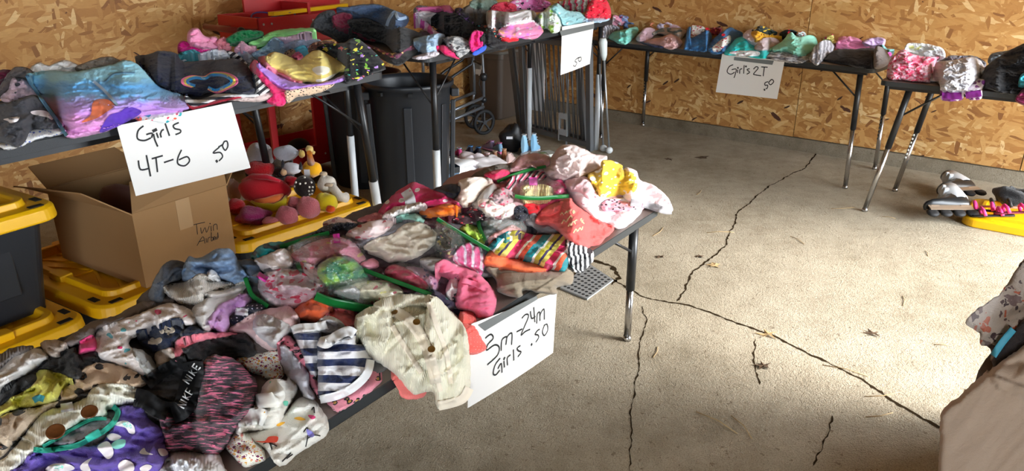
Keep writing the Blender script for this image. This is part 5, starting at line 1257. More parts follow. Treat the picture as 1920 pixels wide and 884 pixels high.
# whites at left
C('shirt', 'light grey shirt with rolled hem below the bunched jeans', Tc((235, 570), (300, 505), (450, 445), (620, 400), (600, 480), (520, 540), (430, 610), (400, 700), (340, 725), (270, 660)), .04, fab('plain', (190, 186, 182)), 'soft', .6)
C('sweater', 'white knitted sweater below the bunched jeans', Tc((25, 400), (60, 375), (200, 350), (300, 290), (400, 330), (550, 365), (500, 400), (400, 430), (340, 470), (300, 510), (180, 520), (80, 470)), .05, fab('plain', (206, 200, 192), rib=260), 'crumple', .3)
C('socks', 'white rolled socks beside the green zip of the heart print bag', Tc((340, 440), (440, 415), (560, 375), (640, 350), (640, 400), (560, 440), (440, 470), (350, 470)), .03, fab('plain', (212, 208, 202)), 'roll', .4)
C('shirt', 'white collar piece lying against the bunched jeans', Tc((350, 290), (390, 262), (450, 320), (440, 360), (390, 330)), .015, fab('plain', (222, 220, 216)), 'flat')
C('skirt', 'navy polka dot skirt beside the lilac frilled pants', Tc((525, 630), (600, 560), (700, 510), (790, 530), (740, 580), (640, 640), (560, 680)), .035, fab('dots', (20, 22, 42), (206, 206, 222), sc=85, r=.22), 'crumple')
C('bloomers', 'lilac bloomers with frilly ruffles', Tc((355, 650), (400, 590), (440, 530), (540, 480), (640, 435), (685, 490), (620, 550), (520, 600), (525, 690), (470, 745), (400, 700)), .045, fab('plain', (190, 146, 194)), 'lace', .6)
C('paper_tag', 'folded white cloth tag on the navy polka dot skirt', Tc((555, 600), (570, 545), (660, 555), (660, 600)), .012, fab('plain', (222, 224, 222)), 'flat', smooth_pts=False)
C('shirt', 'pale pink shirt spread beside the striped navy shorts', Tc((520, 715), (620, 640), (720, 580), (860, 550), (980, 545), (1050, 650), (980, 720), (900, 800), (860, 870), (740, 820), (650, 745)), .035, fab('plain', (214, 186, 184)), 'soft', .5)
C('hat', 'light grey baby hat on the pale pink shirt', Tc((695, 680), (720, 610), (790, 600), (900, 640), (985, 700), (920, 800), (860, 840), (780, 790), (710, 730)), .05, fab('plain', (192, 190, 190)), 'crumple')
C('shirt', 'salmon pink shirt beside the cardigan shoulder', Tc((1220, 640), (1300, 560), (1400, 560), (1480, 600), (1460, 700), (1380, 700), (1300, 680)), .04, fab('plain', (204, 102, 104)), 'crumple')
C('shirt', 'white and grey baby shirt between the salmon shirt and striped shorts', Tc((1150, 690), (1240, 610), (1340, 640), (1400, 720), (1300, 740), (1180, 720)), .03, fab('plain', (204, 202, 206)), 'crumple')
# far left
C('shirt', 'grey-brown top hanging over the back-left edge by the totes', Tb((460, 500), (600, 390), (700, 330), (860, 290), (1000, 215), (1070, 185), (1170, 195), (1000, 290), (860, 350), (720, 400), (700, 450), (590, 500), (520, 530)), .04, fab('plain', (128, 116, 112)), 'crumple', .5)
C('sleep_suit', 'white sleep suit printed with pink letters at the left of the heap', Tb((710, 440), (760, 380), (860, 340), (1000, 290), (1130, 240), (1250, 195), (1370, 215), (1440, 260), (1465, 350), (1380, 370), (1300, 330), (1100, 390), (960, 480), (1050, 580), (1170, 700), (1080, 750), (900, 660), (730, 600), (710, 520)), .035, fab('floral', (216, 208, 204), (214, 60, 110), (90, 170, 180), (190, 180, 176), (216, 208, 204), sc=22, r=.26), 'crumple', .4)
C('cuff', 'bright pink cuff of the letter print sleep suit', Tb((582, 575), (600, 480), (650, 450), (705, 440), (720, 540), (610, 582)), .02, fab('plain', (232, 66, 124)), 'flat', cat='cuff')
C('shirt', 'sage grey shirt sleeve below the navy baby dress', Tb((990, 540), (1070, 550), (1130, 600), (1185, 700), (1120, 750), (1050, 660)), .022, fab('plain', (158, 160, 158)), 'crumple')
C('dress', 'navy baby dress with white embroidered mice', Tb((1020, 405), (1110, 385), (1180, 360), (1340, 298), (1385, 380), (1350, 440), (1300, 480), (1285, 545), (1160, 560), (1060, 500)), .03, fab('plain', (38, 48, 74)), 'soft', .4)
emb = paint('embroidery', (214, 200, 180), .8)
for st in ([(1240, 400), (1250, 370), (1275, 375), (1300, 400), (1280, 410), (1240, 405)], [(1205, 400), (1215, 415), (1230, 400)], [(1255, 420), (1270, 425)], [(1130, 480), (1145, 465), (1160, 480), (1200, 465), (1195, 485), (1150, 495), (1120, 490)], [(1170, 495), (1185, 500)], [(1110, 490), (1125, 492)]):
    surf_ribbon(HF, Tb(*st), .008, emb, bpy.data.objects['dress'], 'embroidery', lift=.0012, th=.0008)
C('shirt', 'dark navy sleeve right of the mouse dress', Tb((1350, 420), (1400, 370), (1480, 370), (1530, 420), (1450, 440), (1380, 460)), .03, fab('plain', (28, 34, 54)), 'crumple')
C('shirt', 'beige ruffled cuff below the mouse dress', Tb((1160, 570), (1240, 535), (1310, 535), (1320, 620), (1200, 695), (1170, 640)), .03, fab('plain', (190, 174, 160)), 'gather', .3)
C('shirt', 'white baby shirt with small print at the far left', Tb((-60, 720), (90, 560), (200, 530), (300, 540), (365, 590), (290, 670), (100, 790), (-60, 900)), .04, fab('plain', (206, 202, 198)), 'crumple', .5)
C('shirt', 'beige shirt crumpled behind the black one', Tb((300, 500), (370, 470), (480, 485), (505, 540), (440, 600), (360, 580)), .04, fab('plain', (178, 164, 152)), 'crumple')
C('shirt', 'grey ribbed shirt at the far-left edge below the totes', Tb((-60, 640), (60, 540), (200, 515), (250, 530), (100, 600), (0, 690), (-60, 700)), .03, fab('plain', (130, 122, 118), rib=120), 'fold', .5)
C('hoodie', 'black hoodie between the white and leopard pieces', Tb((285, 690), (340, 625), (450, 610), (455, 560), (560, 530), (600, 585), (720, 560), (735, 640), (650, 700), (600, 760), (520, 770), (400, 710)), .045, BLKF, 'crumple', .3)
C('pants', 'black trousers at the far left beside the yellow jacket', Ta((-60, 460), (0, 300), (60, 225), (250, 155), (300, 220), (180, 300), (60, 360), (0, 420)), .035, BLKF, 'crumple', .5)
C('shirt', 'light pink ruched waistband above the black trousers', Tb((1315, 480), (1380, 445), (1560, 415), (1770, 420), (1720, 455), (1500, 490), (1400, 560), (1340, 610), (1310, 600)), .03, fab('plain', (218, 120, 134)), 'gather', 1.0)
C('pants', 'ditsy floral pyjama leg under the pink marled leggings', Td((170, 290), (300, 260), (490, 238), (505, 330), (525, 430), (400, 450), (230, 340)), .022, fab('floral', (226, 214, 202), (120, 40, 80), (200, 150, 60), (206, 120, 110), sc=110, r=.4), 'soft', .3)
C('pants', 'black trousers folded across the front heap', Tb((1360, 535), (1500, 485), (1660, 455), (1840, 418), (1900, 500), (1925, 560), (1900, 595), (1700, 600), (1570, 590), (1500, 655), (1410, 610)), .03, BLKF, 'flat', .3, smooth_pts=False)
# leopard, yellow, knit
C('jacket', 'pale yellow zip jacket with a teal bow at the far left', Ta((-60, 480), (60, 345), (170, 290), (270, 210), (270, 150), (320, 120), (420, 145), (540, 190), (480, 250), (440, 340), (300, 390), (80, 440)), .04, fab('plain', (206, 202, 96)), 'crumple', .7)
surf_ribbon(HF, Ta((250, 355), (290, 335), (330, 345)), .014, paint('teal_bow', (40, 120, 130), .7), bpy.data.objects['jacket.001'], 'bow', lift=.003, th=.004)
C('bodysuit', 'tan leopard print bodysuit between the yellow jacket and the black waistband', Ta((435, 330), (490, 250), (560, 200), (620, 175), (620, 120), (720, 72), (850, 80), (980, 120), (1090, 195), (1050, 255), (850, 250), (700, 240), (560, 330), (450, 350)), .035, fab('leopard', (198, 172, 144), (34, 28, 26), (130, 84, 56), sc=26, r0=.16, r1=.34), 'soft', .3)
C('bodysuit', 'tan leopard print bodysuit at the far left below the yellow jacket', Ta((-80, 600), (0, 480), (140, 420), (300, 395), (440, 355), (330, 430), (230, 530), (120, 660), (0, 780), (-80, 800)), .035, fab('leopard', (196, 178, 156), (34, 28, 26), (130, 84, 56), sc=22, r0=.16, r1=.34), 'crumple', .4)
kn = C('sweater', 'cream waffle-knit sweater with two big brown buttons', Ta((-40, 840), (60, 760), (220, 570), (330, 440), (500, 395), (640, 330), (700, 258), (830, 222), (1000, 250), (1045, 300), (1000, 370), (800, 400), (795, 470), (600, 510), (360, 690), (220, 790), (100, 890), (-40, 960)), .05, fab('plain', (222, 214, 200), rib=170, bs=.28), 'soft', .8)
BTN = paint('brown_horn_button', (88, 50, 22), .25, 0, .3, 60)
def button(hp, px, py, r, mat, parent, dark=True, name='button'):
    p = hp.pos(px, py, .008); m = MB(); n = (Vector((0, 0, HC))-p).normalized(); n = (n*.5+Vector((0, 0, .6))).normalized()
    R = n.to_track_quat('Z', 'X').to_matrix(); b = len(m.v)
    m.lathe([(r*.75, 0), (r, r*.12), (r, r*.24), (r*.86, r*.3), (r*.76, r*.2), (r*.01, r*.2)], (0, 0, 0), 24)
    for k in range(4):
        a = k*math.pi/2+.5; m.lathe([(r*.1, r*.2), (r*.1, r*.23)], (math.cos(a)*r*.25, math.sin(a)*r*.25, 0), 8)
    m.v = [tuple(p+R@Vector(v)) for v in m.v]; return m.build(name, mat, parent)
button(HF, 168, 774, .0155, BTN, kn); button(HF, 104.5, 811.5, .0165, BTN, kn)
surf_ribbon(HF, Ta((455, 410), (500, 405), (548, 395)), .018, MC['care_label'], kn, 'care_label', lift=.006)
pj = C('sleep_suit', 'purple sleep suit printed with white puppies and teal zip piping', Ta((60, 960), (160, 840), (250, 740), (500, 700), (720, 690), (830, 590), (880, 490), (900, 400), (1060, 395), (1110, 480), (1200, 560), (1260, 640), (1275, 740), (1230, 850), (1180, 960)), .04, fab('plain', (104, 84, 164)), 'soft', .3)
C('lining', 'grey-lilac lining showing inside the purple sleep suit', Ta((350, 690), (480, 610), (620, 540), (740, 490), (830, 500), (760, 570), (640, 650), (480, 690)), .012, fab('floral', (150, 142, 150), (120, 112, 130), (176, 170, 176), sc=24), 'crumple', cat='clothing lining')
TEAL = paint('teal_piping', (44, 164, 140), .6)
surf_ribbon(HF, Ta((250, 722), (350, 730), (470, 712), (580, 690), (680, 640), (770, 590), (850, 520), (885, 440), (845, 400)), .011, TEAL, pj, 'zip_piping', lift=.003, th=.003)
surf_ribbon(HF, Ta((320, 700), (430, 640), (560, 560), (680, 500), (800, 490)), .007, TEAL, pj, 'zip_piping', lift=.003, th=.003)
surf_ribbon(HF, Ta((650, 650), (700, 615), (750, 590)), .014, paint('teal_zip_pull', (60, 200, 176), .5), pj, 'zip_pull', lift=.005, th=.005)
PUP = fab('plain', (214, 206, 206)); 
def patch(hp, pts, mat, parent, name, lift=.0015):
    """a flat printed shape following the cloth"""
    if isinstance(hp, Relief):
        P = catmull(np.array(pts, float), 4); lo, hi = P.min(0), P.max(0); gx, gy = np.meshgrid(np.arange(lo[0], hi[0], 3), np.arange(lo[1], hi[1], 3)); gx, gy = gx.ravel(), gy.ravel(); m = inside(P, gx, gy); gx, gy = gx[m], gy[m]
        V2 = np.concatenate([P, np.stack([gx, gy], -1)]); nb = len(P); r = delaunay_2d_cdt([Vector(p) for p in V2], [(i, (i+1) % nb) for i in range(nb)], [], 1, 1e-5); ov = np.array([(v.x, v.y) for v in r[0]])
        m = MB(); m.add(hp.world(ov[:, 0], ov[:, 1], hp.surf(ov[:, 0], ov[:, 1])-.006), [tuple(f) for f in r[2]], True); return m.build(name, mat, parent)
    P = catmull(np.array([hp.flat(x, y) for x, y in pts]), 4); lo, hi = P.min(0), P.max(0); s = .004
    gx, gy = np.meshgrid(np.arange(lo[0], hi[0], s), np.arange(lo[1], hi[1], s)); gx, gy = gx.ravel(), gy.ravel(); m = inside(P, gx, gy); gx, gy = gx[m], gy[m]
    if len(gx): m = bdist(P, gx, gy) > s*.5; gx, gy = gx[m], gy[m]
    V2 = np.concatenate([P, np.stack([gx, gy], -1)]); nb = len(P)
    r = delaunay_2d_cdt([Vector(p) for p in V2], [(i, (i+1) % nb) for i in range(nb)], [], 1, 1e-6)
    ov = np.array([(v.x, v.y) for v in r[0]]); hh = hp.samp(dilate(hp.H, 1), ov[:, 0], ov[:, 1])+lift
    m = MB(); fl = (hp.fr.d.x*hp.fr.n.y-hp.fr.d.y*hp.fr.n.x) < 0
    m.add(hp.world(ov[:, 0], ov[:, 1], hh), [tuple(f)[::-1] if fl else tuple(f) for f in r[2]], True); return m.build(name, mat, parent)
MNT = fab('stripes', (130, 200, 184), (214, 224, 218), sc=60)
for pts in ([(730, 700), (800, 660), (840, 700), (850, 760), (810, 795), (760, 750)], [(800, 620), (850, 600), (910, 625), (880, 650), (830, 655)], [(600, 850), (640, 810), (690, 785), (660, 830), (680, 884), (620, 884)],
            [(890, 830), (940, 800), (1000, 830), (1000, 884), (920, 890), (890, 870)], [(1045, 745), (1080, 710), (1100, 740), (1150, 760), (1080, 760)], [(1185, 720), (1240, 720), (1260, 760), (1210, 770)], [(470, 715), (570, 700), (530, 728)], [(860, 530), (930, 505), (1000, 540), (1010, 600), (970, 600), (940, 560), (880, 545)],
            [(1050, 860), (1100, 835), (1140, 850), (1110, 884), (1060, 884)], [(340, 870), (400, 830), (500, 830), (560, 860), (520, 884), (380, 890)]):
    patch(HF, Ta(*pts), PUP, pj, 'puppy_print')
for pts in ([(830, 690), (880, 650), (940, 650), (930, 700), (870, 720)], [(400, 850), (450, 835), (480, 860), (420, 880)], [(910, 520), (960, 510), (990, 560), (950, 560)]):
    patch(HF, Ta(*pts), MNT, pj, 'print_patch', .0022)
C('sweater', 'white lace-knit sweater at the bottom edge beside the purple sleep suit', Ta((1150, 960), (1210, 860), (1290, 760), (1400, 775), (1480, 770), (1560, 738), (1640, 765), (1690, 884), (1680, 960)), .03, fab('plain', (214, 214, 218), rib=150, bs=.3), 'lace', .2)
# front right edge
C('pants', 'second ditsy floral pyjama leg lying on the table edge', Ta((1685, 700), (1760, 610), (1850, 640), (1960, 720), (1990, 800), (1900, 840), (1830, 855), (1740, 770)), .022, fab('floral', (226, 214, 202), (120, 40, 80), (200, 150, 60), (206, 120, 110), sc=110, r=.4), 'soft', .3)
C('pants', 'pink leopard print trousers rolled along the table edge', Td((860, 620), (950, 585), (1060, 510), (1200, 415), (1265, 450), (1240, 490), (1100, 600), (950, 692), (880, 655)), .02, fab('leopard', (222, 136, 152), (30, 24, 28), (180, 140, 60), sc=50, r0=.2, r1=.36), 'roll', .5)
C('pants', 'pink leopard print trousers under the striped shorts', Td((475, 180), (560, 112), (605, 150), (720, 320), (790, 500), (790, 590), (740, 520), (640, 350), (520, 230)), .025, fab('leopard', (214, 126, 142), (28, 22, 26), (120, 60, 60), sc=50, r0=.2, r1=.38), 'fold', .9)
C('shirt', 'grey-white thermal shirt with wavy hem left of the striped shorts', Td((480, 215), (530, 188), (600, 250), (660, 330), (715, 400), (725, 500), (765, 590), (690, 595), (630, 500), (560, 440), (520, 350)), .035, fab('plain', (194, 192, 198)), 'crumple', .9)
C('blanket', 'grey fuzzy cuff under the cardigan at the table edge', Td((1180, 360), (1260, 330), (1310, 360), (1250, 400), (1190, 395)), .02, fab('plain', (120, 116, 114), weave=1.5), 'lace')
NVY = fab('stripes', (44, 54, 92), (216, 214, 218), sc=19, w=[1, 1.1], rot=1.57)
o = C('shorts', 'left leg piece of navy and white striped cotton, elastic waist', Td((580, 75), (640, 45), (720, 35), (800, 60), (800, 200), (780, 400), (755, 420), (710, 380), (660, 240)), .035, NVY, 'soft', .15)
surf_ribbon(HF, Td((590, 80), (650, 62), (730, 58), (790, 52), (850, 35)), .02, fab('plain', (218, 214, 212), crk=1.2), o, 'waistband', lift=.006, th=.008)
o = C('shirt', 'navy and white striped shirt with white hem at the table edge', Td((780, 170), (840, 120), (1000, 75), (1070, 95), (1065, 180), (1150, 190), (1195, 260), (1180, 400), (1080, 500), (960, 565), (800, 605), (785, 400)), .05, NVY, 'crumple', .1, amp=.8)
surf_ribbon(HF, Td((790, 160), (850, 180), (920, 125), (1010, 85), (1060, 110)), .022, fab('plain', (222, 218, 216), crk=1.2), o, 'neckband', lift=.008, th=.01)
surf_ribbon(HF, Td((800, 600), (930, 570), (1050, 510), (1150, 410), (1180, 300)), .018, fab('plain', (214, 214, 222), crk=.8), o, 'hem', lift=.003, th=.005)
# unicorn cloth
UN = fab('plain', (220, 214, 206))
Tq = tile(380, 640, 3.6225)
o = C('leggings', 'white unicorn print leggings hanging over the front table edge', Tq((300, 640), (420, 600), (560, 500), (640, 420), (740, 425), (800, 500), (858, 580), (820, 660), (660, 760), (525, 855), (430, 740)), .022, UN, 'soft', .5)
for c, pts in (((216, 70, 44), [(360, 680), (420, 680), (450, 650), (510, 650), (505, 685), (470, 690), (400, 690)]), ((214, 60, 120), [(715, 505), (750, 505), (768, 520), (740, 532)]), ((128, 124, 190), [(705, 600), (740, 615), (760, 640), (740, 655), (715, 640)]), ((214, 160, 50), [(620, 525), (660, 515), (700, 535), (660, 540)]), ((214, 160, 50), [(500, 570), (540, 550), (560, 555), (520, 580)])):
    patch(HF, Tq(*pts), fab('plain', c), o, 'unicorn_mane')
for st in ([(410, 700), (450, 690), (470, 740)], [(450, 690), (505, 715)], [(685, 620), (710, 590), (715, 640), (700, 720)], [(715, 660), (760, 640), (800, 645)], [(540, 820), (580, 780), (600, 760)], [(570, 800), (612, 770)], [(740, 470), (755, 450), (760, 490)]):
    surf_ribbon(HF, Tq(*st), .0022, INK, o, 'printed_line', lift=.0015, th=.0004)
o = C('leggings', 'white unicorn print waistband section folded on itself', Tq((225, 545), (300, 475), (380, 420), (400, 330), (440, 270), (520, 258), (640, 300), (635, 365), (570, 470), (500, 575), (300, 620), (235, 640)), .045, UN, 'crumple', .3)
for pts in ([(455, 275), (480, 280), (475, 300), (460, 295)], [(550, 410), (580, 410), (575, 440), (552, 435)]): patch(HF, Tq(*pts), fab('plain', (80, 190, 160)), o, 'printed_spot')
patch(HF, Tq((405, 480), (445, 485), (430, 525)), fab('plain', (214, 160, 50)), o, 'printed_spot')
surf_ribbon(HF, Tq((340, 420), (400, 405), (470, 400), (510, 375), (490, 330), (450, 300)), .03, fab('plain', (222, 218, 210), crk=1.4), o, 'waistband', lift=.004, th=.01)
surf_ribbon(HF, Tq((235, 530), (300, 520), (380, 510), (430, 530)), .035, fab('plain', (222, 218, 210), crk=1.4), o, 'waistband', lift=.004, th=.008)
# marled leggings and black waistband
o = C('leggings', 'pink and charcoal marled leggings with black lettered waistband', Ta((1195, 480), (1260, 440), (1350, 500), (1450, 440), (1490, 300), (1500, 120), (1580, 15), (1750, 40), (1860, 140), (1925, 220), (1900, 400), (1780, 540), (1700, 690), (1620, 752), (1450, 745), (1270, 740), (1230, 620)), .045, fab('marl', (46, 42, 48), (84, 66, 76), (206, 108, 138), sc=170, weave=.6), 'soft', .9)
WB = paint('black_elastic', (16, 16, 18), .7, 0, .2, 400)
surf_ribbon(HF, Ta((1100, 230), (1200, 150), (1310, 90), (1400, 60)), .030, WB, o, 'waistband_back', lift=.004, th=.012)
surf_ribbon(HF, Ta((1010, 330), (1090, 350), (1180, 410), (1260, 440)), .040, WB, o, 'waistband_inner', lift=.003, th=.008)
wb = surf_ribbon(HF, Ta((1440, 60), (1450, 140), (1425, 230), (1400, 330), (1360, 420), (1290, 450)), .046, WB, o, 'waistband', lift=.006, th=.010)
for L in range(2):      # lettering on the waistband
    w0 = [((1395, 215), (1488, 80)), ((1355, 400), (1435, 262))][L]
    a, b = Vector((*w0[0], 0)), Vector((*w0[1], 0)); ex = (b-a); ey = Vector((ex.y, -ex.x, 0)).normalized()*-54
    if ey.x > 0: ey = -ey
    gl = {'N': [[(0, 1), (0, 0), (.8, 1), (.8, 0)]], 'I': [[(.15, 1), (.15, 0)]], 'K': [[(0, 1), (0, 0)], [(.75, 0), (.05, .5), (.75, 1)]], 'E': [[(.7, 0), (0, 0), (0, 1), (.7, 1)], [(0, .5), (.6, .5)]]}
    x = 0
    for ch in ('N', 'I', 'K', 'E'):
        w_ = .15 if ch == 'I' else .235
        for st in gl[ch]:
            pts = [a+ex*(x+q*w_)+ey*(.5-r) - ey*.0 for q, r in st]
            P3 = [HF.pos(*Ta((p.x, p.y))[0], .022) for p in pts]
            m = MB(); m.tube(P3, .0016, 6); m.build('lettering', paint('white_print', (226, 226, 226), .6), wb)
        x += w_+.04
# cardigan
SC_ = o = C('shirt', 'salmon shirt hem hanging below the cream cardigan', Tp((735, 700), (790, 690), (800, 730), (790, 747), (757, 748), (745, 728)), .008, fab('plain', (232, 112, 108)), 'soft')
C('shirt', 'coral dotted shirt hanging over the edge between cardigan and sign', Tp((860, 590), (885, 595), (900, 628), (913, 655), (880, 667), (866, 640)), .02, fab('dots', (216, 92, 84), (226, 130, 120), sc=120, r=.2), 'soft')
cd = C('cardigan', 'cream cable-knit cardigan with brass buttons draped over the front table edge', Tp((666, 618), (668, 592), (700, 572), (725, 560), (770, 553), (812, 556), (846, 585), (872, 616), (880, 660), (882, 705), (880, 733), (866, 755), (822, 767), (812, 738), (798, 736), (775, 740), (752, 715), (735, 698), (700, 672), (680, 645)), .045, fab('plain', (222, 212, 192), rib=260, bs=.5), 'soft', 1.2, amp=1.2)
cloth(HF, 'sleeve', None, None, Tp((814, 556), (846, 585), (872, 616), (880, 660), (883, 705), (880, 733), (866, 755), (824, 767), (814, 740), (806, 700), (800, 650), (796, 600)), .03, fab('plain', (222, 212, 192), rib=260, bs=.5), 'fold', 1.4, parent=cd, amp=.8)
cloth(HF, 'sleeve', None, None, Tp((666, 618), (668, 592), (700, 574), (730, 582), (738, 610), (728, 642), (712, 668), (700, 672), (680, 645)), .02, fab('plain', (222, 212, 192), rib=260, bs=.5), 'crumple', .6, parent=cd, amp=.8)
cloth(HF, 'collar', None, None, Tp((700, 572), (725, 558), (770, 551), (815, 556), (800, 572), (760, 575), (730, 584)), .015, fab('plain', (222, 212, 192), rib=260, bs=.5), 'soft', .6, parent=cd)
KN = fab('plain', (214, 204, 186), crk=1.0, bs=.9)
for st in ([(735, 612), (752, 640), (770, 668), (790, 700)], [(775, 600), (792, 640), (812, 690), (826, 735)], [(800, 560), (818, 610), (836, 660), (846, 720)]):
    surf_ribbon(HF, Tp(*st), .012, KN, cd, 'cable_stitch', lift=.0005, th=.002)
surf_ribbon(HF, Tp((740, 585), (765, 600), (790, 632), (805, 668), (818, 720)), .026, KN, cd, 'button_band', lift=.001, th=.002)
BR = paint('brass_button', (120, 86, 36), .3, .4)
for x, y in ((739, 585), (781, 605), (809, 656)): button(HF, x, y, .0095, BR, cd)
surf_ribbon(HF, Tp((822, 762), (845, 757), (868, 748), (880, 728)), .022, KN, cd, 'ribbed_cuff', lift=.001, th=.002)
# ------------------------------------------------------------------ clothes on the raised tables at left
HB = Relief(BT, .45); HA = Relief(AT, .35)
def B(*a, **k): return C(*a, hp=HB, **k)
def A(*a, **k): return C(*a, hp=HA, **k)
B('shirt', 'white hooded top at the back of the 4T-6 table behind the blue hoodie', Th((200, 230), (280, 150), (370, 170), (480, 130), (600, 170), (700, 190), (560, 250), (300, 260)), .07, fab('plain', (206, 202, 198)), 'crumple', .3)
B('pants', 'taupe trousers at the back edge behind the blue hoodie', Th((560, 190), (640, 150), (740, 115), (820, 105), (900, 135), (860, 200), (700, 220)), .06, fab('plain', (150, 140, 128)), 'crumple', .3)
B('shirt', 'maroon piece at the extreme left of the 4T-6 table', Th((-80, 270), (0, 205), (100, 215), (60, 260), (-60, 310)), .05, fab('plain', (104, 16, 50)), 'crumple')
B('sweatshirt', 'grey-taupe sweatshirt sleeve at the left of the blue hoodie', Th((-60, 420), (0, 320), (60, 230), (130, 180), (230, 200), (260, 270), (160, 300), (60, 360), (0, 400)), .06, fab('plain', (112, 102, 98)), 'roll', .6)
B('shirt', 'pale pink shirt with dark hearts left of the blue hoodie', Th((0, 410), (60, 350), (90, 270), (170, 270), (260, 330), (300, 400), (160, 430), (40, 450)), .045, fab('floral', (222, 190, 202), (90, 90, 98), (222, 190, 202), sc=12, r=.36), 'crumple')
B('shirt', 'white shirt with blue flowers peeking out under the charcoal top', Th((-40, 760), (60, 740), (210, 640), (470, 640), (470, 690), (300, 720), (200, 760), (60, 800)), .015, fab('floral', (216, 218, 226), (60, 90, 180), sc=60, r=.3), 'flat')
B('shirt', 'charcoal top with white unicorns left of the blue hoodie', Th((-60, 470), (60, 450), (270, 395), (400, 540), (475, 630), (300, 650), (230, 650), (190, 740), (130, 785), (60, 760), (-60, 700)), .04, fab('plain', (70, 70, 76), weave=.8), 'crumple', .4)
for pts in ([(235, 515), (330, 510), (400, 550), (390, 580), (350, 560), (250, 540)], [(25, 575), (80, 565), (145, 555), (130, 590), (80, 605), (60, 590)]): patch(HB, Th(*pts), PUP, bpy.data.objects[[o.name for o in COL.objects if o.get('label', '').startswith('charcoal top with white')][0]], 'unicorn_print')
B('shirt', 'coral and turquoise ringed shirt under the front hem of the blue hoodie', Th((1000, 560), (1100, 530), (1280, 510), (1370, 520), (1340, 570), (1200, 625), (1080, 610)), .016, fab('floral', (214, 226, 226), (40, 160, 170), (232, 90, 60), (226, 70, 100), sc=22, r=.4), 'flat')
hd = B('hoodie', 'sky blue to lilac zip hoodie spread over the edge of the 4T-6 table', Th((195, 240), (280, 220), (370, 208), (480, 215), (580, 215), (700, 190), (850, 160), (930, 130), (1010, 150), (1100, 225), (1200, 330), (1380, 400), (1430, 490), (1320, 520), (1180, 530), (1000, 570), (860, 640), (740, 680), (525, 716), (480, 660), (430, 560), (340, 430), (250, 330)), .045,
       fab('grad', (222, 150, 206), (186, 140, 208), (174, 150, 214), (110, 170, 214), (90, 160, 216), (140, 196, 214), sc=3.4, rot=-1.57, off=.62), 'soft', 0)
surf_ribbon(HB, Th((700, 290), (760, 340), (820, 400), (880, 470)), .012, paint('zip_grey', (150, 170, 190), .4), hd, 'zip', lift=.003, th=.003)
surf_ribbon(HB, Th((790, 290), (840, 240), (900, 225), (1010, 225)), .006, paint('hood_seam', (96, 140, 170), .7), hd, 'hood_seam', lift=.003, th=.003)
surf_ribbon(HB, Th((200, 245), (250, 330), (330, 450), (430, 590), (500, 700)), .014, paint('blue_binding', (110, 160, 186), .7), hd, 'binding', lift=.002, th=.004)
patch(HB, Th((750, 675), (780, 600), (830, 540), (900, 520), (960, 480), (1060, 515), (1000, 570), (860, 640)), fab('plain', (84, 52, 158)), hd, 'violet_print')
patch(HB, Th((610, 600), (680, 540), (700, 440), (800, 425), (860, 470), (800, 520), (720, 570)), fab('plain', (176, 92, 62)), hd, 'orange_print')
B('shirt', 'magenta fleece with black edge near the back of the 4T-6 table', Ti((50, 230), (90, 185), (200, 220), (310, 250), (240, 290), (80, 280)), .06, fab('plain', (176, 16, 110)), 'crumple')
B('shirt', 'teal sleeve in front of the magenta fleece', Ti((30, 300), (100, 265), (170, 250), (235, 290), (150, 325), (50, 330)), .05, fab('plain', (70, 150, 160)), 'crumple')
B('shirt', 'pink gathered shirt standing up at the back of the 4T-6 table', Ti((130, 200), (135, 110), (200, 88), (260, 150), (340, 155), (375, 210), (350, 250), (210, 240)), .085, fab('plain', (222, 138, 170)), 'crumple')
B('shirt', 'old rose top right of the pink gathered shirt', Ti((345, 190), (400, 155), (455, 215), (420, 255), (360, 240)), .05, fab('plain', (190, 110, 122)), 'crumple')
B('hoodie', 'white grey-striped hoodie behind the navy top', Ti((60, 350), (190, 290), (330, 248), (420, 262), (450, 310), (310, 335), (170, 385)), .05, fab('stripes', (206, 210, 216), (190, 196, 206), sc=30), 'fold', .3)
B('shirt', 'dark green top at the back edge of the 4T-6 table', Ti((420, 165), (520, 110), (600, 105), (690, 115), (680, 160), (570, 180), (520, 215), (440, 205)), .06, fab('plain', (14, 110, 60)), 'crumple')
B('shirt', 'light green shirt with pink stripe at the back of the 4T-6 table', Ti((585, 200), (680, 160), (760, 115), (900, 95), (1060, 90), (1085, 130), (950, 150), (760, 190), (640, 225)), .06, fab('plain', (140, 206, 130)), 'fold', .2)
B('shirt', 'pale pink folded sleeve on the light green shirt', Ti((770, 160), (900, 150), (1000, 115), (1060, 125), (1000, 180), (850, 195)), .02, fab('plain', (226, 186, 206)), 'fold')
B('jacket', 'pale blue-grey floral jacket in the middle of the 4T-6 table', Ti((600, 290), (700, 230), (780, 155), (870, 230), (860, 270), (740, 295), (640, 320)), .05, fab('floral', (150, 176, 196), (120, 150, 180), sc=30), 'crumple')
B('shirt', 'grey-blue shirt right of the pale floral jacket', Ti((850, 220), (960, 175), (1110, 175), (1120, 200), (1050, 225), (900, 255)), .045, fab('plain', (140, 150, 172)), 'crumple')
B('shirt', 'blush pink shirt behind the white striped hoodie', Ti((475, 255), (530, 188), (585, 220), (645, 230), (620, 265), (540, 275)), .05, fab('plain', (224, 166, 184)), 'crumple')
B('shirt', 'light denim blue shirt between striped top and hot pink ruffle', Ti((490, 290), (560, 262), (630, 330), (610, 390), (540, 350)), .04, fab('plain', (150, 168, 190)), 'crumple')
B('scarf', 'cyan pleated scarf behind the yellow shorts', Ti((925, 245), (1000, 218), (1030, 260), (960, 285)), .045, fab('plain', (90, 180, 206)), 'gather')
B('shirt', 'small leopard print piece behind the yellow shorts', Ti((850, 275), (920, 248), (945, 300), (880, 315)), .045, fab('leopard', (196, 160, 130), (30, 24, 22), (60, 40, 30), sc=60), 'crumple')
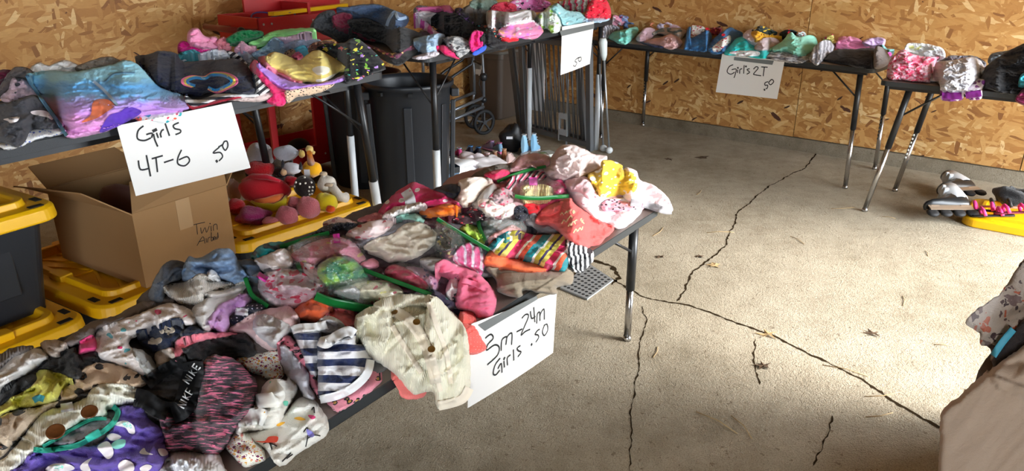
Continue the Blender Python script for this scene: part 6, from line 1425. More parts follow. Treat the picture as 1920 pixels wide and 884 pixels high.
B('shirt', 'rosy pink knot behind the yellow shorts', Ti((900, 310), (950, 265), (995, 300), (950, 335)), .045, fab('plain', (220, 110, 140)), 'crumple')
B('shirt', 'brown and tan printed shirt at the right back of the 4T-6 table', Ti((1030, 260), (1070, 200), (1180, 185), (1240, 205), (1150, 240)), .04, fab('floral', (130, 84, 66), (196, 150, 120), (60, 40, 36), sc=30), 'crumple')
B('shirt', 'beige lace-trimmed shirt at the bottom of the navy stack', Ti((380, 625), (560, 590), (760, 545), (775, 590), (690, 640), (520, 640), (420, 635)), .012, fab('plain', (196, 176, 172)), 'flat')
B('shirt', 'dark red shirt folded under the striped one', Th((1380, 400), (1480, 450), (1700, 400), (1900, 385), (1700, 440), (1500, 490), (1430, 500)), .015, fab('plain', (160, 30, 50)), 'flat')
B('shirt', 'black and white striped shirt under the navy rainbow top', Th((1390, 395), (1480, 430), (1640, 380), (1800, 360), (1960, 360), (1920, 405), (1700, 410), (1480, 475), (1400, 450)), .02, fab('stripes', (22, 22, 34), (226, 226, 230), sc=26, rot=1.57), 'flat')
B('shirt', 'black and white striped shirt beside the hot pink ruffle', Ti((420, 270), (500, 285), (620, 400), (700, 460), (775, 520), (765, 560), (640, 585), (600, 480), (520, 360)), .03, fab('stripes', (22, 22, 34), (226, 226, 230), sc=28, rot=.7), 'soft')
nv = B('shirt', 'navy shirt with a rainbow heart outline on the 4T-6 table', Th((1010, 105), (1120, 88), (1200, 60), (1320, 80), (1375, 140), (1560, 130), (1680, 125), (1770, 120), (1860, 180), (1910, 280), (1900, 385), (1700, 370), (1560, 375), (1480, 405), (1330, 375), (1200, 320), (1090, 210)), .04, fab('plain', (30, 34, 58)), 'soft', .2)
for k, c in enumerate(((228, 100, 140), (230, 196, 90), (40, 130, 190))):
    s_ = 1-.10*k
    pts = [(1565+(x-1565)*s_, 295+(y-295)*s_) for x, y in ((1440, 330), (1380, 310), (1370, 280), (1440, 255), (1530, 262), (1590, 232), (1690, 232), (1760, 262), (1775, 300), (1710, 340), (1630, 372), (1560, 345))]
    surf_ribbon(HB, Th(*pts), .012, fab('plain', c), nv, 'rainbow_print', lift=.0015+.0005*k, th=.001)
B('shirt', 'hot pink ruffled shirt hanging over the edge beside the leopard hem', Ti((590, 375), (640, 330), (700, 420), (780, 510), (860, 555), (865, 640), (820, 680), (720, 645), (765, 590), (700, 500), (620, 420)), .03, fab('plain', (232, 44, 106)), 'lace', .6)
B('pants', 'fine leopard print trousers at the bottom of the yellow stack', Ti((860, 560), (1000, 530), (1220, 505), (1180, 550), (1060, 590), (940, 610), (880, 652)), .014, fab('leopard', (206, 178, 150), (30, 24, 22), (30, 24, 22), sc=75, r0=.26, r1=.28), 'flat')
B('shirt', 'lilac shirt under the yellow shorts', Ti((640, 360), (720, 360), (800, 430), (950, 500), (1150, 500), (1330, 430), (1320, 475), (1180, 515), (1000, 535), (880, 548), (820, 535), (700, 440)), .03, fab('plain', (174, 130, 216)), 'fold', .4)
B('shirt', 'salmon pink shirt between the yellow shorts and the lilac shirt', Ti((655, 320), (720, 300), (800, 370), (900, 430), (1000, 495), (900, 480), (740, 400)), .03, fab('plain', (222, 124, 140)), 'fold', .4)
B('leggings', 'black leggings with tropical flowers folded at the table end', Ti((1095, 245), (1180, 205), (1290, 200), (1370, 165), (1440, 195), (1540, 280), (1612, 390), (1500, 440), (1380, 495), (1320, 503), (1300, 440), (1290, 370), (1200, 290)), .04, fab('floral', (16, 18, 22), (214, 206, 70), (110, 160, 60), (70, 180, 170), (170, 130, 200), (16, 18, 22), (226, 110, 120), sc=19, r=.34, warp=1.2), 'soft', .4)
o = B('shorts', 'pastel yellow shorts with silver print on the 4T-6 table', Ti((705, 315), (780, 268), (880, 300), (960, 330), (1020, 290), (1080, 258), (1135, 262), (1230, 320), (1308, 375), (1290, 405), (1220, 450), (1160, 490), (1060, 502), (920, 470), (840, 420), (760, 380)), .035, fab('plain', (222, 196, 112)), 'soft', .3)
for pts in ([(1060, 400), (1120, 375), (1190, 390), (1180, 430), (1110, 445)], [(1090, 480), (1160, 465), (1240, 430), (1200, 470), (1110, 498)]): patch(HB, Ti(*pts), fab('tiedye', (206, 196, 150), (226, 222, 210), (222, 196, 112), sc=60), o, 'silver_print')
# table A
A('jeans', 'faded black jeans at the left end of the raised far table', Tj((565, 200), (640, 100), (740, 75), (780, 160), (880, 225), (1000, 270), (950, 310), (800, 315), (720, 270), (620, 225)), .09, fab('denim', (36, 38, 42), (66, 68, 72)), 'crumple', .3)
A('leggings', 'black leggings spilling over the left end of the raised far table', Tj((1080, 420), (1200, 390), (1350, 360), (1380, 390), (1300, 450), (1230, 490), (1150, 470)), .03, BLKF, 'soft')
A('shirt', 'multicoloured print hem under the black denim jacket', Tj((960, 320), (1060, 350), (1180, 400), (1260, 350), (1340, 320), (1365, 360), (1280, 385), (1210, 442), (1100, 395), (990, 355)), .05, fab('floral', (120, 60, 90), (214, 190, 120), (214, 110, 130), (150, 190, 120), sc=26), 'crumple')
A('sweatshirt', 'maroon sweatshirt under the black denim jacket', Tj((725, 135), (790, 92), (880, 105), (880, 180), (960, 235), (1090, 290), (1030, 315), (900, 255), (770, 215)), .10, fab('plain', (130, 34, 62)), 'crumple', .3)
A('denim_jacket', 'black denim jacket sprawled on the raised far table', Tj((845, 155), (930, 138), (1000, 140), (1150, 195), (1260, 200), (1410, 265), (1340, 325), (1270, 375), (1210, 395), (1130, 330), (1000, 280), (880, 215)), .09, fab('plain', (30, 31, 34)), 'crumple', .4)
A('jeans', 'blue denim jeans with white frayed hem on top of the black jacket', Tj((760, 60), (860, 48), (960, 32), (1080, 32), (1180, 70), (1300, 120), (1290, 175), (1240, 200), (1140, 205), (1060, 150), (900, 105)), .06, fab('denim', (36, 54, 84), (84, 108, 142)), 'fold', .2)
surf_ribbon(HA, Tj((1140, 195), (1160, 140), (1200, 90), (1230, 140), (1290, 130)), .02, fab('plain', (150, 176, 206), crk=1.5), bpy.data.objects[[o.name for o in COL.objects if o.get('label', '').startswith('blue denim jeans with white')][0]], 'frayed_hem', lift=.006, th=.01)
A('pants', 'grey snakeskin trousers behind the lilac sleeves', Tk((-20, 80), (20, 40), (100, 50), (160, 80), (120, 120), (40, 130)), .06, fab('floral', (120, 112, 114), (70, 64, 66), sc=50), 'crumple')
A('shirt', 'pink and purple sleeves crossing in the middle of the raised far table', Tk((-20, 110), (30, 90), (70, 150), (150, 230), (215, 270), (140, 275), (40, 200)), .06, fab('stripes', (206, 90, 176), (226, 190, 220), sc=16), 'fold', .7)
A('socks', 'white rolled socks on the raised far table', Tk((15, 100), (60, 78), (120, 90), (185, 112), (180, 150), (100, 150), (30, 145)), .05, fab('plain', (214, 210, 212)), 'roll')
A('shorts', 'light blue denim shorts with frilled edge at the table front', Tk((-20, 300), (40, 275), (170, 250), (220, 270), (180, 350), (150, 410), (90, 430), (20, 380)), .06, fab('denim', (120, 146, 176), (176, 200, 222)), 'lace')
A('shorts', 'white lace hem under the light denim shorts', Tj((1330, 430), (1420, 400), (1520, 385), (1530, 410), (1440, 440), (1350, 445)), .02, fab('plain', (214, 206, 214), weave=1), 'lace')
A('shirt', 'hot pink shirt hanging off the front of the raised far table', Tk((155, 345), (240, 345), (290, 400), (325, 440), (270, 430), (200, 400)), .03, fab('plain', (224, 30, 100)), 'soft')
A('pants', 'black dress trousers behind the camouflage pants', Tk((110, 150), (150, 100), (230, 85), (340, 110), (440, 185), (440, 250), (350, 285), (250, 265), (160, 215)), .09, fab('plain', (20, 21, 24)), 'crumple', .3)
A('pants', 'grey camouflage trousers at the front of the raised far table', Tk((200, 290), (280, 270), (370, 290), (415, 350), (380, 400), (320, 432), (290, 390), (230, 340)), .05, fab('camo', (84, 84, 88), (130, 132, 134), (170, 170, 170), (60, 60, 64), sc=26), 'crumple')
A('tank_top', 'neon pink strappy top near the front of the raised far table', Tk((395, 300), (440, 228), (525, 250), (520, 310), (470, 380), (415, 385)), .05, fab('plain', (230, 30, 120)), 'lace')
A('cloth_strip', 'bright blue hem under the neon pink top', Tk((425, 395), (520, 340), (522, 375), (450, 412)), .02, fab('plain', (50, 90, 200)), 'flat', cat='clothing')
A('hat', 'black cap-shaped bundle hanging over the front edge of the raised far table', Tk((480, 290), (540, 225), (620, 240), (680, 310), (665, 372), (590, 360), (510, 320)), .05, fab('plain', (28, 25, 28)), 'fold')
A('gift_box', 'flat pink box lying at the back of the raised far table', Tk((0, 55), (250, 38), (290, 80), (270, 100), (200, 78), (10, 78)), .05, fab('plain', (200, 90, 150), crk=.05), 'smooth', smooth_pts=False, cat='box')
A('shirt', 'purple and black shirt behind the camouflage trousers', Tk((290, 70), (340, 60), (420, 140), (440, 180), (340, 120)), .06, fab('floral', (50, 40, 56), (130, 90, 160), sc=26), 'crumple')
A('fur_vest', 'brown-grey fur vest in the middle of the raised far table', Tk((345, 70), (440, 25), (560, 55), (550, 130), (510, 195), (450, 190), (420, 130)), .10, fab('plain', (110, 100, 92), weave=2.), 'lace')
A('shirt', 'sage green shirt at the back of the raised far table', Tk((400, 15), (470, -10), (600, 0), (600, 40), (560, 65), (440, 55)), .10, fab('floral', (126, 150, 136), (96, 120, 104), sc=20), 'crumple')
A('shirt', 'black and coral shirt under the white floral ones', Tk((450, 190), (540, 190), (640, 230), (700, 290), (660, 310), (560, 240)), .03, fab('floral', (40, 34, 40), (220, 110, 80), (90, 190, 180), sc=30), 'crumple')
A('shirt', 'red shirt edge beneath the pink floral dress', Tk((640, 285), (740, 275), (770, 300), (700, 315), (655, 305)), .02, fab('plain', (206, 20, 40)), 'flat')
A('dress', 'black and pink printed dress at the back of the raised far table', Tk((680, 30), (760, -10), (900, -20), (1010, 20), (970, 75), (820, 80), (730, 70)), .11, fab('floral', (226, 130, 180), (30, 28, 34), (236, 226, 226), (220, 80, 150), sc=20, r=.35), 'crumple')
A('shirt', 'coral red rolled shirt on the white floral one', Tk((560, 60), (600, 25), (680, 12), (750, 40), (740, 75), (640, 98), (580, 85)), .08, fab('plain', (226, 62, 86)), 'lace')
A('dress', 'pink orchid print dress at the front of the raised far table', Tk((615, 235), (690, 185), (800, 165), (900, 162), (955, 230), (890, 290), (760, 285), (660, 275)), .06, fab('floral', (232, 130, 170), (206, 110, 190), (236, 150, 120), (240, 190, 206), sc=14, r=.4), 'soft', .2)
A('shirt', 'white shirt with faint flowers crumpled on the raised far table', Tk((525, 105), (560, 75), (700, 90), (820, 72), (900, 95), (890, 160), (760, 180), (600, 205), (540, 195)), .09, fab('floral', (220, 214, 218), (206, 170, 186), (222, 222, 226), sc=18, r=.3), 'crumple', .3)
A('shirt', 'pale green and white shirt right of the orchid dress', Tk((895, 130), (960, 80), (1020, 40), (1070, 100), (1105, 190), (1045, 248), (960, 210)), .08, fab('floral', (206, 222, 208), (150, 190, 90), (226, 230, 226), sc=12, r=.35), 'crumple', .5)
A('shirt', 'striped pink and white shirt at the far end of the raised table', Tk((1060, 20), (1130, 0), (1200, -10), (1315, 0), (1290, 60), (1220, 95), (1150, 85)), .09, fab('stripes', (214, 70, 110), (232, 226, 226), (170, 180, 170), sc=18), 'crumple')
A('shirt', 'aqua shirt with small red flowers at the far end', Tk((1015, 60), (1060, 22), (1130, 75), (1230, 90), (1305, 150), (1200, 195), (1110, 205), (1080, 130)), .075, fab('floral', (150, 200, 206), (206, 60, 60), (226, 226, 220), (150, 200, 206), (150, 200, 206), sc=14, r=.24), 'crumple')
A('shirt', 'pale blue shirt under the red floral blouse', Tk((1250, 165), (1300, 130), (1440, 130), (1440, 155), (1340, 175)), .025, fab('floral', (170, 200, 216), (120, 150, 180), sc=30), 'flat')
A('blouse', 'red blouse with small flowers at the far corner of the raised table', Tk((1270, 120), (1300, 20), (1350, -15), (1430, 0), (1462, 80), (1450, 130), (1370, 135)), .09, fab('floral', (214, 36, 60), (236, 190, 170), (220, 90, 80), sc=18, r=.2), 'crumple')
# ------------------------------------------------------------------ clothes on the 2T table and the last table
HC2 = Relief(CT, .3); HD = Relief(DT, .3); HR = Relief(RT, .6, 1.0, 1.2, .005, .5)
def K_(*a, **k): return C(*a, hp=HC2, **k)
def D_(*a, **k): return C(*a, hp=HD, **k)
for nm, lb, pts, t, mt, sty in (
    ('shirt', 'pink and white print shirt at the back left of the 2T table', [(205, 60), (230, 40), (300, 70), (355, 115), (300, 135), (230, 95)], .05, fab('floral', (222, 150, 170), (236, 210, 214), (200, 80, 100), sc=20), 'crumple'),
    ('shirt', 'blue print shirt at the back left of the 2T table', [(270, 45), (340, 50), (420, 70), (480, 120), (460, 150), (350, 120)], .05, fab('floral', (110, 130, 170), (190, 196, 210), (150, 80, 120), sc=20), 'crumple'),
    ('shirt', 'hot pink shirt at the back of the 2T table', [(480, 120), (520, 85), (550, 75), (605, 112), (560, 145)], .06, fab('plain', (230, 60, 130)), 'crumple'),
    ('shirt', 'peach shirt behind the grey camouflage pants', [(570, 150), (620, 112), (670, 170), (620, 185)], .06, fab('plain', (224, 140, 110)), 'crumple'),
    ('shirt', 'pink and lilac tie-dye shirt at the back of the 2T table', [(640, 170), (680, 110), (720, 88), (800, 125), (860, 145), (895, 185), (800, 200), (700, 195)], .07, fab('tiedye', (232, 150, 196), (226, 206, 220), (176, 170, 220), sc=8), 'crumple'),
    ('shirt', 'grey and white striped shirt at the left end of the 2T table', [(65, 200), (110, 160), (190, 140), (280, 165), (230, 200), (160, 280), (80, 300)], .06, fab('stripes', (190, 188, 198), (120, 120, 130), sc=36), 'crumple'),
    ('jeans', 'small blue denim piece behind the aqua shirt', [(315, 150), (350, 110), (440, 130), (455, 175), (380, 195)], .08, fab('denim', (60, 90, 140), (110, 140, 180)), 'crumple'),
    ('shirt', 'aqua green shirt crumpled near the left end of the 2T table', [(165, 265), (210, 215), (320, 185), (450, 160), (455, 230), (370, 320), (300, 335), (190, 295)], .06, fab('plain', (130, 210, 196)), 'crumple'),
    ('shirt', 'pale pink shirt with turquoise label on the 2T table', [(435, 280), (480, 220), (540, 165), (640, 190), (620, 250), (550, 305), (460, 310)], .06, fab('plain', (212, 182, 196)), 'crumple'),
    ('pants', 'grey-green camouflage pants in the middle back of the 2T table', [(600, 225), (680, 180), (800, 170), (940, 190), (920, 260), (860, 290), (700, 250)], .07, fab('camo', (96, 116, 120), (180, 170, 160), (130, 150, 150), sc=9), 'crumple'),
    ('shirt', 'dusty pink shirt at the front of the 2T table', [(520, 310), (600, 280), (690, 265), (790, 232), (890, 290), (890, 350), (790, 388), (680, 355), (560, 330)], .055, fab('plain', (206, 166, 164)), 'crumple'),
    ('shorts', 'navy shorts edge under the dusty pink shirt', [(480, 320), (560, 325), (700, 355), (690, 372), (560, 350)], .02, fab('plain', (44, 56, 100)), 'flat'),
    ('shirt', 'red and orange print shirt behind the blue overalls', [(1150, 190), (1230, 165), (1300, 180), (1260, 240), (1180, 230)], .07, fab('floral', (150, 40, 50), (220, 120, 60), sc=20), 'crumple'),
    ('shirt', 'white floral shirt tucked in the left pair of blue overalls', [(975, 290), (985, 160), (1040, 145), (1120, 165), (1130, 230), (1040, 290)], .09, fab('floral', (222, 212, 206), (180, 80, 90), (130, 150, 120), sc=26), 'crumple'),
    ('overalls', 'blue short overalls, left pair, with a red button', [(915, 385), (930, 300), (955, 172), (990, 175), (985, 270), (1080, 230), (1150, 190), (1195, 260), (1160, 400), (1060, 405), (960, 395)], .06, fab('denim', (40, 90, 140), (64, 120, 170)), 'soft'),
    ('overalls', 'blue short overalls, right pair, with a red button', [(1165, 400), (1165, 340), (1250, 250), (1370, 168), (1440, 190), (1505, 225), (1480, 300), (1380, 380), (1310, 425), (1210, 435)], .07, fab('denim', (40, 90, 140), (64, 120, 170)), 'soft'),
    ('shirt', 'white floral lining showing in the right pair of blue overalls', [(1200, 375), (1260, 310), (1370, 245), (1385, 300), (1310, 370), (1240, 402)], .015, fab('floral', (222, 212, 206), (180, 80, 90), (130, 150, 120), sc=26), 'soft'),
    ('shirt', 'bright teal shirt in front of the white and yellow ones', [(1320, 435), (1400, 320), (1440, 280), (1530, 258), (1600, 330), (1760, 370), (1750, 470), (1640, 475), (1500, 450)], .04, fab('plain', (40, 186, 184)), 'soft'),
    ('shirt', 'white shirt printed pink and mint lying on the teal one', [(1370, 425), (1450, 400), (1650, 405), (1660, 450), (1500, 455)], .012, fab('floral', (214, 226, 222), (220, 150, 170), (130, 190, 180), sc=12), 'flat'),
    ('shirt', 'white and blush shirt right of the blue overalls', [(1505, 255), (1580, 185), (1700, 178), (1800, 250), (1760, 320), (1660, 370), (1600, 330)], .06, fab('plain', (220, 200, 206)), 'crumple'),
    ('shirt', 'black and yellow floral shirt at the back of the 2T table', [(1600, 205), (1640, 165), (1700, 152), (1800, 190), (1850, 220), (1760, 240)], .08, fab('floral', (24, 40, 30), (222, 180, 40), (226, 214, 200), sc=10), 'crumple'),
    ('shirt', 'mustard yellow shirt in the middle of the 2T table', [(1590, 215), (1650, 200), (1760, 240), (1880, 250), (1880, 275), (1720, 285), (1640, 305), (1605, 260)], .05, fab('plain', (214, 160, 36)), 'crumple')):
    o = K_(nm, lb, Tl(*pts), t, mt, sty)
    if nm == 'overalls':
        bx, by = (1150, 185) if 'left' in lb else (1312, 245)
        q = Tl((bx, by))[0]; button(HC2, q[0], q[1], .014, paint('red_button', (200, 30, 50), .4), o)
for nm, lb, pts, t, mt, sty in (
    ('shirt', 'black and red shirt scrap at the back of the 2T table', [(160, 130), (200, 100), (260, 100), (300, 125), (240, 145)], .07, fab('floral', (30, 34, 34), (206, 30, 50), sc=12), 'crumple'),
    ('shirt', 'small white and red shirt at the back edge behind the mint one', [(280, 130), (310, 110), (345, 120), (350, 155), (300, 160)], .07, fab('floral', (206, 216, 222), (220, 60, 50), sc=20), 'crumple'),
    ('shirt', 'mauve crumpled shirt left of the mint one', [(-20, 220), (40, 160), (130, 160), (160, 200), (100, 240), (0, 250)], .05, fab('plain', (196, 176, 178)), 'crumple'),
    ('pants', 'grey marbled leggings under the mint shirt', [(70, 295), (110, 255), (200, 245), (330, 280), (400, 300), (310, 340), (160, 325)], .035, fab('marl', (90, 88, 92), (150, 148, 150), (200, 198, 200), sc=80), 'crumple'),
    ('shirt', 'mint shirt star-shaped on the grey leggings', [(85, 240), (180, 180), (240, 115), (290, 150), (400, 138), (435, 200), (380, 265), (300, 288), (200, 255), (120, 255)], .05, fab('plain', (146, 214, 192)), 'crumple'),
    ('shirt', 'small yellow and pink print at the back right of the 2T table', [(475, 170), (500, 145), (545, 133), (560, 180), (590, 190), (540, 210)], .08, fab('floral', (226, 200, 120), (226, 60, 110), (60, 160, 110), sc=16), 'crumple'),
    ('shirt', 'grey and white wrinkled shirt beside the mint one', [(375, 310), (410, 220), (490, 170), (560, 215), (520, 280), (440, 350), (400, 340)], .06, fab('stripes', (206, 206, 212), (150, 150, 158), sc=30), 'crumple'),
    ('shirt', 'pink shirt folded on the black one at the right end of the 2T table', [(560, 225), (580, 170), (600, 150), (690, 150), (790, 195), (830, 225), (720, 245), (590, 245)], .09, fab('plain', (230, 134, 168)), 'fold'),
    ('shirt', 'lilac sleeve at the right back of the 2T table', [(755, 190), (800, 160), (880, 152), (925, 172), (900, 215), (820, 218)], .09, fab('plain', (206, 176, 222)), 'roll'),
    ('shirt', 'mint and grey scrap behind the mesh bag', [(870, 240), (900, 205), (935, 235), (985, 240), (960, 290), (900, 280)], .06, fab('camo', (140, 206, 206), (90, 120, 116), (226, 90, 170), sc=8), 'crumple'),
    ('pants', 'black trousers folded at the right end of the 2T table', [(480, 310), (560, 245), (700, 238), (850, 240), (845, 372), (760, 378), (620, 350), (520, 330)], .07, fab('plain', (28, 26, 30)), 'flat'),
    ('mesh_bag', 'grey translucent mesh bag at the right end of the 2T table', [(838, 372), (848, 230), (900, 225), (945, 270), (955, 330), (905, 372)], .06, fab('plain', (140, 130, 126)), 'crumple')):
    K_(nm, lb, Tm(*pts), t, mt, sty)
for nm, lb, pts, t, mt, sty in (
    ('shirt', 'white shirt with yellow print at the back of the last table', [(1060, 250), (1085, 195), (1150, 195), (1220, 200), (1330, 230), (1355, 300), (1290, 340), (1150, 290)], .08, fab('floral', (218, 218, 216), (226, 220, 150), (170, 206, 214), sc=9, r=.3), 'crumple'),
    ('leggings', 'pink bundle with white swirls at the left end of the last table', [(942, 450), (945, 340), (1000, 270), (1050, 240), (1110, 268), (1190, 290), (1310, 295), (1270, 345), (1255, 470), (1180, 478), (1040, 465)], .13, fab('tiedye', (206, 60, 100), (214, 76, 112), (226, 190, 204), (210, 70, 106), sc=22), 'crumple'),
    ('shirt', 'grey patterned shirt behind the silver trousers', [(1350, 320), (1380, 285), (1450, 285), (1570, 290), (1650, 345), (1560, 390), (1420, 350)], .07, fab('floral', (130, 126, 132), (90, 84, 96), (196, 190, 196), sc=26), 'crumple'),
    ('jacket', 'grey sleeve of the coat at the right end of the last table', [(1665, 330), (1690, 270), (1800, 250), (1860, 240), (1760, 330)], .12, fab('plain', (112, 118, 120)), 'soft'),
    ('coat', 'black coat heaped at the right end of the last table', [(1600, 500), (1620, 400), (1660, 350), (1760, 280), (1840, 235), (1925, 195), (2000, 180), (2060, 560), (1800, 560), (1700, 540)], .12, fab('plain', (22, 22, 25)), 'soft'),
    ('shirt', 'purple and white sleeves with purple cuffs hanging off the last table', [(1315, 555), (1330, 480), (1420, 500), (1500, 500), (1560, 450), (1640, 465), (1620, 530), (1612, 595), (1530, 602), (1490, 560), (1470, 605), (1335, 608)], .03, fab('floral', (206, 196, 208), (120, 40, 126), (130, 50, 136), sc=11, r=.42), 'soft'),
    ('pants', 'silver-grey satin trousers on the front edge of the last table', [(1240, 470), (1270, 400), (1290, 335), (1400, 320), (1560, 295), (1635, 365), (1600, 440), (1560, 480), (1500, 530), (1440, 545), (1340, 535), (1300, 480)], .07, fab('plain', (186, 184, 188), rough=.45, crk=1.1), 'crumple'),
    ('shirt', 'maroon shirt hanging off the last table at the picture edge', [(1855, 600), (1880, 560), (1925, 520), (2000, 540), (1980, 650), (1890, 630)], .03, fab('plain', (112, 16, 62)), 'soft'),
    ('shirt', 'turquoise piece on the black coat at the picture edge', [(1885, 500), (1895, 430), (1960, 400), (1970, 500)], .02, fab('plain', (60, 160, 180)), 'soft')):
    o = D_(nm, lb, Tm(*pts), t, mt, sty)
    if 'purple cuffs' in lb:
        CU = fab('plain', (112, 30, 116), rib=120)
        for st in ([(1330, 575), (1400, 578), (1472, 574)], [(1500, 572), (1560, 565), (1612, 555)]): surf_ribbon(HD, Tm(*st), .045, CU, o, 'cuff', lift=.004, th=.005)
# ------------------------------------------------------------------ cloths by the camera's right hand
fl_ = cloth(HR, 'dress', 'taupe dress with butterflies and rust flowers hanging at the right picture edge', 'dress', Tp((2200, 400), (1990, 440), (1925, 478), (1880, 545), (1840, 575), (1812, 600), (1838, 620), (1838, 640), (1858, 650), (1862, 690), (1900, 690), (2200, 700)), .03,
      fab('floral', (148, 134, 122), (52, 36, 36), (150, 74, 48), (70, 52, 50), (96, 76, 72), sc=24, r=.40, warp=1.5, bs=.5), 'soft', .3)
surf_ribbon(HR, Tp((1900, 618), (1880, 642), (1862, 668)), .016, paint('sky_blue_ribbon', (60, 150, 176), .6), fl_, 'blue_trim', lift=.004, th=.004)
cloth(HR, 'cloth_wrap', 'dark charcoal cloth tucked between the butterfly dress and the taupe cloth', 'cloth', Tp((1990, 560), (1920, 600), (1870, 660), (1862, 690), (1900, 740), (2200, 760)), .02, fab('plain', (46, 40, 40)), 'soft')
cloth(HR, 'linen_cloth', 'plain taupe linen cloth hanging in the bottom right corner', 'cloth', Tp((2240, 520), (2020, 560), (1930, 640), (1862, 690), (1800, 745), (1766, 775), (1762, 830), (1760, 900), (1775, 1040), (2240, 1040)), .03, fab('plain', (158, 141, 126), bs=.3), 'fold', 1.0, amp=.8)
# ------------------------------------------------------------------ price signs
PAP = paint('white_card', (226, 224, 220), .8); TPG = paint('grey_duct_tape', (112, 116, 116), .4)
def sign(label, fr, corners, off, strokes, w, tape=None, bend=.0, tiltk=0.0):
    N = Vector((-fr.n.x, -fr.n.y, tiltk)).normalized(); P0 = Vector((fr.C.x, fr.C.y, fr.z))+Vector((-fr.n.x, -fr.n.y, 0))*off
    c = [hit_plane(x, y, P0, N) for x, y in corners]; n = 10; vs = []
    for i in range(n+1):
        for j in range(n+1):
            a, b = i/n, j/n; p = c[0]*(1-a)*(1-b)+c[1]*a*(1-b)+c[2]*a*b+c[3]*(1-a)*b
            vs.append(p+N*bend*math.sin(a*math.pi)*b)
    B_ = len(vs); vs += [v-N*.0012 for v in vs]; fs = []; k = n+1
    for i in range(n):
        for j in range(n):
            q = (i*k+j, i*k+j+1, (i+1)*k+j+1, (i+1)*k+j); fs += [q, tuple(B_+x for x in q[::-1])]
    m = MB(); m.add(vs, fs, True); o = m.build('price_sign', PAP); tag(o, label, 'sign')
    mb = MB()
    for st in strokes:
        s3 = []
        for x, y in smooth_line(st):
            p = hit_plane(x, y, P0, N)
            for _ in range(2):
                ab = p-c[0]; a = max(0, min(1, ab.dot(c[1]-c[0])/(c[1]-c[0]).length_squared)); b = max(0, min(1, ab.dot(c[3]-c[0])/(c[3]-c[0]).length_squared))
                p = hit_plane(x, y, P0+N*bend*math.sin(a*math.pi)*b, N)
            s3.append(p)
        stroke_mb(s3, w, N, mb)
    mb.build('handwriting', INK, o)
    if tape:
        q = [hit_plane(x, y, P0+N*.002, N) for x, y in tape]; m = MB(); m.add(q+[p-N*.0015 for p in q], [(0, 1, 2, 3), (7, 6, 5, 4), (0, 4, 5, 1), (1, 5, 6, 2), (2, 6, 7, 3), (3, 7, 4, 0)]); m.build('tape_strip', TPG, o)
    return o
S = lambda t, *strokes: [t(*s) for s in strokes]
sign('white card sign handwritten Girls 4T-6 .50 on the left table', BT, [(219, 236), (434, 192), (470, 315), (255, 368)], .03,
  S(Th, [(1075, 625), (1035, 660), (1030, 720), (1080, 735), (1130, 715)], [(1095, 690), (1140, 680), (1135, 715)], [(1150, 685), (1160, 730), (1182, 780)], [(1150, 660), (1152, 664)], [(1172, 676), (1186, 716)], [(1166, 652), (1168, 656)], [(1200, 680), (1208, 712)], [(1200, 690), (1212, 660), (1228, 652)], [(1235, 600), (1270, 700)], [(1340, 600), (1300, 620), (1310, 645), (1350, 655), (1350, 675), (1315, 690)]) +
  S(Tp, [(259, 301), (263, 318), (279, 316)], [(274, 291), (279, 316), (282, 331)], [(284, 298), (305, 292)], [(292, 296), (295, 323)], [(307, 305), (325, 299)], [(340, 281), (333, 297), (334, 308), (346, 311), (355, 302), (350, 294), (335, 300)],
    [(411, 276), (399, 287), (412, 286), (417, 294), (410, 302)], [(409, 276), (418, 271)], [(420, 266), (417, 274), (422, 282), (427, 274), (425, 265), (419, 266)], [(405, 301), (407, 304)]), .006)
sign('white card sign handwritten 3m-24m Girls .50 on the low front table', FT, [(884, 608), (1044, 548), (1037, 662), (877, 766)], .024,
  S(To, [(440, 300), (480, 270), (500, 300), (460, 345), (450, 390), (510, 350), (545, 370), (530, 430), (455, 500)], [(560, 395), (565, 315), (600, 290), (595, 350), (605, 290), (640, 262), (638, 350)], [(675, 252), (718, 230)], [(715, 150), (745, 120), (765, 140), (710, 272), (740, 250), (778, 232)], [(780, 95), (790, 150), (818, 135)], [(806, 65), (812, 160), (815, 178)], [(828, 190), (832, 120), (850, 105), (852, 170), (855, 120), (882, 80), (885, 160)],
     [(553, 450), (515, 500), (500, 565), (520, 575), (550, 540)], [(535, 530), (560, 490), (566, 560)], [(580, 470), (585, 520)], [(582, 455), (584, 450)], [(608, 505), (606, 450), (630, 425)], [(652, 385), (655, 468)], [(705, 355), (680, 375), (690, 395), (710, 405), (685, 440)], [(788, 345), (790, 350)], [(835, 240), (815, 270), (835, 275), (842, 295), (820, 330)], [(835, 240), (850, 232)], [(885, 205), (870, 250), (885, 280), (910, 240), (905, 195), (880, 205)]), .0055,
  tape=To((390, 200), (830, -20), (835, 8), (440, 245)), bend=.006)
sign("white card sign handwritten Girl's 2T .50 on the long table", CT, [(1354, 101), (1471, 114), (1457, 186), (1342, 173)], .014,
  S(Tl, [(1410, 540), (1370, 560), (1350, 610), (1385, 635), (1425, 615)], [(1395, 590), (1440, 585), (1430, 640), (1418, 672)], [(1455, 590), (1453, 622)], [(1457, 570), (1458, 573)], [(1475, 630), (1478, 590), (1500, 580)], [(1520, 545), (1515, 630)], [(1540, 550), (1536, 565)], [(1575, 580), (1548, 590), (1575, 615), (1545, 635)], [(1612, 585), (1640, 560), (1660, 575), (1615, 630), (1625, 640), (1670, 648), (1690, 650)], [(1690, 562), (1755, 565)], [(1722, 565), (1710, 655)],
     [(1760, 710), (1730, 720), (1728, 745), (1755, 745), (1750, 775), (1735, 780)], [(1790, 690), (1765, 720), (1785, 740), (1815, 710), (1800, 688), (1785, 692)], [(1722, 788), (1724, 793)]), .007,
  tape=Tl((1420, 462), (1815, 500), (1800, 542), (1415, 495)))
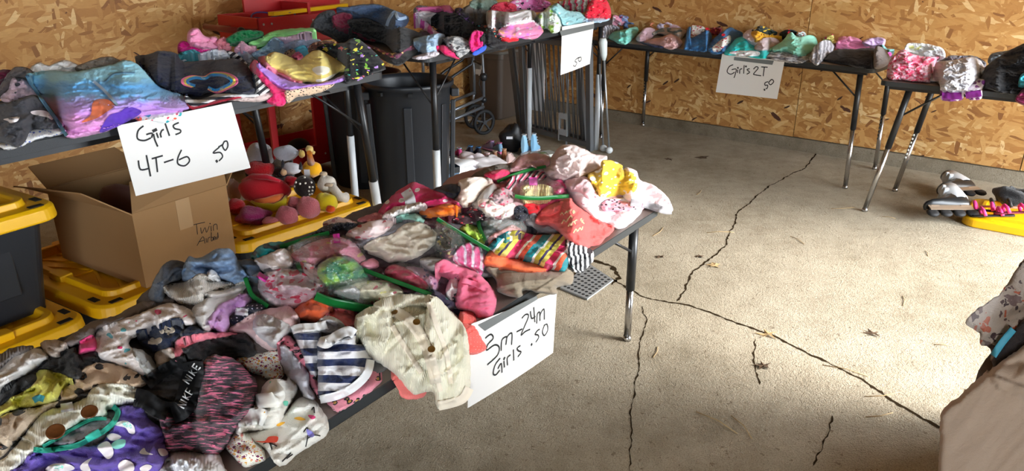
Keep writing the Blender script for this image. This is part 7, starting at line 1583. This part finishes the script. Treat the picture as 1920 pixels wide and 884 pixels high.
sign('white card sign with faint writing and .50 hanging from the raised far table', AT, [(1054, 50), (1114, 40), (1106, 120), (1051, 141)], .02,
  S(Tk, [(1225, 430), (1205, 440), (1190, 460), (1205, 470), (1195, 495), (1185, 498)], [(1235, 428), (1215, 440), (1225, 462), (1240, 445), (1235, 428)], [(1180, 492), (1182, 494)]) , .006,
  tape=Tk((1078, 232), (1336, 178), (1336, 215), (1092, 272)), bend=.006)
FG = paint('faint_ink', (196, 198, 200), .8)
# ------------------------------------------------------------------ stuffed toys on the tote lid
def fuzz(c, k=1.0, name=None):
    key = 'fuzz'+repr((c, k))
    if key in MC: return MC[key]
    s = NT('plush_fabric'); o = s.coord('Object'); f = s.noise(o, 160, 3, .7)[0]; g = s.noise(o, 22, 3, .6)[0]
    col = s.mix(s.math('MULTIPLY', f, .45*k), srgb(c), tuple(v*.55 for v in srgb(c)[:3])+(1,))
    s.p.inputs['Sheen Weight'].default_value = .4
    MC[key] = s.fin(col, .95, 0, s.bump(s.math('ADD', f, s.math('MULTIPLY', g, .6)), .9*k, .008), .15); return MC[key]
def blobs(name, mat, parent, L, seed=1, lump=.10):
    m = MB()
    for i, (c, r) in enumerate(L): m.blob(c, r, seg=20, rings=14, lump=lump, seed=seed+i)
    return m.build(name, mat, parent)
def P3(x, y, z): q = Tn((x, y))[0]; p = at(q[0], q[1], z); return Vector((p.x, p.y, z))
def K3(p): return Vector((p.x, p.y, p.z-HC)).dot(Vector((0, cT, -sT)))/FPX/4   # metres per tile pixel
def toy(label, base, cat='stuffed toy', name='stuffed_toy'): return thing(name, label, cat, (0, 0, 0), 0, 'stuffed toys on the tote lid')
def B3(x, y, z, rx, ry, rd=None):
    p = P3(x, y, z); k = K3(p); return (p, (rx*k, (rd or (rx+ry)/2)*k, ry*k))
t = toy('red and white fuzzy toy at the back of the toy pile beside the 4T-6 sign', 0)
blobs('body', fuzz((196, 12, 26)), t, [B3(430, 310, .52, 115, 62)]); blobs('top', fuzz((214, 216, 228)), t, [B3(430, 200, .58, 98, 88), B3(430, 240, .55, 105, 50)], 5); blobs('arm', fuzz((208, 212, 226)), t, [B3(625, 190, .60, 92, 56)], 9)
t = toy('brown furry toy tucked behind the black and white one', 0); blobs('body', fuzz((130, 104, 76), 1.4), t, [B3(600, 270, .52, 80, 52)]); blobs('foot', fuzz((54, 34, 26)), t, [B3(560, 330, .50, 50, 40)])
t = toy('black and white toy with a tan face leaning on the red cushion toy', 0)
blobs('body', fuzz((216, 216, 222), .4), t, [B3(665, 305, .53, 72, 46, 40)]); blobs('back', fuzz((28, 28, 34)), t, [B3(620, 345, .49, 70, 36)]); blobs('face', fuzz((206, 168, 128), .3), t, [B3(607, 335, .535, 24, 24)])
for i, (x, y) in enumerate(((600, 265), (665, 225), (735, 280))):
    m = MB(); a = P3(x, y+30, .54); b = P3(x, y-26, .58); m.tube([a, a.lerp(b, .6), b], [.010, .008, .001], 8); m.build('flipper', fuzz((30, 30, 38)), t)
t = toy('yellow round toy with orange neck and pale horns, white tag on it', 0)
blobs('body', fuzz((234, 170, 14), .5), t, [B3(815, 310, .50, 78, 62)]); m = MB(); m.tube([P3(812, 260, .55), P3(805, 215, .60), P3(798, 185, .63)], [.020, .014, .012], 12); m.build('neck', fuzz((206, 120, 30), .4), t)
blobs('horn', fuzz((226, 196, 120), .3), t, [B3(800, 160, .64, 30, 28), B3(828, 185, .62, 16, 14)]); blobs('ear', fuzz((206, 176, 96), .3), t, [B3(742, 195, .60, 24, 30)])
m = MB(); p = P3(800, 320, .545); m.box(p-Vector((0, .045, 0)), (.028, .004, .036)); m.build('tag', MC['care_label'], t)
t = toy('plain red round cushion toy with yellow and orange lower edge', 0)
c_ = B3(462, 468, .46, 198, 105, 90); blobs('body', fuzz((190, 22, 38), .35), t, [c_], 3, .05)
m = MB(); pts = [P3(x, y, z)-Vector((0, .055, 0)) for x, y, z in ((390, 525, .43), (470, 555, .415), (560, 570, .41), (630, 535, .42), (650, 480, .44))]; m.tube(pts, [.006, .016, .020, .017, .006], 12); m.build('yellow_edge', fuzz((206, 186, 24), .3), t)
m = MB(); pts = [P3(x, y, z)-Vector((0, .062, 0)) for x, y, z in ((420, 515, .44), (500, 520, .435), (580, 500, .44), (630, 470, .45))]; m.tube(pts, [.006, .018, .020, .006], 12); m.build('orange_edge', fuzz((214, 110, 50), .3), t)
m = MB(); m.tube([P3(300, 400, .49), P3(370, 365, .53), P3(480, 368, .54), P3(580, 400, .52)], [.008, .014, .014, .006], 10); m.build('crest', fuzz((196, 30, 52), .4), t)
t = toy('red and white striped toy leg beside the cardboard box', 0); blobs('body', fuzz((206, 186, 186), .6), t, [B3(235, 470, .44, 46, 90)]); blobs('boot', fuzz((178, 10, 28)), t, [B3(252, 590, .42, 68, 62)]); blobs('paw', fuzz((216, 206, 214), .5), t, [B3(345, 610, .42, 55, 26)])
t = toy('fluffy magenta toy under the red cushion toy', 0); blobs('body', fuzz((178, 20, 120), 1.3), t, [B3(380, 660, .41, 130, 62)], 2, .2)
t = toy('black toy with rows of white dots in the middle of the toy pile', 0); b_ = B3(765, 440, .49, 82, 84, 70); blobs('body', fuzz((34, 22, 22), .6), t, [b_], 1, .03)
m = MB()
for (x, y) in ((765, 372), (700, 410), (690, 440), (730, 420), (770, 415), (815, 410), (800, 445), (825, 445), (795, 475), (822, 470), (800, 500), (818, 496)):
    q = Tn((x, y))[0]; r = ray(*q); c, rr = b_; o = Vector((0, 0, HC)); L = [Vector((v[0]/rr[0], v[1]/rr[1], v[2]/rr[2])) for v in (o-c, r)]
    A_, Bq, C_ = L[1].dot(L[1]), L[0].dot(L[1]), L[0].dot(L[0])-1; d = Bq*Bq-A_*C_
    if d > 0: m.blob(o+r*((-Bq-d**.5)/A_), .0055, seg=8, rings=6)
m.build('dots', fuzz((226, 222, 214), .2), t)['kind'] = 'stuff'
t = toy('white plush toy with long floppy leg over the right rim of the tote', 0)
blobs('body', fuzz((214, 208, 198), .5), t, [B3(930, 420, .50, 72, 66)]); m = MB(); m.tube([P3(960, 430, .50), P3(1000, 480, .47), P3(1035, 520, .45), P3(1075, 522, .44)], [.022, .021, .022, .026], 14); blobs('paw', fuzz((214, 208, 198), .5), t, [B3(1065, 522, .44, 36, 36)]); m.build('leg', fuzz((214, 208, 198), .5), t)
blobs('ear', fuzz((196, 176, 150), .3), t, [B3(905, 345, .55, 30, 18), B3(945, 428, .56, 34, 14)])
t = toy('yellow toy with an orange foot below the white plush', 0); blobs('body', fuzz((212, 190, 24), .4), t, [B3(920, 560, .43, 92, 74)]); blobs('foot', fuzz((226, 84, 20), .4), t, [B3(958, 610, .415, 36, 28)])
t = toy('small dark red toy between the red cushion and the black dotted toy', 0); blobs('body', fuzz((166, 14, 30), .6), t, [B3(660, 400, .48, 56, 40)])
t = toy('pink plush bear lying along the front rim of the tote', 0)
blobs('body', fuzz((206, 112, 124)), t, [B3(790, 600, .435, 90, 88)]); blobs('head', fuzz((200, 104, 118)), t, [B3(630, 660, .42, 86, 76)]); blobs('arm', fuzz((206, 112, 124)), t, [B3(690, 570, .45, 54, 56)]); blobs('arm', fuzz((206, 112, 124)), t, [B3(510, 700, .41, 66, 34)])
# cloth in the cardboard box
m = MB(); c = box.matrix_world@Vector((.22, .30, .20)); m.blob(c, (.14, .20, .09), seg=24, rings=14, lump=.3, seed=2, M=Matrix.Rotation(ang(b1), 3, 'Z')); o = m.build('blanket', fab('plain', (120, 84, 84))); tag(o, 'mauve blanket inside the open cardboard box', 'blanket')
# ------------------------------------------------------------------ floor drain
q = [at(*p) for p in ((1050, 543), (1103, 497), (1150, 528), (1101, 564))]
t = thing('drain_grate', 'grey perforated metal drain grate in the floor under the front table', 'drain grate', (0, 0, 0))
m = MB(); m.add([loc2(p, z) for z in (.0015, .010) for p in q], [(3, 2, 1, 0), (4, 5, 6, 7), (0, 1, 5, 4), (1, 2, 6, 5), (2, 3, 7, 6), (3, 0, 4, 7)]); m.build('plate', paint('grate_grey', (150, 152, 152), .5, .4), t)
m = MB()
for i in range(8):
    for j in range(7):
        a, b = (i+.7)/8.4, (j+.7)/7.4; p = q[0]*(1-a)*(1-b)+q[1]*a*(1-b)+q[2]*a*b+q[3]*(1-a)*b; m.lathe([(.0085, 0), (.0085, .0008)], (p.x, p.y, .0101), 8)
m.build('perforation', DRK, t)['kind'] = 'stuff'
crack([(1088, 470), (1110, 488), (1150, 500), (1162, 520), (1150, 535)], .03, 9)
# ------------------------------------------------------------------ shoes
def shoe(label, px, py, a, c1, c2, L=.17, hi=False, cat='shoe', group='small shoes on the floor behind the front table', z=0.0):
    p = at(px, py, z); t = thing('shoe', label, cat, (p.x, p.y, z), a, group); w = .34*L
    def sec(x, wd, z0, z1, k=12): return [Vector((x, wd*math.cos(2*math.pi*i/k), (z0+z1)/2+(z1-z0)/2*math.sin(2*math.pi*i/k))) for i in range(k)]
    m = MB(); pr = [(0, .55), (.06, .8), (.25, .95), (.5, .85), (.75, 1.05), (.92, .8), (1, .4)]
    m.loft([[Vector((x*L-L/2, w*.5*q_*math.cos(2*math.pi*i/14), .011+.011*math.sin(2*math.pi*i/14))) for i in range(14)] for x, q_ in pr], smooth=True); m.build('sole', paint('sole'+repr(c2), c2, .6), t)
    H = .55*L if not hi else 1.0*L
    m = MB(); pr = [(.02, .45, .72), (.10, .72, .95), (.28, .78, 1.0), (.42, .80, .72), (.60, .86, .52), (.80, .88, .36), (.94, .62, .26), (.985, .3, .14)]
    if hi: pr = [(.02, .5, .95), (.10, .78, 1.0), (.34, .80, 1.0), (.42, .82, .62), (.60, .86, .38), (.80, .88, .28), (.94, .62, .20), (.985, .3, .12)]
    m.loft([sec(x*L-L/2, w*.5*q_, .012, .012+h*H) for x, q_, h in pr], smooth=True); u = m.build('upper', paint('upper'+repr(c1), c1, .7, 0, .2, 120), t)
    m = MB(); m.lathe([(w*.34, 0), (w*.42, .004), (w*.30, .006), (w*.24, -.01)], (-L*.28, 0, H*1.0+.004), 14, sx=1.25); m.build('collar', paint('collar'+repr(c2), c2, .8), u)
    m = MB(); 
    for i in range(3): m.box((L*(.0+.09*i), 0, .012+H*(.74-.17*i)), (.010, w*.55, .006))
    m.build('strap', paint('strap'+repr(c2), c2, .6), u)['kind'] = 'stuff'
    return t
for i, (x, y, a, c1, c2, lb) in enumerate(((842, 293, 2.0, (44, 48, 60), (150, 190, 216), 'dark child sneaker with pale blue rim, nearest the trash can'), (858, 290, 2.0, (206, 70, 130), (176, 214, 226), 'pink child sneaker with pale blue rim, second from the trash can'),
    (868, 298, 2.1, (196, 160, 206), (230, 226, 232), 'lilac striped child sneaker in the shoe row'), (880, 286, 1.9, (40, 44, 60), (80, 150, 210), 'navy child sneaker with bright blue rim in the middle of the row'), (895, 288, 1.9, (34, 36, 46), (70, 130, 190), 'navy child sneaker with bright blue rim at the right of its pair'),
    (916, 276, 2.3, (150, 140, 180), (206, 150, 190), 'mauve child sneaker in front of the black bag'), (931, 280, 2.2, (130, 170, 200), (226, 120, 160), 'blue and pink child sneaker left of the boots'),
    (928, 296, 1.6, (150, 104, 76), (216, 196, 170), 'brown fleece-lined child slipper, left one'), (946, 292, 1.5, (156, 100, 66), (214, 180, 150), 'brown fleece-lined child slipper, right one'), (905, 300, 2.6, (196, 160, 160), (226, 214, 214), 'pale rose child shoe in front of the navy ones'), (958, 300, 1.2, (206, 176, 170), (226, 200, 196), 'blush pink baby shoe in front of the blue boots'))):
    shoe(lb, x, y+6, a, c1, c2, .15)
shoe('light blue and white child boot, left one of the pair by the black bag', 986, 288, 1.2, (150, 196, 222), (226, 226, 230), .16, True, 'boot')
shoe('light blue and white child boot, right one of the pair', 1004, 286, 1.2, (140, 190, 222), (226, 226, 230), .16, True, 'boot')
p = at(960, 282); m = MB(); m.blob((p.x, p.y, .10), (.11, .09, .11), seg=24, rings=14, lump=.25, seed=4); o = m.build('body', paint('black_nylon', (22, 22, 24), .5, 0, .6, 40)); t = thing('bag', 'small black nylon bag behind the light blue boots', 'bag'); o.parent = t
m = MB(); m.box((p.x-.02, p.y-.10, .13), (.05, .006, .02)); m.build('label_patch', MC['care_label'], t)
def pile(label, px, py, r, mat, seed, z=.04, name='clothing_pile', cat='clothing'):
    p = at(px, py); m = MB(); m.blob((p.x, p.y, z), r, seg=36, rings=20, lump=.35, seed=seed); return tag(m.build(name, mat), label, cat)
pile('white baby garments on the floor beside the trash can', 848, 322, (.17, .14, .06), fab('plain', (206, 206, 206), crk=1.2), 1)
pile('white and pink baby garment on the floor behind the front table', 888, 312, (.14, .12, .05), fab('floral', (214, 206, 210), (206, 120, 150), sc=14), 2)
pile('grey-white baby garment on the floor near the slippers', 915, 316, (.12, .10, .05), fab('plain', (190, 184, 184), crk=1.2), 3)
p = at(835, 352); t = thing('gift_bag', 'small black and blue gift bag with loop handles on the floor beside the trash can', 'bag', (p.x, p.y, 0), .5)
m = MB(); m.loft([rrect(.17, .09, .01, 0), rrect(.19, .10, .01, .15)], cap1=False); m.build('body', paint('gift_bag_blue', (70, 96, 120), .5), t)
m = MB(); m.loft([rrect(.192, .102, .01, .11), rrect(.194, .104, .01, .152)], cap0=False, cap1=False); m.build('band', BLK, t)
for y in (-.045, .045):
    m = MB(); m.tube([(-.05, y, .14), (-.045, y, .21), (0, y, .24), (.045, y, .21), (.05, y, .14)], .003, 6); m.build('handle', BLK, t)
p = at(1022, 292); m = MB(); m.box((p.x, p.y, .012), (.16, .12, .022), rz=.5); o = m.build('cover', paint('booklet', (206, 206, 196), .6)); t = thing('booklet', 'white and green booklet on the floor by the foot of the grey panel', 'booklet'); o.parent = t
m = MB(); m.box((p.x-.02, p.y, .0235), (.06, .05, .001), rz=.5); m.build('green_print', paint('booklet_green', (70, 150, 80), .6), t)
# ------------------------------------------------------------------ in-line skates, lid and sandals at right
def skate(label, px, py, yaw, roll, z, shell, acc):
    p = at(px, py); t = thing('inline_skate', label, 'in-line skate', (p.x, p.y, z), 0, 'in-line skates by the right wall')
    t.rotation_mode = 'XYZ'; t.rotation_euler = (roll, 0, yaw)
    BS = paint('skate_black', (26, 28, 30), .35); WS = paint('skate_'+shell[0], shell[1], .35)
    def sec(x, w, z0, z1, k=14): return [Vector((x, w*math.cos(2*math.pi*i/k), (z0+z1)/2+(z1-z0)/2*math.sin(2*math.pi*i/k))) for i in range(k)]
    m = MB(); m.loft([sec(x, w, a, b) for x, w, a, b in ((-.13, .03, .10, .19), (-.12, .042, .095, .24), (-.06, .045, .095, .25), (-.01, .046, .095, .19), (.05, .048, .095, .16), (.10, .045, .095, .145), (.135, .03, .10, .13), (.145, .012, .105, .12))], smooth=True); m.build('boot', BS, t)
    m = MB(); m.loft([[Vector((-.085+r*math.cos(2*math.pi*i/20)*1.25, r*math.sin(2*math.pi*i/20), z_)) for i in range(20)] for r, z_ in ((.046, .15), (.052, .17), (.052, .24), (.050, .30), (.042, .305), (.038, .26))], smooth=True, cap0=False, cap1=False); c = m.build('cuff', WS, t)
    m = MB(); m.loft([[Vector((-.085+r*math.cos(2*math.pi*i/20)*1.2, r*math.sin(2*math.pi*i/20), z_)) for i in range(20)] for r, z_ in ((.034, .2), (.041, .30), (.043, .325), (.034, .33), (.030, .25))], smooth=True, cap0=False); m.build('liner', paint('skate_liner_grey', (110, 114, 118), .8), t)
    m = MB(); m.box((-.03, 0, .235), (.03, .11, .022)); m.box((-.035, 0, .275), (.022, .10, .016)); m.build('buckle', paint('buckle_silver', (200, 202, 204), .3, .3), c, bevel=.004)
    m = MB(); m.blob((.02, 0, .155), (.06, .035, .022), seg=14, rings=8); m.build('instep', paint('skate_acc'+repr(acc), acc, .4), t)
    m = MB(); m.tube([(.05, -.03, .15), (.02, 0, .182), (-.01, .03, .17), (-.03, 0, .20)], .004, 6); m.build('lace', BLK, t)
    m = MB(); m.beam((-.13, -.016, .075), (.13, -.016, .075), .005, .045); m.beam((-.13, .016, .075), (.13, .016, .075), .005, .045); m.box((-.09, 0, .092), (.05, .04, .012)); m.box((.09, 0, .092), (.05, .04, .012)); m.build('frame', paint('skate_frame', (170, 150, 130), .4, .4), t)
    for x in (-.12, -.04, .04, .12):
        m = MB(); m.lathe([(.012, -.011), (.030, -.010), (.037, 0), (.030, .010), (.012, .011)], (0, 0, 0), 24); m.v = [(x+v[0], v[2], .040+v[1]) for v in m.v]; m.build('wheel', RUB, t)
    return t
skate('in-line skate with green instep lying against the right wall curb, the far one', 1812, 384, 3.3, 1.45, .06, ('white', (206, 208, 210)), (40, 130, 100))
skate('white-cuffed in-line skate lying in front of the other one beside the yellow lid', 1788, 424, 3.12, 1.3, .06, ('white', (206, 208, 210)), (60, 150, 130))
eR = Vector((.80, -.60)).normalized(); cR = at(1806, 424)
t = thing('tote_lid', 'yellow tote lid lying flat on the floor under the pink sandals', 'tote lid', (0, 0, 0)); c = cR+Vector((-eR.y, eR.x))*.25+eR*.36
t.location = (c.x, c.y, 0); t.rotation_euler = (0, 0, ang(eR))
m = MB(); R_ = lambda a, r, z: rrect(.76-2*a, .50-2*a, r, z, 8)
m.loft([R_(.004, .075, .001), R_(0, .08, .006), R_(.004, .075, .045), R_(.016, .07, .052), R_(.062, .06, .052), R_(.070, .056, .050), R_(.074, .054, .070), R_(.094, .045, .070), R_(.104, .04, .034)]); m.build('rim', YEL, t, bevel=.003)
def sandal(label, px, py, yaw, c1, c2, z=.04):
    p = at(px, py, z); t = thing('sandal', label, 'sandal', (p.x, p.y, z), yaw, 'sandals on the yellow lid'); t.rotation_euler = (.25, .1, yaw)
    m = MB(); ol = [(-.11, .5), (-.09, .85), (-.03, .8), (.03, .85), (.08, 1.0), (.11, .7), (.12, .3)]
    m.loft([[Vector((x, .038*w*math.cos(2*math.pi*i/14), .008*math.sin(2*math.pi*i/14)+.01)) for i in range(14)] for x, w in ol], smooth=True); m.build('sole', paint('sandal'+repr(c1), c1, .6), t)
    for x0 in (-.04, .05):
        m = MB(); m.tube([(x0, -.036, .012), (x0+.01, -.028, .045), (x0+.015, 0, .058), (x0+.01, .028, .045), (x0, .036, .012)], .010, 8); m.build('strap', paint('sstrap'+repr(c2), c2, .6), t)
sandal('maroon-soled pink sandal, the uppermost at the picture edge', 1905, 402, 3.0, (112, 24, 50), (226, 50, 120), .09)
sandal('black and pink sandal lying in the middle of the yellow lid', 1862, 408, 2.9, (26, 24, 26), (226, 60, 130), .06)
sandal('pink-strapped sandal at the left of the yellow lid', 1848, 398, 2.5, (30, 26, 28), (230, 50, 126), .06)
sandal('peach and black sandal behind the maroon-soled one', 1880, 392, 2.7, (206, 140, 110), (30, 26, 28), .07)
for lb, x, y, sd in (('black fuzzy slipper behind the sandals, left one', 1888, 380, 5), ('black fuzzy slipper behind the sandals at the picture edge', 1918, 384, 6)):
    p = at(x, y, .06); m = MB(); m.blob((p.x, p.y, .10), (.075, .12, .06), seg=24, rings=14, lump=.2, seed=sd); tag(m.build('slipper', fuzz((26, 26, 28))), lb, 'slipper', 'black slippers on the yellow lid')
